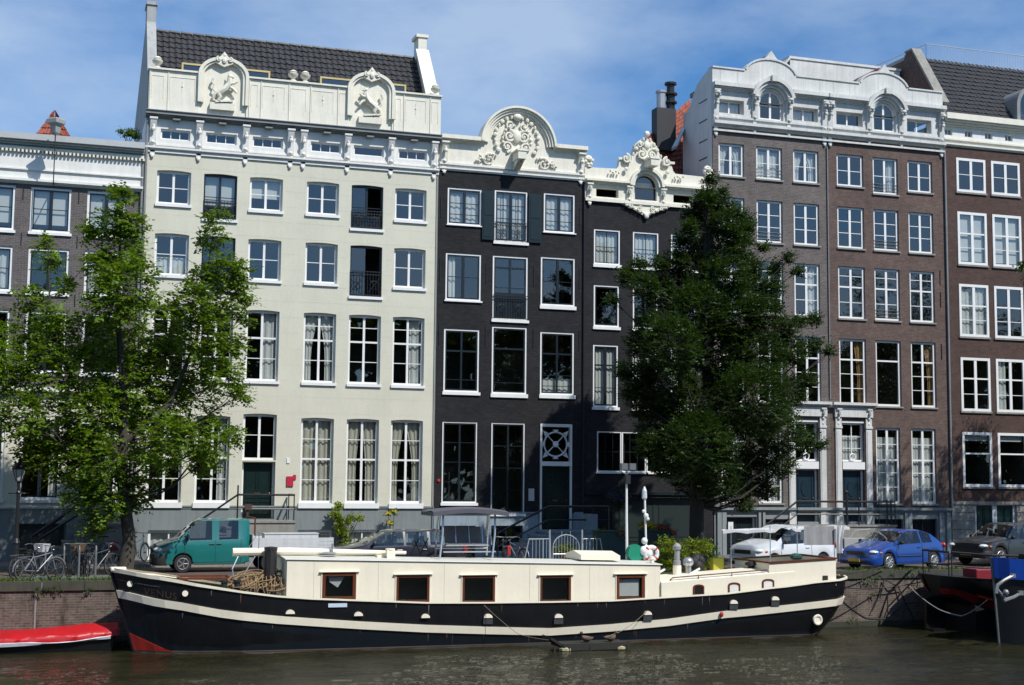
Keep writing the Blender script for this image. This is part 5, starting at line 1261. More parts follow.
# wheelhouse coaming at the stern
m = MB(); x0, x1 = 22.66, 25.17; zt0, zt1 = .54, .66
def coam(xa, xb, ya, yb): m.loft([[(xa, ya, -.22), (xa, yb, -.22), (xa, yb, zt0+(xa-x0)*(zt1-zt0)/(x1-x0)), (xa, ya, zt0+(xa-x0)*(zt1-zt0)/(x1-x0))], [(xb, ya, -.22), (xb, yb, -.22), (xb, yb, zt0+(xb-x0)*(zt1-zt0)/(x1-x0)), (xb, ya, zt0+(xb-x0)*(zt1-zt0)/(x1-x0))]], closed=True)
coam(x0, x1, AY0+.02, AY0+.1); coam(x0, x1, AY1-.1, AY1-.02); coam(x0, x0+.08, AY0+.1, AY1-.1); coam(x1-.08, x1, AY0+.1, AY1-.1)
st = barge.part('stern_coaming', m, BCREAM)
m = MB(); zz = lambda x: zt0+(x-x0)*(zt1-zt0)/(x1-x0)+.002
for ya, yb in ((AY0-.02, AY0+.14), (AY1-.14, AY1+.02)): m.loft([[(x, ya, zz(x)), (x, yb, zz(x)), (x, yb, zz(x)+.05), (x, ya, zz(x)+.05)] for x in (x0-.04, x1+.04)], closed=True)
for x in (x0, x1): m.box(x-.06, x+.08, AY0+.14, AY1-.14, zz(x), zz(x)+.05)
barge.part('coaming_rail', m, BROWNW, st)
# foredeck fittings
m = MB()
for y in (YC-.5, YC+.6): m.box(3.8, 5.3, y-.03, y+.03, .2, .26)
for x in (3.8, 5.25):
    for y in (YC-.5, YC+.6): m.box(x, x+.06, y-.025, y+.025, -.3, .2)
    m.box(x, x+.06, YC-.47, YC+.57, .195, .255)
barge.part('fore_hatch_frame', m, BROWNW)
for x in (5.0, 5.38): barge.part('mooring_bitt', MB().lathe([(.09, 0), (.09, .35), (.12, .36), (.12, .42)], (x, YC-1.1, -.2), 10), BLKR)
barge.part('mast_stump', MB().tube([(6.42, YC-.5, -.4), (6.42, YC-.5, 1.08)], .19, 10).lathe([(.2, 0), (.2, .08), (.05, .1)], (6.42, YC-.5, 1.05), 10), paint('tarred_wood', (.02, .017, .016), .6, .3, 3, .2))
barge.part('lowered_boom', MB().tube([(5.34, YC-.15, .97), (7, YC-.15, .985), (10.65, YC-.15, .92)], [.125, .12, .05], 10).box(9.7, 10.1, YC-.35, YC+.05, .72, .86), BCREAM)
m = MB().tube([(5.5, YC-.2, .85), (5.3, YC-.5, .5), (5.45, YC-.6, -.3)], .02, 5).tube([(6.0, YC-.2, .85), (5.6, YC-.3, .2), (5.5, YC-.35, -.3)], .02, 5).tube([(6.1, YC-.2, 1.6), (6.1, YC-.25, -.2)], .012, 5).tube([(6.1, YC-.2, 1.6), (5.8, YC-.2, 1.1)], .012, 5)
barge.part('boom_crutch', m, STEEL)
m = MB(); m.ball((8.2, YC-.3, .93), .28, .2, .05, 10, 4).tube([(8.3, YC-.3, .93), (8.32, YC-.3, 1.22)], .03, 6); barge.part('roof_vent', m, STEEL)
m = MB().box(9.95, 10.2, YC-.6, YC-.35, .76, 1.02).lathe([(.15, 0), (.15, .05)], (10.07, YC-.47, 1.02), 10); barge.part('roof_vent', m, BCREAM)
m = MB(); m.loft([[(x, YC-.7, CT(x)+.1), (x, YC-.7, CT(x)+.1+.15), (x, YC, CT(x)+.1+.27), (x, YC+.7, CT(x)+.1+.15), (x, YC+.7, CT(x)+.1)] for x in (16.25, 17.6)]); barge.part('skylight_hatch', m, BCREAM)
# funnel, vents, aft roof
x, _ = at(677, 560, YC-.3); m = MB().lathe([(.12, -.1), (.12, .45), (.09, .46), (.09, .8), (.13, .82), (.14, .92), (.08, 1.0), (.02, 1.03)], (x, YC-.3, .15), 12); barge.part('stove_pipe', m, [paint('pipe_grey', (.3, .3, .3), .5, .2, 3, 0)])
m = MB().lathe([(.14, 0), (.14, .4)], (x, YC-.3, .05), 12); barge.part('pipe_base', m, BCREAM)
m = MB().ball((x+.45, YC-.2, .55), .19, .19, .17, 10, 6).lathe([(.1, 0), (.1, .45)], (x+.45, YC-.2, .05), 10); barge.part('cowl_vent', m, STEEL, smooth=True)
for dx in (-.55, .7): barge.part('roof_beam', MB().tube([(x+dx-.35, YC-.5, .16), (x+dx+.3, YC+.1, .3)], .04, 6), WHITE2)
x, _ = at(748, 570, YC); barge.part('mushroom_vent', MB().lathe([(.1, 0), (.1, .12), (.2, .14), (.19, .22), (.05, .28)], (x, YC-.2, .28), 12), BLKR)
x = 18.62; barge.part('roof_vent', MB().lathe([(.07, 0), (.07, .1), (.1, .12), (.07, .2)], (x, CY0+.3, CT(x)+.05), 10), BCREAM)
# ------------------------------------------------------------------ loose things on the barge
rng = random.Random(4)
rp = MB()
for k in range(26):
    cx, cy, cz = rng.uniform(5.35, 6.7), YC+rng.uniform(-1.1, -.2), rng.uniform(-.05, .42)*(1-.3*rng.random()); pts = []
    a0 = rng.uniform(0, 6); R1, R2 = rng.uniform(.15, .42), rng.uniform(.06, .2)
    for j in range(13):
        w_ = a0+j*.62; pts.append((cx+R1*cos(w_)+rng.gauss(0, .02), cy+R1*.7*sin(w_), cz+R2*sin(w_+.7)))
    rp.tube(pts, rng.uniform(.014, .024), 5)
for k in range(16):
    x = rng.uniform(5.4, 6.75); rp.tube([(x, YC-1.0+rng.uniform(0, .3), .3), (x+rng.uniform(-.1, .1), YC-1.15, .02), (x+rng.uniform(-.12, .12), YC-1.15, -.28)], .014, 5)
solo('rope_heap', rp, ROPE, 'tangled heap of tan ropes on the foredeck of the barge', 'rope', loc=(6, YC-.8, -.3))
# garden swing seat
sw = Thing('swing_seat', 'grey garden swing seat with a canopy on the barge roof', 'swing seat', (12.6, YC, .78))
def fr_side(x): 
    m = MB(); m.tube([(x-.12, YC-.65, .78), (x+.02, YC-.45, 1.5), (x+.05, YC-.35, 2.15)], .032, 7).tube([(x+.1, YC+.65, .78), (x+.05, YC+.4, 1.6), (x+.05, YC+.2, 2.15)], .032, 7).tube([(x+.05, YC-.4, 2.14), (x+.05, YC+.3, 2.14)], .03, 6); return m
for x in (11.72, 13.42):
    sw.part('frame_leg', fr_side(x), STEEL, smooth=True)
sw.part('cross_bar', MB().tube([(11.75, YC+.4, 1.02), (13.45, YC+.4, 1.02)], .025, 6).tube([(11.75, YC-.4, 2.12), (13.45, YC-.4, 2.12)], .025, 6).tube([(11.75, YC-.5, .95), (13.45, YC-.5, .95)], .022, 6), STEEL)
m = MB(); n = 12
for j in range(2):
    m.loft([[(11.35+2.45*k/n, YC+y_, 2.24+.1*sin(pi*k/n)-.1*abs(y_)**2-j*.05) for k in range(n+1)] for y_ in (-.75, -.4, 0, .4, .75)], cap=False)
m.loft([[(11.35+2.45*k/n, YC-.75, 2.24+.1*sin(pi*k/n)-.056-dz) for k in range(n+1)] for dz in (0, .13)], cap=False); m.loft([[(11.35, YC+y_, 2.18-dz) for y_ in (-.75, .75)] for dz in (0, .12)], cap=False)
sw.part('canopy', m, GREYC)
m = MB(); m.box(11.95, 13.25, YC-.25, YC+.3, 1.12, 1.2)
s_ = sw.part('seat', m, GREYC)
m = MB()
for k in range(3): m.prism_x([(YC+.25, 1.2), (YC+.33, 1.2), (YC+.46, 1.68), (YC+.40, 1.70)], 11.97+.43*k, 12.36+.43*k)
sw.part('backrest', m, paint('seat_mesh', (.20, .19, .18), .8, .15, 6, .1))
m = MB()
for k in range(4): m.tube([(11.955+.435*k, YC-.24, 1.2), (11.955+.435*k, YC+.25, 1.17), (11.955+.435*k, YC+.42, 1.72)], .018, 5)
m.tube([(11.9, YC-.27, 1.14), (13.3, YC-.27, 1.14)], .025, 6); sw.part('seat_frame', m, STEEL)
for x in (11.82, 13.38): sw.part('armrest', MB().tube([(x, YC-.3, 1.15), (x, YC-.3, 1.4), (x, YC+.3, 1.42), (x, YC+.15, 2.1)], .018, 5), STEEL)
m = MB()
for x in (11.0, 11.3):
    m.tube([(x-.1, YC+.3, .8), (x+.15, YC+.2, 1.35)], .018, 5).tube([(x+.25, YC+.3, .8), (x, YC+.2, 1.3)], .018, 5)
m.box(10.98, 11.4, YC+.0, YC+.4, 1.1, 1.13)
solo('folding_chair', m, BLKR, 'dark folding chair beside the swing seat on the barge roof', 'chair', loc=(11.1, YC+.2, .8))
# poles with floodlight and lamp, lifebuoy, green reel
x1_, z1_ = at(626, 462, 43.2)
fl_ = Thing('floodlight_pole', 'tall white pole with a pair of floodlights on the barge roof', 'light pole', (18.38, 43.2, .55))
fl_.part('pole', MB().tube([(18.38, 43.2, .5), (18.36, 43.2, 2.0), (18.36, 43.2, 3.55)], [.05, .045, .035], 8), WHITE2)
for dx, rz in ((-.16, .3), (.14, -.3)):
    m = MB().box(18.36+dx-.12, 18.36+dx+.12, 43.0, 43.12, 3.55, 3.78).box(18.36+dx-.10, 18.36+dx+.10, 42.985, 43.0, 3.57, 3.76).box(18.36+dx-.03, 18.36+dx+.03, 43.12, 43.2, 3.6, 3.7); fl_.part('floodlight', m, paint('lamp_housing', (.14, .15, .16), .35, .15, 4, 0))
fl_.part('junction_box', MB().box(18.28, 18.44, 43.05, 43.2, 3.1, 3.4), BLKR)
pl = Thing('signal_mast', 'short white mast with a pointed lamp, holding the lifebuoy', 'mast', (19.0, 43.0, .5))
pl.part('pole', MB().tube([(19.0, 43, .4), (18.93, 43, 2.75)], .035, 8), WHITE2); pl.part('lamp', MB().lathe([(.07, 0), (.09, .05), (.08, .28), (.02, .42)], (18.92, 43, 2.6), 10), paint('frosted_lamp', (.55, .6, .62), .3, .1, 3, 0))
pl.part('horn', MB().ball((18.95, 42.93, 2.05), .09).ball((18.86, 42.93, 2.2), .06).ball((19.0, 42.9, 1.95), .06), WHITE2)
m = MB().torus((19.05, 42.72, .82), .21, .07, 'y', 24, 8); lb = solo('lifebuoy', m, WHITE2, 'white lifebuoy with red bands hanging on the short mast', 'lifebuoy', loc=(19.05, 42.72, .82), smooth=True)
for k in range(4):
    w_ = pi/4+k*pi/2; m = MB().torus((19.05, 42.72, .82), .21, .074, 'y', 3, 8, w_-.14, w_+.14); b_ = link_mesh('band', m, paint('band_red', (.5, .03, .03), .5, .1, 3, 0), (19.05, 42.72, .82)); b_.parent = lb
m = MB(); rng = random.Random(8)
for k in range(9): m.ball((19.0+rng.uniform(-.2, .2), 42.85+rng.uniform(-.1, .1), .78+rng.uniform(-.1, .45)), rng.uniform(.1, .17), n=8, m=5)
solo('white_dust_cover', m, paint('white_fabric', (.72, .73, .72), .8, .08, 5, .3), 'crumpled white cover bundled behind the lifebuoy on the barge', 'cover', loc=(19, 42.85, .6), smooth=True)
m = MB().lathe([(.05, -.14), (.27, -.13), (.28, 0), (.27, .13), (.05, .14)], (18.52, 42.9, .83), 16, 'y', 1, 1.05); solo('hose_reel', m, paint('green_plastic', (.01, .22, .13), .4, .15, 3, 0), 'round green hose reel next to the lifebuoy', 'hose reel', loc=(18.52, 42.9, .6), smooth=True)
# stern awning frame
aw = Thing('stern_awning', 'worn white tarpaulin awning on thin posts over the barge stern', 'awning', (23.5, YC, .6))
for px in (731, 770, 797, 834):
    x, zt = at(px, 526, YC-.45 if px in (770, 797) else YC+.3); y = YC-.45 if px in (770, 797) else YC+.3
    aw.part('post', MB().tube([(x, y, .1), (x, y, zt)], .018, 5), STEEL)
rng = random.Random(2); TARP = paint('white_tarpaulin', (.62, .62, .62), .6, .15, 3, .2)
x0, z0 = at(722, 528, YC); x1, z1 = at(842, 524, YC)
m = MB(); n = 24; rows = []
for j, y_ in enumerate((-.5, -.25, 0, .25, .5)):
    rows.append([(x0+(x1-x0)*k/n, YC+y_*min(1, .15+k/8), z0+(z1-z0)*k/n+.018*sin(k*1.3+j)+.012*sin(k*3.1)+(.12 if 9 < k < 13 else 0)+.04*(1-abs(y_))-.10) for k in range(n+1)])
m.loft(rows, cap=False); rows2 = [[(p[0], p[1], p[2]-.07-.04*rng.random()) for i, p in enumerate(rows[0])], rows[0]]; m.loft(rows2, cap=False)
aw.part('tarpaulin', m, TARP)
m = MB(); a, b = at(804, 528, YC-.6)[0], at(838, 528, YC-.6)[0]
sheet(m, a, b-.15, at(820, 545, YC-.6)[1], z1-.05, YC-.6, 10, .015); aw.part('side_panel', m, paint('grey_mesh', (.28, .28, .28), .8, .15, 3, .1))
m = MB(); sheet(m, b-.15, b+.2, at(838, 553, YC-.6)[1], z1-.02, YC-.75, 7, .05, .4, 0); aw.part('loose_flap', m, TARP)
m = MB().ball((23.95, YC-.7, .72), .2, .15, .12).ball((24.1, YC-.7, .7), .12, .12, .1); solo('green_bag', m, paint('dark_green_cloth', (.01, .06, .045), .6, .2, 3, .1), 'small dark green bundle on the stern coaming', 'bag', loc=(24, YC-.7, .6), smooth=True)
m = MB().box(21.55, 21.95, 43.2, 43.5, .1, .62); solo('yellow_crate', m, paint('yellow_plastic', (.45, .42, .03), .5, .1, 3, 0), 'yellow crate by the aft cabin of the barge', 'crate', loc=(21.7, 43.3, .1), bevel=.02)
m = MB(); rng = random.Random(5)
for k in range(7): m.ball((20.9+rng.uniform(-.4, .4), 43.35+rng.uniform(-.1, .1), .35+rng.uniform(0, .25)), rng.uniform(.15, .24), n=8, m=5)
solo('black_bag', m, BLKR, 'black rubbish bag slumped beside the yellow crate', 'bag', loc=(20.9, 43.3, .2), smooth=True)
# ------------------------------------------------------------------ red covered dinghy
def dinghy():
    d = Thing('covered_dinghy', 'dark open boat under a bright red tarpaulin, by the quay wall', 'boat', (-2, 42.5, WZ))
    HWd = [(-6, .55), (-2, .66), (0, .66), (1.0, .58), (1.7, .46), (2.12, .34)]
    shd = lambda x: -1.50+.02*(x+3)+.04*max(0, x)**1.6*.5
    xs = [-6, -4, -2, -1, 0, .6, 1.2, 1.6, 1.85, 2.0, 2.12]
    Y0 = 43.45; m = MB()
    for sd in (-1, 1): m.loft([[(x-(1-f)*.15*(x > 1.5), Y0+sd*lerp_tab(HWd, x)*(.8+.2*f), WZ-.2+(shd(x)-WZ+.2)*f) for f in (0, .4, 1)] for x in xs], cap=False)
    m.quad((2.12, Y0-.34, shd(2.12)), (2.12, Y0+.34, shd(2.12)), (2.0, Y0+.27, WZ-.2), (2.0, Y0-.27, WZ-.2))
    d.part('hull', m, HULLB, smooth=True)
    m = MB(); rng = random.Random(3); rows = []
    n = 9
    for i, x in enumerate([-6+.12*k for k in range(69)]):
        w_ = lerp_tab(HWd, x)+.03; r = []
        rdg = .19+.03*sin(x*1.1)
        for j in range(n+1):
            u = -1+2*j/n; z = shd(x)+.02+rdg*(1-abs(u)**1.4); r.append((x, Y0+u*w_, z+.022*sin(x*7+j*2.3)*sin(x*2.9+j)+.014*sin(x*3.1+j)+.012*rng.random()))
        r = [(x, Y0-w_-.035, shd(x)-.13-.03*sin(x*2.3)-.02*sin(x*7)), (x, Y0-w_-.03-.02*sin(x*8), shd(x)-.03)]+r
        rows.append(r)
    m.loft(rows, cap=False); d.part('tarpaulin', m, paint('red_tarpaulin', (.44, .008, .013), .42, .22, 1.4, .3), smooth=True)
    m = MB(); m.loft([[(x, Y0-lerp_tab(HWd, x)-.045, shd(x)-.10-.03*sin(x*2.3)), (x, Y0-lerp_tab(HWd, x)-.075, shd(x)-.14-.03*sin(x*2.3)), (x, Y0-lerp_tab(HWd, x)-.05, shd(x)-.19+.02*sin(x*1.7)), (x, Y0-lerp_tab(HWd, x)-.03, shd(x)-.19)] for x in [-6+.15*k for k in range(54)]]); d.part('tarpaulin_hem', m, paint('pale_hem', (.62, .62, .66), .35, .15, 4, .3), smooth=True)
    m = MB().box(2.1, 2.2, Y0-.38, Y0+.38, shd(2.1)-.1, shd(2.1)+.06); d.part('transom_cap', m, MATS['red_tarpaulin'])
dinghy()
# ------------------------------------------------------------------ dark boats at the end of the quay
A_ = Thing('work_barge', 'black barge stern with a red stripe and iron rail, past the blue hatchback', 'barge', (32, 42.5, WZ))
YB = 42.3
HWb = [(29.15, .55), (29.3, .95), (29.6, 1.25), (30.2, 1.5), (32, 1.7), (40, 1.7)]
Zt = lambda x: .05-(x-28.85)*.05 if x < 33 else -.15
def pB(x, f, s):
    z = Zt(x)-1.35*(1-f)*(.55 if x < 29.5 else min(1, .55+(x-29.5)*.35)); xx = x+.38+(1-f)**2*.25*max(0, (33-x)/4.2)
    return (xx, YB+s*lerp_tab(HWb, x)*(1-.5*(1-f)**1.5), z-(0 if x < 33 else .6*(1-f)))
xsb = [29.15, 29.2, 29.3, 29.45, 29.6, 29.8, 30.2, 31, 32, 33, 35, 40]
m = MB()
for s_ in (-1, 1): m.loft([[pB(x, f, s_) for f in (0, .25, .5, .75, 1)] for x in xsb], cap=False)
m.loft([[pB(x, 0, -1), pB(x, 0, 1)] for x in xsb], cap=False); m.loft([[pB(x, .97, -1), pB(x, .97, 1)] for x in xsb], cap=False)
m.quad(pB(29.15, 0, -1), pB(29.15, 0, 1), pB(29.15, 1, 1), pB(29.15, 1, -1))
m.box(30.6, 40, YB-1.0, YB+1.3, WZ-.5, -.9)
hb = A_.part('hull', m, paint('flat_black_hull', (.010, .010, .011), .5, .3, 2, .15), smooth=True)
m = MB()
for s_ in (-1, 1): m.loft([[Vector(pB(x, .14, s_))+Vector((-.01, s_*.01, 0)), Vector(pB(x, .14, s_))+Vector((-.03, s_*.03, 0)), Vector(pB(x, .42, s_))+Vector((-.03, s_*.03, 0)), Vector(pB(x, .42, s_))+Vector((-.01, s_*.01, 0))] for x in xsb])
A_.part('red_stripe', m, paint('dull_red', (.28, .012, .02), .5, .2, 2, .1), hb)
A_.part('rudder', MB().prism([(29.3, -.75), (29.25, -2.3), (30.1, -2.3), (30.05, -.85), (29.7, -.7)], YB-.06, YB+.06).box(29.25, 29.75, YB-.5, YB-.1, WZ-.02, WZ+.08), HULLB)
m = MB(); railing(m, [(29.75, YB-.9, .03), (30.9, YB-1.55, -.05), (33.5, YB-1.6, -.1)], .82, .95, .022, True); railing(m, [(29.7, YB-.8, .03), (29.7, YB+.7, .03), (30.5, YB+1.5, 0)], .82, .95, .022, True)
A_.part('iron_rail', m, IRON)
A_.part('deck_box', MB().box(31.2, 33.5, YB-.3, YB+.5, -.2, .22), paint('wine_red', (.2, .012, .02), .5, .2, 2, .1), bevel=.04)
m = MB(); rng = random.Random(12)
B_ = Thing('cargo_barge', 'big black barge bow with a bright blue bulwark and grey anchor', 'barge', (33, 38.6, WZ))
YD = 38.4
def pD(x, f, s):
    w_ = [(29.5, .03), (29.8, .45), (30.5, 1.0), (31.5, 1.45), (33, 1.75), (45, 1.8)]
    z = WZ-.6+(.86-WZ-.15*min(1, (x-29.5)/6)*3+.6)*f
    return (x-.35+(1-f)*.25*max(0, (33-x)/3.5), YD+s*lerp_tab(w_, x)*(.8+.2*f), z)
xsd = [29.5, 29.6, 29.8, 30.1, 30.5, 31, 31.5, 32.2, 33, 36, 45]
m = MB()
for s_ in (-1, 1): m.loft([[pD(x, f, s_) for f in (0, .3, .6, .85, 1)] for x in xsd], cap=False)
m.loft([[pD(x, .85, -1), pD(x, .85, 1)] for x in xsd], cap=False)
hd = B_.part('hull', m, MATS['flat_black_hull'], smooth=True)
m = MB()
for s_ in (-1, 1): m.loft([[Vector(pD(x, .80, s_))+Vector((-.02, s_*.0, 0)), Vector(pD(x, .80, s_))+Vector((-.04, s_*.04, 0)), Vector(pD(x, 1.0, s_))+Vector((-.04, s_*.04, .0)), Vector(pD(x, 1.0, s_))+Vector((0, -s_*.04, .0))] for x in xsd])
B_.part('blue_bulwark', m, paint('royal_blue', (.012, .075, .42), .4, .15, 1.5, .1, streak=.3), hd)
B_.part('stem_bar', MB().tube([Vector(pD(29.5, f, 0))+Vector((-.03, 0, 0)) for f in (0, .5, 1)], .045, 6), paint('worn_steel', (.10, .11, .11), .5, .3, 4, .2), hd)
ax, az = at(1003, 588, 37.4); m = MB()
ay = 37.25
m.tube([(ax-.38, ay, az-.15), (ax-.32, ay, az+.1), (ax-.1, ay-.03, az+.25), (ax+.25, ay, az+.38)], [.06, .06, .05, .06], 7).tube([(ax-.34, ay, az-.02), (ax-.05, ay, az-.32)], .05, 7).tube([(ax-.1, ay, az-.38), (ax+.25, ay-.03, az-.28), (ax+.55, ay, az-.16)], [.07, .06, .05], 7)
m.ball((ax-.05, ay-.05, az-.12), .1).box(ax+.18, ax+.34, ay-.05, ay+.05, az+.33, az+.45).box(ax+.45, ax+.62, ay-.05, ay+.05, az-.22, az-.08)
B_.part('anchor', m, paint('galvanised_anchor', (.24, .25, .25), .4, .2, 5, .1, metal=.4), hd, smooth=True)
m = MB(); rng = random.Random(14)
for k in range(16): 
    x = 30.4+rng.uniform(0, 4); m.box(x, x+rng.uniform(.15, .5), YD+rng.uniform(-.8, .6), YD+rng.uniform(.6, .9), .4, .75+rng.uniform(0, .35))
m.tube([(30.5, YD-.6, .9), (33.5, YD-.9, 1.15)], .06, 6)
B_.part('deck_gear', m, BLKR)
# ------------------------------------------------------------------ duck raft with two ducks
rx0, rx1 = at(549, 640, 39.9)[0], at(627, 640, 39.9)[0]; RY = 40.1
rf_ = Thing('duck_raft', 'low dark wooden raft floating alongside the barge with two ducks on it', 'raft', ((rx0+rx1)/2, RY, WZ))
m = MB().box(rx0+.35, rx1-.02, RY-.45, RY+.45, WZ+.12, WZ+.2).box(rx0+.35, rx1, RY-.5, RY-.45, WZ+.02, WZ+.22)
m.prism_x([(RY-.45, WZ+.1), (RY+.45, WZ+.1), (RY+.45, WZ+.2), (RY-.45, WZ+.2)], rx0+.3, rx0+.36)
rf_.part('deck', m, paint('wet_wood', (.018, .018, .013), .7, .3, 3, .4))
rf_.part('ramp', MB().loft([[(rx0+.36, RY-.45, WZ+.2), (rx0+.36, RY+.45, WZ+.2), (rx0+.36, RY+.45, WZ+.12), (rx0+.36, RY-.45, WZ+.12)], [(rx0, RY-.4, WZ+.42), (rx0, RY+.4, WZ+.42), (rx0, RY+.4, WZ+.34), (rx0, RY-.4, WZ+.34)]], closed=True), MATS['wet_wood'])
m = MB()
for x in (rx0+.05, rx0+.5, rx0+1.2, rx1-.15): m.box(x, x+.05, RY-.52, RY-.46, WZ-.2, WZ+.16)
rf_.part('leg', m, MATS['wet_wood']); rf_.each('float', MB().ball((rx0+.45, RY-.4, WZ+.05), .2, .15, .1).ball((rx1-.3, RY-.4, WZ+.05), .18, .15, .1), paint('pale_foam', (.40, .36, .22), .8, .2, 4, .2))
def duck(x, face, label, hd_, bd):
    z = WZ+.2; m = MB(); s = face
    m.smooth = True
    m.loft([[(x+s*dx+0, RY-.1+r_*cos(2*pi*k/10), z+h_+r_*rz*sin(2*pi*k/10)) for k in range(10)] for dx, r_, h_, rz in ((-.24, .01, .15, 1), (-.17, .045, .13, .7), (-.08, .085, .11, .95), (.02, .1, .11, 1), (.1, .08, .13, 1.0), (.14, .05, .17, 1.0), (.145, .036, .22, 1), (.15, .034, .27, 1))], closed=True)
    m.ball((x+s*.16, RY-.1, z+.29), .048, .042, .042, 10, 6)
    root = solo('duck', m, bd, label, 'duck', group=None, loc=(x, RY-.1, z), smooth=True)
    def sub(n_, mm, mt_): o = link_mesh(n_, mm, mt_, (x, RY-.1, z), smooth=True); o.parent = root
    sub('head_plumage', MB().ball((x+s*.158, RY-.1, z+.285), .052, .046, .05, 10, 6), hd_)
    sub('bill', MB().loft([[(x+s*.2, RY-.1+.02*c, z+.28+.012*d_) for c, d_ in ((-1, -1), (1, -1), (1, 1), (-1, 1))], [(x+s*.255, RY-.1+.017*c, z+.272+.005*d_) for c, d_ in ((-1, -1), (1, -1), (1, 1), (-1, 1))]], closed=True), paint('bill_yellow', (.35, .22, .04), .5, .1, 3, 0))
    for e in (-1, 1):
        sub('wing', MB().ball((x-s*.04, RY-.1+e*.085, z+.13), .14, .025, .06, 10, 6), paint('duck_wing', (.10, .075, .055), .8, .3, 12, .3))
        sub('leg', MB().tube([(x+s*.01, RY-.1+e*.035, z+.06), (x+s*.01, RY-.1+e*.035, z+.005), (x+s*.05, RY-.1+e*.035, z+.004)], .008, 5), MATS.get('leg_orange') or paint('leg_orange', (.4, .14, .02), .6, .1, 3, 0))
dx1 = at(585, 637, RY)[0]; dx2 = at(609, 637, RY)[0]
duck(dx1, -1, 'duck with a dark head standing on the raft', paint('mallard_head', (.012, .03, .02), .4, .2, 9, 0), paint('duck_brown', (.16, .09, .06), .85, .4, 14, .2))
duck(dx2+.02, 1, 'plain brown duck standing on the raft', paint('hen_head', (.12, .085, .06), .8, .2, 9, 0), MATS['duck_brown'])
# ------------------------------------------------------------------ ropes
def rope(pts, r, mat, label, sag=0, group=None):
    out = []
    for a, b in zip(pts, pts[1:]):
        A, B = Vector(a), Vector(b); L = (B-A).length
        for k in range(10): t = k/10; out.append(A.lerp(B, t)-Vector((0, 0, sag*L*4*t*(1-t))))
    out.append(Vector(pts[-1])); solo('mooring_rope', MB().tube(out, r, 5), mat, label, 'rope', loc=tuple(pts[0]), group=group)
paint('rope_pale', (.20, .17, .12), .9, .2, 8, .1)
def p3(x, y, Y): X, Z = at(x, y, Y); return (X, Y, Z)
rope([p3(484, 605, 41.15), p3(518, 634, 40.4), p3(549, 640, RY-.3)], .008, MATS['rope_pale'], 'thin pale rope from mid hull down to the near end of the duck raft', .02)
rope([p3(647, 611, 41.15), p3(625, 629, 40.4), p3(611, 635, RY-.3)], .008, MATS['rope_pale'], 'thin pale rope rising from the duck raft to the round hull vent', .02)
rope([p3(843, 602, 42.6), p3(865, 618, 43.6), p3(884, 619, 43.8), p3(905, 603, 43.9), p3(920, 602, 43.3), p3(938, 612, 42.6)], .035, BLKR, 'thick black cable sagging from the barge stern across the brick quay wall', .02)
rope([p3(838, 574, 43.6), p3(886, 566, 44.0)], .02, BLKR, 'dark rope rising from the barge stern to the quay coping', .02)
rope([p3(880, 598, 44.1), p3(884, 579, 44.1), p3(893, 584, 44.0), p3(898, 586, 44.1), p3(907, 606, 44.0), p3(916, 622, 43.9)], .022, BLKR, 'black cable in a zigzag hanging down the brick quay wall', .01)
rope([p3(843, 587, 43.0), p3(880, 588, 44.0), p3(905, 585, 44.0), p3(930, 579, 43.0)], .02, BLKR, 'dark horizontal rope between the two barges along the quay wall', .02)
rope([p3(884, 585, 44.1), p3(872, 612, 44.1)], .018, BLKR, 'short black line hanging straight from the wall ring', .0)
rope([p3(910, 587, 43.2), p3(940, 610, 41.2), p3(962, 616, 40.4), p3(987, 600, 38.6)], .02, paint('grey_rope', (.25, .25, .23), .9, .2, 8, .2), 'pale rope looping under the red striped stern to the anchor', .03)
# ================================================================== vehicles (front towards -x in local space)
TYRE = paint('tyre_rubber', (.016, .016, .016), .8, .2, 6, .1)
RIM = paint('alloy_rim', (.42, .43, .44), .35, .1, 5, 0, metal=.5)
DARKP = paint('black_plastic', (.02, .02, .021), .6, .15, 5, .1)
CHROME = paint('chrome', (.6, .6, .6), .15, .05, 3, 0, metal=.9)
CGLASS = glass('car_glass', 1.9, (.58, .62, .62))
LAMPG = paint('lamp_glass', (.62, .64, .66), .12, .1, 9, 0); AMBER = paint('amber_lens', (.6, .16, .01), .2, .1, 4, 0); REDL = paint('red_lens', (.42, .01, .01), .2, .1, 4, 0)
PLATE = paint('yellow_plate', (.55, .36, .02), .5, .05, 4, 0)
def carpaint(name, col):
    m, nt, b = nodes(name); b.inputs['Base Color'].default_value = (*col, 1); b.inputs['Roughness'].default_value = .32
    b.inputs['Coat Weight'].default_value = .8; b.inputs['Coat Roughness'].default_value = .06
    v = mapping(nt); n = noise(nt, v, 2.5, 5, .7)
    nt.links.new(mixc(nt, ramp(nt, n, [(.35, (0, 0, 0)), (.8, (.10,)*3)]), col, tuple(.5*c+.07 for c in col)), b.inputs['Base Color']); MATS[name] = m; return m
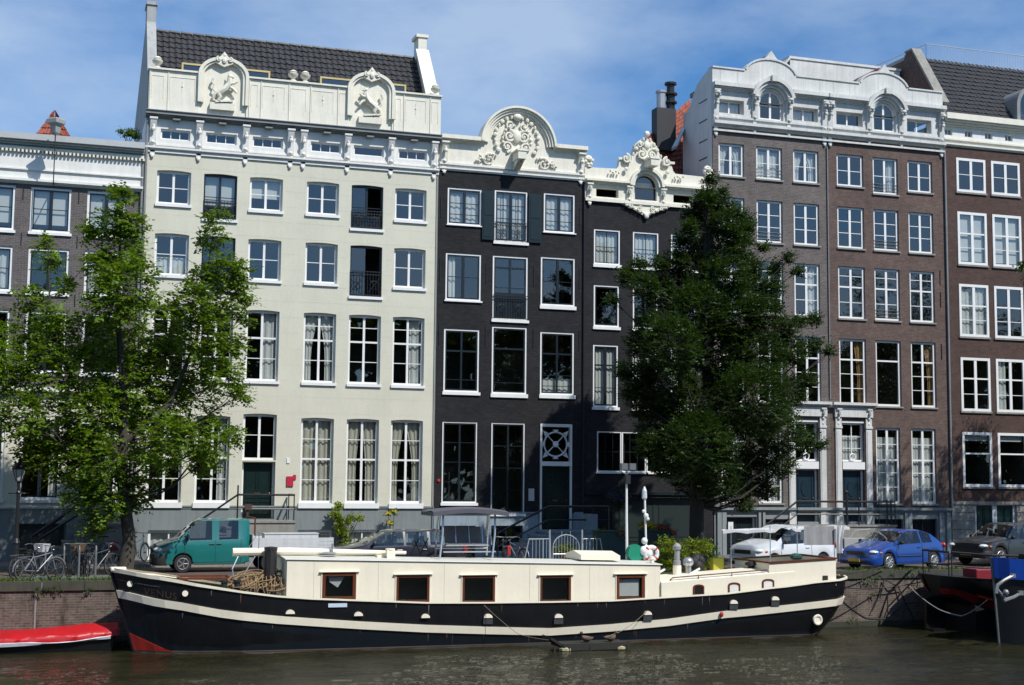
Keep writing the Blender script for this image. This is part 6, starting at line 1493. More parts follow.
def vehicle(name, label, cat, loc, rz, P):
    """lofted body shell: wheel arches cut into the sides, separate glass, wheels, lamps, mirrors"""
    V = Thing(name, label, cat, loc, rz, local=True); L, W = P['L'], P['W']/2; wr = P['wr']; wh = P['wheels']
    top, belt, inset = P['top'], P['belt'], P['inset']; sill = P.get('sill', .2)
    st = sorted({0, L, *[t[0] for t in top], *[b[0] for b in belt], *[w+wr*1.18*k/6 for w in wh for k in range(-7, 8)], *P['cuts'], *[L*k/24 for k in range(25)]})
    st = [a for i, a in enumerate(st) if (i == 0 or a-st[i-1] > .012) and 0 <= a <= L]
    def lin(tab, x):
        for (a, b), (c, d) in zip(tab, tab[1:]):
            if x <= c: return b+(d-b)*max(0, (x-a))/(c-a)
        return tab[-1][1]
    def zb(x):
        z = sill+(.10*(1-x/.35) if x < .35 else 0)+(.10*(1-(L-x)/.35) if L-x < .35 else 0)
        for w in wh:
            d = abs(x-w)
            if d < wr*1.16: z = max(z, wr+math.sqrt((wr*1.16)**2-d*d))
        return z
    def half(x):
        e = min(x, L-x); w = W*(1-.16*max(0, 1-e/.45)**2.2); zt, zl = lin(top, x), lin(belt, x); zl = min(zl, zt-.02); ins = lin(inset, x)
        b = min(zb(x), zl-.03); wt = w-ins*max(0, min(1, (zt-zl)/.45))-.03
        zc = b+(zl-b)*.55
        return [(w*.93, b), (w-.02, b+.03), (w, zc), (w-.03, zl-.06), (w-.05, zl), (wt+.0, zt-.05), (wt-.10, zt-.012), (wt*.5, zt+.012)], zt
    secs = []
    for x in st:
        h, zt = half(x); secs.append([(x, -y, z) for y, z in h]+[(x, 0, zt+.018)]+[(x, y, z) for y, z in reversed(h)])
    body = MB(); sg = MB(); ws = MB(); body.v = [p for s in secs for p in s]; n = 17
    sidew, frontw = P['side_glass'], P['screens']
    for i in range(len(st)-1):
        xm = (st[i]+st[i+1])/2
        for k in range(n-1):
            f = (i*n+k, i*n+k+1, (i+1)*n+k+1, (i+1)*n+k)
            tgt = body
            if k in (4, 11) and any(a < xm < b for a, b in sidew): tgt = sg
            if k in (5, 6, 7, 8, 9, 10) and any(a < xm < b for a, b in frontw): tgt = ws
            if tgt is not body:
                tgt.add([body.v[j] for j in f], [(0, 1, 2, 3)])
            else: body.f.append(f); body.m.append(0)
    body.f += [tuple(range(n)), tuple((len(st)-1)*n+k for k in range(n-1, -1, -1))]; body.m += [0, 0]
    bo = V.part('body', body, P['paint'], smooth=True)
    V.each('side_window', sg, CGLASS, smooth=False); 
    if ws.v: V.each('windscreen', ws, CGLASS)
    m = MB().box(.15, L-.15, -W+.12, W-.12, sill+.02, sill+.12)
    for w in wh: m.box(w-wr*1.1, w+wr*1.1, -W+.30, W-.30, sill, wr*2.1)
    V.part('underbody', m, BLKR)
    m = MB(); 
    for x in P['seats']:
        for y in (-.38, .38): m.prism([(x, .35), (x+.5, .35), (x+.62, 1.05+P.get('sh', 0)), (x+.5, 1.07+P.get('sh', 0)), (x+.38, .6), (x, .55)], y-.24, y+.24).box(x+.5, x+.6, y-.12, y+.12, 1.08+P.get('sh', 0), 1.26+P.get('sh', 0))
    V.part('seat', m, paint('seat_cloth', (.035, .035, .04), .9, .1, 5, 0))
    for w in wh:
        for s in (-1, 1):
            yc = s*(W-.115)
            wm = Thing.part(V, 'wheel', MB().lathe([(wr*.62, -.1), (wr*.93, -.1), (wr, -.06), (wr, .06), (wr*.93, .1), (wr*.62, .1)], (w, yc, wr), 28, 'y'), TYRE, smooth=True)
            r = MB().lathe([(wr*.63, -.085*s), (wr*.58, -.03*s), (wr*.2, .0), (.02, -.02*s)][::1], (w, yc+s*.045, wr), 28, 'y')
            r.torus((w, yc+s*.1, wr), wr*.62, .016, 'y', 28, 5)
            for k in range(P.get('spokes', 7)):
                a = 2*pi*k/P.get('spokes', 7); r.tube([(w+.03*cos(a), yc+s*.085, wr+.03*sin(a)), (w+wr*.6*cos(a), yc+s*.10, wr+wr*.6*sin(a))], [.03, .024], 5)
            r.ball((w, yc+s*.085, wr), .05, .02, .05)
            V.part('rim', r, P.get('rim', RIM), wm)
    # seams, handles, mirrors
    m = MB()
    def sidept(x, z, s, off=.004):
        h, zt = half(x); 
        for (y0, z0), (y1, z1) in zip(h, h[1:]):
            if z0 <= z <= z1: return (x, s*(y0+(y1-y0)*(z-z0)/(z1-z0)+off), z)
        return (x, s*(h[2][0]+off), z)
    for s in (-1, 1):
        for x in P['seams']: m.tube([sidept(x, z, s) for z in [sill+.1+(lin(belt, x)-sill-.12)*k/8 for k in range(9)]], .006, 4)
        a, b = P['door_span']; m.tube([sidept(a+(b-a)*k/12, sill+.1, s) for k in range(13)], .006, 4)
    V.each('door_seam', m, BLKR, bo)
    if P.get('strip'):
        m = MB(); a, b, z = P['strip']
        for s in (-1, 1): m.tube([sidept(a+(b-a)*k/10, z, s, .008) for k in range(11)], .022, 5)
        V.each('side_strip', m, DARKP, bo)
    for x in P['handles']:
        for s in (-1, 1): V.part('door_handle', MB().tube([sidept(x-.09, lin(belt, x)-.15, s, .02), sidept(x+.09, lin(belt, x)-.15, s, .02)], .018, 5), P.get('handle_mat', P['paint']), bo)
    for s in (-1, 1):
        x = P['mirror']; z = lin(belt, x)+.08; V.part('wing_mirror', MB().ball((x, s*(W+.08), z+P.get('mz', 0)), .06, .11, .075+P.get('mz', 0), 8, 6).tube([(x+.03, s*(W-.06), z-.06), (x, s*(W+.05), z-.02)], .02, 5), P.get('mirror_mat', DARKP), smooth=True)
    # front: bumper, grille, lamps, plate
    zb_, zt_ = P['bumper']; m = MB(); pr = [(.00, W*.80), (.10, W*.93), (.28, W*.985), (.42, W*1.0)]
    def bump_(x_of, lo, hi, ex):
        path = [(x_of(a), -w-ex) for a, w in reversed(pr)]+[(x_of(a), w+ex) for a, w in pr]
        m.loft([[(x, y, lo), (x, y, hi)] for x, y in path], cap=False)
    bm = P.get('bumper_mat', DARKP)
    m.loft([[(x-e, y, lo_) for x, y in [(a, -w-ex) for a, w in reversed(pr)]+[(a, w+ex) for a, w in pr]] for lo_, e, ex in ((zb_, .0, .0), (zb_+.05, .03, .006), (zt_-.10, .035, .008), (zt_, -.01, -.004))], cap=False)
    V.part('bumper', m, bm, smooth=True)
    m = MB(); m.loft([[(L-x+e, y, lo_) for x, y in [(a, -w-ex) for a, w in reversed(pr)]+[(a, w+ex) for a, w in pr]] for lo_, e, ex in ((zb_, .0, .0), (zb_+.05, .03, .006), (zt_-.10, .035, .008), (zt_, -.01, -.004))], cap=False)
    if not P.get('no_rear'): V.part('bumper', m, bm, smooth=True)
    hl = P['headlight']
    for s in (-1, 1):
        V.part('headlight', MB().ball((hl[0]+.03, s*(W-.20), hl[1]), .20, .17, hl[2], 12, 8), LAMPG, smooth=True)
        V.part('indicator', MB().ball((hl[0]+.24, s*(W-.02), hl[1]-.02), .07, .03, .04), AMBER, smooth=True)
        if not P.get('no_rear'):
            V.part('tail_light', MB().ball((L-.09, s*(W-.13), P['tail']), .10, .12, P.get('tail_h', .1), 10, 7), REDL, smooth=True)
    V.part('grille', MB().box(-.03+P.get('gx', 0), .05, -.42, .42, hl[1]-.12, hl[1]+.02), DARKP)
    V.part('lower_grille', MB().box(-.045, .02, -.55, .55, zb_+.0, zb_+.12), BLKR)
    V.part('number_plate', MB().box(-.085, -.055, -.26, .26, zb_+.1, zb_+.21), PLATE)
    return V, half, lin
def xyr(px, py, Y): return at(px, py, Y)
# ------------------------------------------------------------------ blue hatchback
BLUE = carpaint('bright_blue_paint', (.005, .045, .24))
a_ = R(17)
vehicle('parked_car', 'bright blue hatchback parked beside the quay edge', 'car', (28.45, 45.75-.35, 0), a_, dict(
    L=4.2, W=1.76, wr=.315, wheels=[.86, 3.44], paint=BLUE, spokes=9,
    top=[(0, .66), (.12, .78), (.95, .98), (1.15, 1.03), (1.85, 1.40), (2.15, 1.47), (2.95, 1.46), (3.42, 1.36), (3.98, .98), (4.2, .84)],
    belt=[(0, .60), (.6, .82), (1.2, .93), (3.3, 1.0), (4.2, .9)], inset=[(0, .05), (1.2, .12), (2, .20), (3.5, .2), (4.2, .1)],
    cuts=[1.2, 1.35, 2.7, 2.78, 3.36, 1.86, 3.44, 3.98], side_glass=[(1.42, 2.70), (2.78, 3.36)], screens=[(1.17, 1.84), (3.44, 3.96)], seats=[1.75, 2.75],
    seams=[1.28, 2.74], door_span=(1.28, 2.74), strip=(1.32, 2.72, .52), handles=[2.55], mirror=1.42, bumper=(.22, .55), bumper_mat=BLUE, headlight=(.19, .68, .085), tail=.88))
# ------------------------------------------------------------------ white small car
WPAINT = carpaint('white_car_paint', (.62, .64, .66))
vehicle('parked_car', 'small white hatchback parked behind the stern awning of the barge', 'car', (24.0, 45.75, 0), R(14), dict(
    L=4.0, W=1.70, wr=.30, wheels=[.78, 3.2], paint=WPAINT,
    top=[(0, .76), (.1, .92), (.75, 1.08), (.95, 1.12), (1.6, 1.5), (1.9, 1.6), (2.95, 1.6), (3.5, 1.46), (3.85, .98), (4.0, .85)],
    belt=[(0, .66), (.6, .86), (1.1, .96), (3.2, 1.0), (4.0, .9)], inset=[(0, .05), (1.2, .14), (2, .22), (3.4, .22), (4.0, .1)],
    cuts=[1.0, 1.2, 2.55, 2.65, 3.3], side_glass=[(1.22, 2.52), (2.64, 3.3)], screens=[(.97, 1.64), (3.52, 3.84)], seats=[1.6, 2.5],
    seams=[1.1, 2.6], door_span=(1.1, 2.6), handles=[2.4], mirror=1.22, bumper=(.22, .52), bumper_mat=WPAINT, headlight=(.16, .74, .10), tail=.9))
# ------------------------------------------------------------------ black estate car
BLKP = carpaint('black_car_paint', (.012, .012, .022))
vehicle('parked_car', 'black estate car parked between the teal pickup and the barge swing seat', 'car', (8.72, 46.9, 0), R(1), dict(
    L=5.0, W=1.82, wr=.33, wheels=[.95, 3.85], paint=BLKP,
    top=[(0, .66), (.12, .78), (1.2, .98), (1.4, 1.02), (2.15, 1.40), (2.45, 1.47), (4.1, 1.47), (4.55, 1.40), (4.9, .95), (5.0, .85)],
    belt=[(0, .62), (.7, .84), (1.5, .94), (4.3, 1.0), (5.0, .92)], inset=[(0, .05), (1.5, .12), (2.4, .22), (4.4, .2), (5.0, .1)],
    cuts=[1.45, 1.6, 2.75, 2.83, 3.6, 3.68, 4.5], side_glass=[(1.66, 2.75), (2.83, 3.6), (3.68, 4.45)], screens=[(1.42, 2.14), (4.58, 4.88)], seats=[2.0, 2.95],
    seams=[1.5, 2.79, 3.64], door_span=(1.5, 3.64), strip=(1.5, 3.6, .55), handles=[2.6, 3.45], mirror=1.68, bumper=(.24, .58), headlight=(.17, .68, .075), tail=.85, tail_h=.22))
# ------------------------------------------------------------------ dark off-road car
GRNP = carpaint('dark_grey_paint', (.020, .022, .024))
vehicle('parked_car', 'dark grey off-road car with amber indicators parked past the blue hatchback', 'car', (34.5, 47.0, 0), R(14), dict(
    L=4.6, W=1.85, wr=.37, wheels=[.88, 3.6], paint=GRNP,
    top=[(0, .88), (.1, .98), (1.15, 1.10), (1.3, 1.12), (1.9, 1.58), (2.2, 1.66), (4.2, 1.66), (4.5, 1.5), (4.6, 1.0)],
    belt=[(0, .82), (.7, .98), (1.4, 1.04), (4.3, 1.08), (4.6, 1.0)], inset=[(0, .04), (1.4, .1), (2.2, .18), (4.6, .18)],
    cuts=[1.4, 2.4, 2.5, 3.3, 3.4], side_glass=[(1.5, 2.42), (2.5, 3.32), (3.42, 4.3)], screens=[(1.32, 1.88)], seats=[1.8, 2.8], sh=.15,
    seams=[1.35, 2.46, 3.36], door_span=(1.35, 3.36), handles=[2.3, 3.2], mirror=1.5, bumper=(.32, .62), headlight=(.06, .80, .08), tail=.95, sill=.3))
# ------------------------------------------------------------------ teal crew-cab pickup
TEAL = carpaint('teal_paint', (.005, .135, .125))
Vn, half, lin = vehicle('pickup_van', 'teal crew cab pickup with a white load bed', 'pickup truck', (3.3, 48.9, 0), R(2), dict(
    L=3.38, W=1.80, wr=.32, wheels=[.98], paint=TEAL, spokes=5,
    top=[(0, .80), (.08, .98), (.62, 1.16), (.82, 1.22), (1.42, 1.80), (1.62, 1.90), (3.3, 1.92), (3.38, 1.90)],
    belt=[(0, .76), (.5, .98), (.9, 1.14), (3.38, 1.2)], inset=[(0, .04), (.9, .1), (1.6, .16), (3.38, .14)],
    cuts=[.95, 1.2, 2.0, 2.25, 2.95, 1.1], side_glass=[(1.2, 2.0), (2.25, 2.95)], screens=[(.84, 1.42)], seats=[1.5, 2.45], sh=.3,
    seams=[1.02, 2.12, 3.05], door_span=(1.3, 3.05), handles=[2.0, 2.25], handle_mat=DARKP, mirror=1.12, mz=.05, rim=paint('steel_rim', (.22, .22, .22), .5, .1, 4, 0, metal=.2), bumper=(.26, .66), headlight=(.10, .83, .1), tail=0, no_rear=True, sill=.28))
Vn.o.scale = (.93, .93, .93); Vn.o.location = (3.48, 48.95, 0)
m = MB()
for z in (.0, .14, .28): m.box(3.5, 6.45, -.93, -.9, .82+z, .95+z).box(3.5, 6.45, .9, .93, .82+z, .95+z).box(6.45, 6.48, -.9, .9, .82+z, .95+z)
m.box(3.45, 3.5, -.93, .93, .78, 1.35).box(3.46, 6.48, -.92, .92, .76, .82)
WB = paint('white_bed', (.55, .56, .56), .5, .1, 2, .1, streak=.3)
bd = Vn.part('load_bed', m, WB)
m = MB().box(3.9, 5.9, -.88, -.3, 1.1, 1.36).box(3.88, 5.92, -.9, -.28, 1.362, 1.40); Vn.part('tool_box', m, WB, bd); Vn.part('tool_box', MB().box(6.0, 6.35, -.8, -.3, 1.2, 1.34), DARKP, bd)
m = MB()
for y in (-.8, .8): m.tube([(3.55, y, 1.3), (3.55, y, 1.95)], .03, 6)
m.tube([(3.55, -.8, 1.95), (3.55, .8, 1.95)], .03, 6); Vn.part('rack_post', m, paint('red_oxide', (.12, .03, .025), .6, .2, 3, .1), bd)
m = MB().box(3.4, 5.9, -.35, .35, .5, .7); Vn.part('chassis', m, BLKR)
for s in (-1, 1):
    wm = Vn.part('wheel', MB().lathe([(.2, -.1), (.3, -.1), (.32, -.06), (.32, .06), (.3, .1), (.2, .1)], (4.1, s*.8, .32), 24, 'y'), TYRE, smooth=True); Vn.part('rim', MB().lathe([(.2, 0), (.16, .05*s), (.05, .02*s)], (4.1, s*.85, .32), 20, 'y'), WHITE2, wm)
# ================================================================== street furniture
def stair(T, x0, x1, ztop, side, n=6, y0=52.6, y1=53.98, mat=None, ln=1.6):
    """stoop: landing with steps running down to one side along the facade"""
    m = MB().box(x0, x1, y0, y1, 0, ztop); m.box(x0-.04, x1+.04, y0-.04, y1, ztop-.07, ztop+.004)
    for k in range(n):
        z = ztop*(n-k)/(n+1); w = ln/n; a = x0-(k+1)*w if side < 0 else x1+k*w
        m.box(a, a+w, y0+.02, y1, 0, z); m.box(a-.02, a+w+.02, y0-.01, y1, z-.05, z+.003)
    return T.part('step_flight', m, mat or STONE)
s1 = Thing('door_stoop', 'grey stone stoop with a black handrail at the dark green door of the cream house', 'stoop', (7.7, 53.3, 0))
stair(s1, 6.7, 8.9, 1.58, -1, ln=2.0); m = MB(); railing(m, [(6.75, 52.65, 1.6), (8.85, 52.65, 1.6), (8.85, 53.9, 1.6)], .95, .95, .022, True); railing(m, [(4.9, 52.65, .3), (6.75, 52.65, 1.6)], .95, 2.0, .022, False); m.tube([(6.75, 52.65, 2.9), (6.75, 52.65, 1.2)], .03, 6)
s1.part('handrail', m, IRON); s1.part('rail_post', MB().tube([(7.05, 52.5, .2), (7.1, 52.5, 2.1)], .05, 8).box(7.0, 7.25, 52.4, 52.6, 2.0, 2.2), paint('worn_red_post', (.08, .035, .03), .6, .2, 3, .1))
s2 = Thing('door_stoop', 'blue-grey stoop with a sloping black handrail at the black front door', 'stoop', (19.8, 53.3, 0))
stair(s2, 19.0, 20.9, 1.18, -1, mat=BLUEB, ln=2.2); m = MB(); railing(m, [(16.9, 52.65, .15), (19.0, 52.65, 1.2), (20.9, 52.65, 1.2), (21.6, 52.65, 1.2)], .95, 1.3, .028, True); s2.part('handrail', m, IRON)
s2.part('pier', MB().box(20.62, 21.1, 52.6, 53.2, 1.2, 1.85), BLUEB)
s3 = Thing('door_stoop', 'long shared stone stoop with black iron railings before the two dark blue doors', 'stoop', (32.6, 53.3, 0))
stair(s3, 30.2, 35.0, 1.4, -1, ln=1.9); m = MB(); railing(m, [(28.4, 52.65, .2), (30.2, 52.65, 1.42), (35.0, 52.65, 1.42), (35.0, 53.9, 1.42)], .98, 1.15, .025, True)
for x in (32.6, 33.2, 34.6, 34.8): m.tube([(x, 52.65, 1.4), (x, 52.65, 2.5)], .035, 6)
m.tube([(32.6, 52.65, 1.4), (32.6, 52.65, 2.75)], .06, 8).ball((32.6, 52.65, 2.8), .09)
s3.part('handrail', m, IRON)
s4 = Thing('door_stoop', 'dark stoop with two steep black handrails behind the parked bicycles', 'stoop', (1.6, 53.2, 0))
stair(s4, 1.9, 2.9, 1.5, -1, ln=2.6); m = MB(); railing(m, [(-.4, 52.6, .1), (2.2, 52.6, 2.0)], .95, 2.6, .04, False); railing(m, [(-.2, 53.3, .1), (2.3, 53.3, 1.8)], .8, 2.6, .03, False); s4.part('handrail', m, IRON)
# street lamp
def streetlamp():
    x, y = -.85, 47.5; T = Thing('street_lamp', 'black street lamp with a glass lantern by the bicycle rack', 'street lamp', (x, y, 0))
    T.part('pole', MB().lathe([(.17, 0), (.17, .3), (.12, .4), (.10, 1.0), (.12, 1.05), (.07, 1.2), (.055, 2.6), (.08, 2.65), (.05, 2.7), (.05, 2.95), (.09, 3.0)], (x, y, 0), 12).tube([(x-.3, y, 2.62), (x+.3, y, 2.62)], .018, 5), IRON, smooth=False)
    l = T.part('lantern', MB().lathe([(.22, 0), (.24, .02), (.12, .18), (.04, .24), (.05, .3), (.01, .34)], (x, y, 3.38), 6).lathe([(.11, 0), (.1, .03)], (x, y, 3.0), 6), IRON)
    m = MB(); 
    for k in range(6):
        a = 2*pi*k/6; m.tube([(x+.1*cos(a), y+.1*sin(a), 3.02), (x+.2*cos(a), y+.2*sin(a), 3.38)], .012, 4)
    T.part('lantern_bar', m, IRON, l); T.part('lantern_glass', MB().lathe([(.09, 0), (.19, .35)], (x, y, 3.03), 6), paint('lantern_glass', (.45, .48, .45), .15, .1, 4, 0), l)
streetlamp()
x, zb2 = at(53.5, 180, 52.8); _, zt2 = at(54, 134, 52.8)
T = Thing('wall_lantern', 'grey lantern on a thin rod before the long white cornice', 'lantern', (x, 53.9, zb2))
T.part('rod', MB().tube([(x, 53.95, zb2+.05), (x, 52.8, zb2), (x, 52.8, zt2)], .022, 6), IRON)
T.part('lamp_head', MB().lathe([(.10, 0), (.16, .08), (.2, .35), (.34, .42), (.34, .56), (.30, .6), (.02, .64)], (x, 52.8, zt2-.03), 4), paint('lamp_grey', (.30, .31, .30), .4, .15, 3, 0))
T.part('lamp_glass', MB().lathe([(.11, 0), (.15, .2)], (x, 52.78, zt2+.06), 4), paint('lamp_glass_pale', (.7, .72, .7), .2, .05, 3, 0))
# ------------------------------------------------------------------ bicycles
def bicycle(loc, rz, label, frame, tyre_mat=None, basket=None, pannier=None, lean=0, group='bicycles parked along the quay and facades', guard=False, kick=False, seatbag=None):
    T = Thing('bicycle', label, 'bicycle', loc, rz, group=group, local=True); STEEL = paint('dull_steel', (.16, .165, .17), .45, .2, 4, 0, metal=.3); T.o.rotation_euler = (lean, 0, rz)
    r = .34; tm = tyre_mat or BLKR
    for x in (-.53, .53):
        w = T.part('wheel', MB().torus((x, 0, r), r-.02, .022, 'y', 28, 6), tm, smooth=True)
        T.part('rim', MB().torus((x, 0, r), r-.05, .010, 'y', 28, 4), STEEL, w)
        s = MB().tube([(x, -.05, r), (x, .05, r)], .022, 6)
        for k in range(14):
            a = 2*pi*k/14; s.tube([(x, .02 if k % 2 else -.02, r), (x+(r-.05)*cos(a), 0, r+(r-.05)*sin(a))], .0028, 3)
        T.part('spoke', s, STEEL, w)
    m = MB(); bb = (-.08, 0, .30)
    for a, b in ((( .53, .0, r), (.38, 0, .86)), ((.40, 0, .78), bb), ((.38, 0, .84), (-.2, 0, .72)), (bb, (-.26, 0, .88)), ((-.53, .04, r), bb), ((-.53, -.04, r), bb), ((-.53, .04, r), (-.22, 0, .76)), ((-.53, -.04, r), (-.22, 0, .76))): m.tube([a, b], .017 if abs(a[1]) < .01 else .011, 6)
    T.part('frame', m, frame)
    T.part('handlebar', MB().tube([(.38, 0, .84), (.36, 0, 1.02)], .014, 6).tube([(.14, -.28, 1.03), (.3, -.27, 1.06), (.38, -.1, 1.04), (.38, .1, 1.04), (.3, .27, 1.06), (.14, .28, 1.03)], .013, 6), STEEL, smooth=True)
    T.part('saddle', MB().loft([[(-.42, -.1, .94), (-.42, .1, .94), (-.42, .09, .9), (-.42, -.09, .9)], [(-.28, -.07, .95), (-.28, .07, .95), (-.28, .06, .9), (-.28, -.06, .9)], [(-.12, -.02, .94), (-.12, .02, .94), (-.12, .02, .91), (-.12, -.02, .91)]], closed=True).tube([(-.26, 0, .88), (-.27, 0, .92)], .012, 5), BLKR)
    T.each('mudguard', MB().torus((-.53, 0, r), r+.03, .02, 'y', 12, 4, R(20), R(185)).torus((.53, 0, r), r+.03, .02, 'y', 9, 4, R(20), R(140)), paint('pale_guard', (.4, .41, .4), .4, .1, 3, 0) if guard else frame)
    T.part('carrier', MB().tube([(-.78, -.06, .74), (-.28, -.06, .76)], .008, 4).tube([(-.78, .06, .74), (-.28, .06, .76)], .008, 4).tube([(-.7, -.06, .74), (-.53, -.06, r)], .007, 4).tube([(-.7, .06, .74), (-.53, .06, r)], .007, 4).tube([(-.78, -.06, .74), (-.78, .06, .74)], .008, 4), STEEL)
    T.part('crank', MB().torus((-.08, -.04, .30), .09, .008, 'y', 14, 4).tube([(-.08, -.06, .3), (.02, -.06, .16)], .01, 4).box(-.02, .07, -.14, -.06, .15, .17).tube([(-.08, .06, .3), (-.18, .06, .44)], .01, 4).box(-.23, -.14, .06, .14, .43, .45), IRON)
    T.part('headlamp', MB().ball((.45, 0, .93), .04, .035, .035), CHROME, smooth=True)
    if basket: T.part('basket', MB().loft([[(.45, -.14, .80), (.72, -.14, .80), (.72, .14, .80), (.45, .14, .80)], [(.42, -.19, 1.05), (.78, -.19, 1.05), (.78, .19, 1.05), (.42, .19, 1.05)]], closed=True), basket)
    if pannier:
        for s in (-1,): T.part('pannier', MB().box(-.76, -.40, s*.16-.06, s*.16+.06, .42, .76), pannier, bevel=.02)
    return T
BFR = paint('bike_black', (.015, .015, .017), .35, .1, 4, 0); BFS = paint('bike_silver', (.24, .25, .27), .35, .1, 4, 0, metal=.3); REDC = paint('red_canvas', (.48, .025, .025), .7, .15, 4, .2); GRYT = paint('pale_tyre', (.34, .34, .33), .7, .1, 5, 0)
bicycle((-.1, 45.2, .0), R(32), 'silver bicycle seen end on at the quay edge, its wheel over the coping', BFS)
bicycle((-.45, 46.3, 0), R(50), 'black bicycle next to the street lamp with a white bag', BFR, basket=paint('white_plastic_bag', (.6, .6, .6), .5, .1, 3, .1))
bicycle((.75, 46.3, 0), R(62), 'black bicycle leaning in the rack with a brown basket', BFR, basket=paint('wicker', (.15, .09, .045), .8, .3, 20, .3))
bicycle((1.25, 46.6, 0), R(98), 'dark bicycle in the middle of the rack without a basket', BFR)
bicycle((1.7, 47.0, 0), R(40), 'grey framed bicycle at the far end of the rack', paint('bike_grey', (.08, .085, .09), .4, .1, 4, 0))
bicycle((1.75, 52.3, .116), R(175), 'bicycle with red panniers leaning against the facade beyond the rack', BFR, tyre_mat=GRYT, pannier=REDC, guard=True)
bicycle((3.2, 52.2, .116), R(60), 'white bicycle parked between the tree and the teal pickup', paint('bike_white', (.6, .6, .6), .4, .1, 4, 0), guard=True)
bicycle((16.35, 50.2, 0), R(75), 'bicycle with a red bag parked near the swing seat', BFR, pannier=REDC)
bicycle((16.75, 50.0, 0), R(105), 'black bicycle right beside the silver fence', BFS)
# rack
T = Thing('bicycle_rack', 'galvanised bicycle rack with upright hoops on the quay', 'bicycle rack', (.9, 46.0, 0)); 
GALV = paint('dull_galvanised', (.16, .18, .18), .5, .2, 4, .1)
T.part('base_rail', MB().box(-.5, 2.0, 45.75, 45.83, .005, .07).box(-.5, 2.0, 46.35, 46.43, .005, .07), GALV)
for x in (.05, .6, 1.05, 1.55): T.part('hoop', MB().tube([(x, 45.8, .05), (x, 45.8, .9), (x, 45.95, 1.0), (x, 46.25, 1.0), (x, 46.39, .9), (x, 46.39, .05)], .025, 6), GALV)
# silver fence with arched gate
FS = paint('silver_fence', (.42, .45, .46), .4, .12, 4, 0, metal=.3)
T = Thing('garden_fence', 'silver metal fence with sloping ends and an arched gate around a small terrace', 'fence', (18.3, 48.6, 0)); FY = 48.6
def panel(x0, x1, xt0, xt1, nm='fence_panel'):
    m = MB(); m.tube([(x0, FY, .05), (xt0, FY, 1.05), (xt1, FY, 1.05), (x1, FY, .05)], .025, 6); m.tube([(x0, FY, .12), (x1, FY, .12)], .02, 5)
    n = int(abs(xt1-xt0)/.12); 
    for k in range(1, n): x = xt0+(xt1-xt0)*k/n; m.tube([(x, FY, .12), (x, FY, 1.05)], .011 if k % 4 else .022, 4)
    T.part(nm, m, FS)
fx = lambda px: at(px, 550, FY)[0]
panel(fx(523), fx(551), fx(529), fx(550)); panel(fx(582), fx(605), fx(583), fx(600))
for px in (549.5, 582): T.part('gate_post', MB().tube([(fx(px), FY, 0), (fx(px), FY, 1.38)], .035, 7), FS)
m = MB(); a, b = fx(553), fx(579); c = (a+b)/2; hw = (b-a)/2
m.tube([(a, FY, .05), (a, FY, .75)]+[(c+hw*cos(w), FY, .75+.45*sin(w)) for w in [pi-pi*k/12 for k in range(13)]]+[(b, FY, .75), (b, FY, .05)], .022, 6); m.tube([(a, FY, .1), (b, FY, .1)], .02, 5).tube([(a, FY, .5), (b, FY, .5)], .015, 5)
for k in range(1, 9): x = a+(b-a)*k/9; m.tube([(x, FY, .1), (x, FY, .75+.45*math.sqrt(max(0, 1-((x-c)/hw)**2))+(.15 if k % 3 == 0 else 0))], .010, 4)
T.part('gate', m, FS)
# plants
YG = leafmat('yellow_green_leaves', (.10, .15, .008), (.26, .32, .02), .3); MG = leafmat('mid_green_leaves', (.04, .09, .01), (.10, .17, .02), .3)
FLY = paint('yellow_petals', (.65, .48, .01), .7, .1, 8, 0); FLR = paint('red_petals', (.42, .04, .05), .7, .2, 8, 0); FLV = paint('violet_petals', (.05, .025, .14), .7, .2, 8, 0)
def bushy(name, label, cat, loc, clumps, leafm, rng, dens=2.2, leaf=.10, flowers=None, stems=True, pot=None):
    T = Thing(name, label, cat, loc); cr, tw = crown(clumps, (loc[0], loc[1]), rng, dens=dens, leaf=leaf, lspray=.3, per=7, droop=0, flat=.3, up=.2)
    T.part('foliage', cr, leafm)
    m = MB()
    for cx, cy, cz, r in clumps: m.tube([(loc[0], loc[1], loc[2]), ((cx+loc[0])/2, (cy+loc[1])/2, (cz+loc[2])/2+.1), (cx, cy, cz)], [.02, .015, .008], 5)
    T.part('stem', m, BARK2)
    if flowers:
        m = MB(); fm, n = flowers
        for _ in range(n):
            c = rng.choice(clumps); p = Vector((rng.gauss(0, 1), rng.gauss(0, 1), abs(rng.gauss(0, 1)))).normalized()*c[3]*rng.uniform(.8, 1.15); q = Vector(c[:3])+p
            for k in range(5):
                a = 2*pi*k/5; m.add([tuple(q), tuple(q+Vector((.045*cos(a), -.02, .045*sin(a)))), tuple(q+Vector((.05*cos(a+.7), -.03, .05*sin(a+.7))))], [(0, 1, 2)])
        T.part('blossom', m, fm)
    return T
rng = random.Random(31); def_ = lambda lst, Y, s=28.5: [(at(x, y, Y)[0], Y+rng.uniform(-.2, .2), at(x, y, Y)[1], r/s) for x, y, r in lst]
b_ = def_([(668, 556, 10), (665, 545, 9), (672, 568, 9), (663, 565, 9)], 45.6); bushy('shrub', 'bright yellow-green shrub directly behind the lifebuoy', 'shrub', (21.4, 45.6, 0), b_, YG, rng)
b_ = def_([(690, 550, 11), (700, 560, 12), (687, 565, 10), (703, 546, 8)], 45.9); bushy('shrub', 'yellow-green shrub in the middle behind the stove pipe of the barge', 'shrub', (22.3, 45.9, 0), b_, YG, rng)
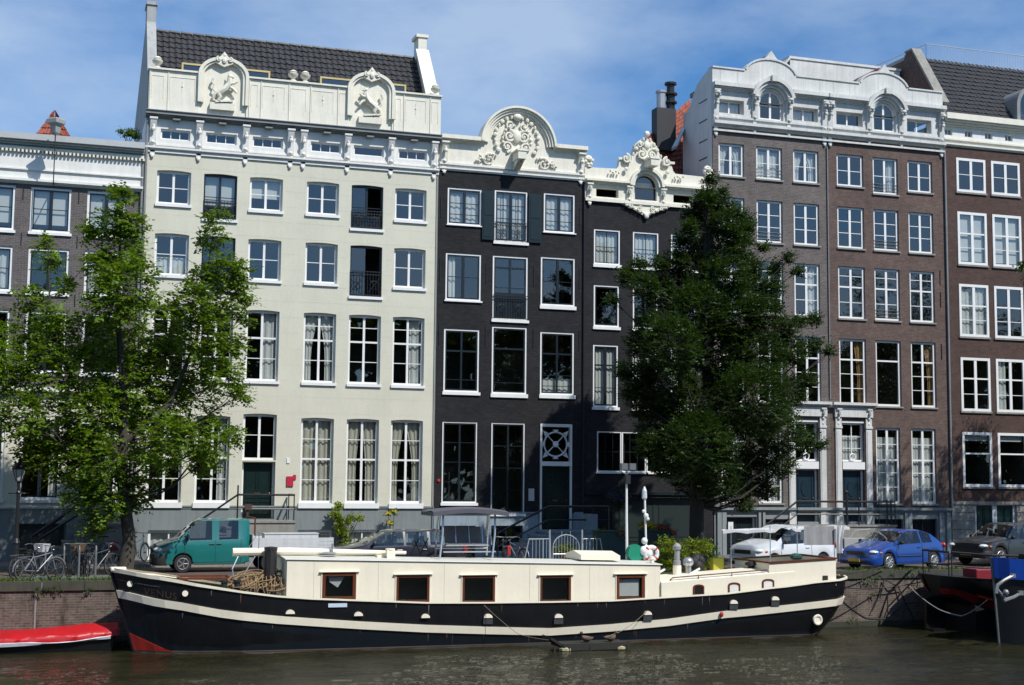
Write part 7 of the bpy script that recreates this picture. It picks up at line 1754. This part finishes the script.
b_ = def_([(713, 562, 9), (712, 550, 7), (717, 570, 6)], 46.1); bushy('shrub', 'darker green shrub next to the white hatchback', 'shrub', (22.9, 46.1, 0), b_, MG, rng)
GP = paint('green_planter', (.018, .05, .048), .6, .2, 2, .1)
def planter(px0, px1, Y, zt, label, lst):
    a, b = at(px0, 550, Y)[0], at(px1, 550, Y)[0]; T = Thing('planter_box', label, 'planter', ((a+b)/2, Y, 0))
    T.part('box', MB().box(a, b, Y-.25, Y+.25, 0, zt), GP); T.part('rim', MB().box(a-.03, b+.03, Y-.28, Y+.28, zt+.001, zt+.05), GP)
    return T
planter(595, 624, 49.3, 1.28, 'tall dark green planter beside the silver fence', 0); planter(641, 668, 49.3, 1.28, 'tall dark green planter behind the lifebuoy', 0)
YPL = 49.3
bushy('flower_pot_plant', 'small lime green plant on the planter near the black door', 'plant', (at(600, 533, YPL)[0], YPL, 1.33), def_([(599, 534, 4), (603, 536, 3)], YPL), YG, rng, 4, .07)
bushy('flower_pot_plant', 'reddish flowering plant on the planter left of the floodlight pole'.replace('left of', 'just before'), 'plant', (at(617, 533, YPL)[0], YPL, 1.33), def_([(612, 536, 4), (618, 535, 5), (623, 537, 3)], YPL), MG, rng, 4, .06, (FLR, 60))
bushy('flower_pot_plant', 'yellow flowering plant behind the lifebuoy', 'plant', (at(648, 527, YPL)[0], YPL, 1.33), def_([(645, 527, 5), (651, 528, 5)], YPL), MG, rng, 4, .06, (FLY, 120))
bushy('flower_pot_plant', 'pink and red flowering plant beside the yellow flowers', 'plant', (at(662, 529, YPL)[0], YPL, 1.33), def_([(659, 529, 5), (666, 531, 5), (671, 534, 3)], YPL), MG, rng, 4, .06, (FLR, 90))
bushy('potted_plant', 'leafy plant in a terracotta pot behind the arched gate', 'plant', (at(567, 553, 49.2)[0], 49.2, .35), def_([(562, 551, 4), (568, 549, 5), (573, 551, 4)], 49.2), YG, rng, 4, .1)
px_ = at(567, 553, 49.2)[0]; solo('terracotta_pot', MB().lathe([(.16, 0), (.22, .33), (.25, .34), (.25, .4), (.2, .4)], (px_, 49.2, 0), 14), paint('terracotta', (.35, .13, .07), .8, .15, 4, .1), 'terracotta pot behind the arched gate', 'pot', loc=(px_, 49.2, 0))
bushy('flower_basket', 'dark violet flowers hanging by the garage doors of the narrow black house', 'hanging plant', (at(616, 500, 53.3)[0], 53.6, 2.9), def_([(612, 498, 6), (619, 502, 6), (610, 506, 4), (624, 498, 5)], 53.4, 25), LEAF2, rng, 3, .08, (FLV, 160))
b_ = [(at(x, y, 53.6)[0], 53.55, at(x, y, 53.6)[1], r/25.) for x, y, r in [(338, 506, 3), (336, 514, 4), (340, 522, 5), (350, 519, 4), (359, 518, 3), (342, 532, 5), (346, 542, 5), (340, 548, 4)]]
bushy('climbing_plant', 'light green climber growing up the grey base of the cream house', 'climbing plant', (at(342, 550, 53.7)[0], 53.7, .12), b_, YG, rng, 2.5, .12)
b_ = [(at(x, y, 53.6)[0], 53.55, at(x, y, 53.6)[1], r/25.) for x, y, r in [(388, 514, 2.5), (394, 512, 2.5), (390, 523, 2.5), (391, 533, 2)]]
bushy('climbing_plant', 'thin yellow flowering stem against the base of the cream house', 'climbing plant', (at(391, 545, 53.7)[0], 53.7, .12), b_, MG, rng, 2, .08, (FLY, 50))
bushy('gutter_weed', 'small green weed growing in the gutter by the end gable of the cream house', 'plant', (at(128, 136, 54.4)[0], 54.4, 15.75), [(at(x, y, 54.4)[0], 54.4, at(x, y, 54.4)[1], r/25.) for x, y, r in [(126, 134, 3), (132, 133, 4), (121, 131, 2), (136, 136, 3)]], MG, rng, 4, .09)
# bollard, posts, handlebar cargo
for px, Y, lab in ((702, 50.5, 'white post just past the dark tree trunk'), (693.5, 53.2, 'thin white pipe on the corner behind the dark tree trunk')):
    x = at(px, 545, Y)[0]; solo('white_post', MB().lathe([(.09, 0), (.09, 1.6), (.05, 1.68)], (x, Y, 0), 10), WHITE2, lab, 'post', loc=(x, Y, 0))
x = at(730, 530, 53.9)[0]; solo('door_notice', MB().box(x-.12, x+.12, 53.83, 53.85, 1.1, 1.5), WHITE2, 'small white notice on the basement door of the grey-brown house', 'notice', loc=(x, 53.83, 1.1))
m = MB(); x = at(868, 545, 50.5)[0]; 
m.tube([(x-.9, 50.5, .9), (x-.6, 50.5, 1.25), (x+.1, 50.5, 1.3), (x+.35, 50.5, .9)], .03, 6).box(x-1.3, x+.3, 50.2, 50.8, .05, .95); solo('covered_scooter', m, paint('pale_cover', (.32, .33, .32), .8, .15, 2, .3), 'pale covered scooter standing behind the blue hatchback', 'scooter', loc=(x, 50.5, 0), bevel=.06)
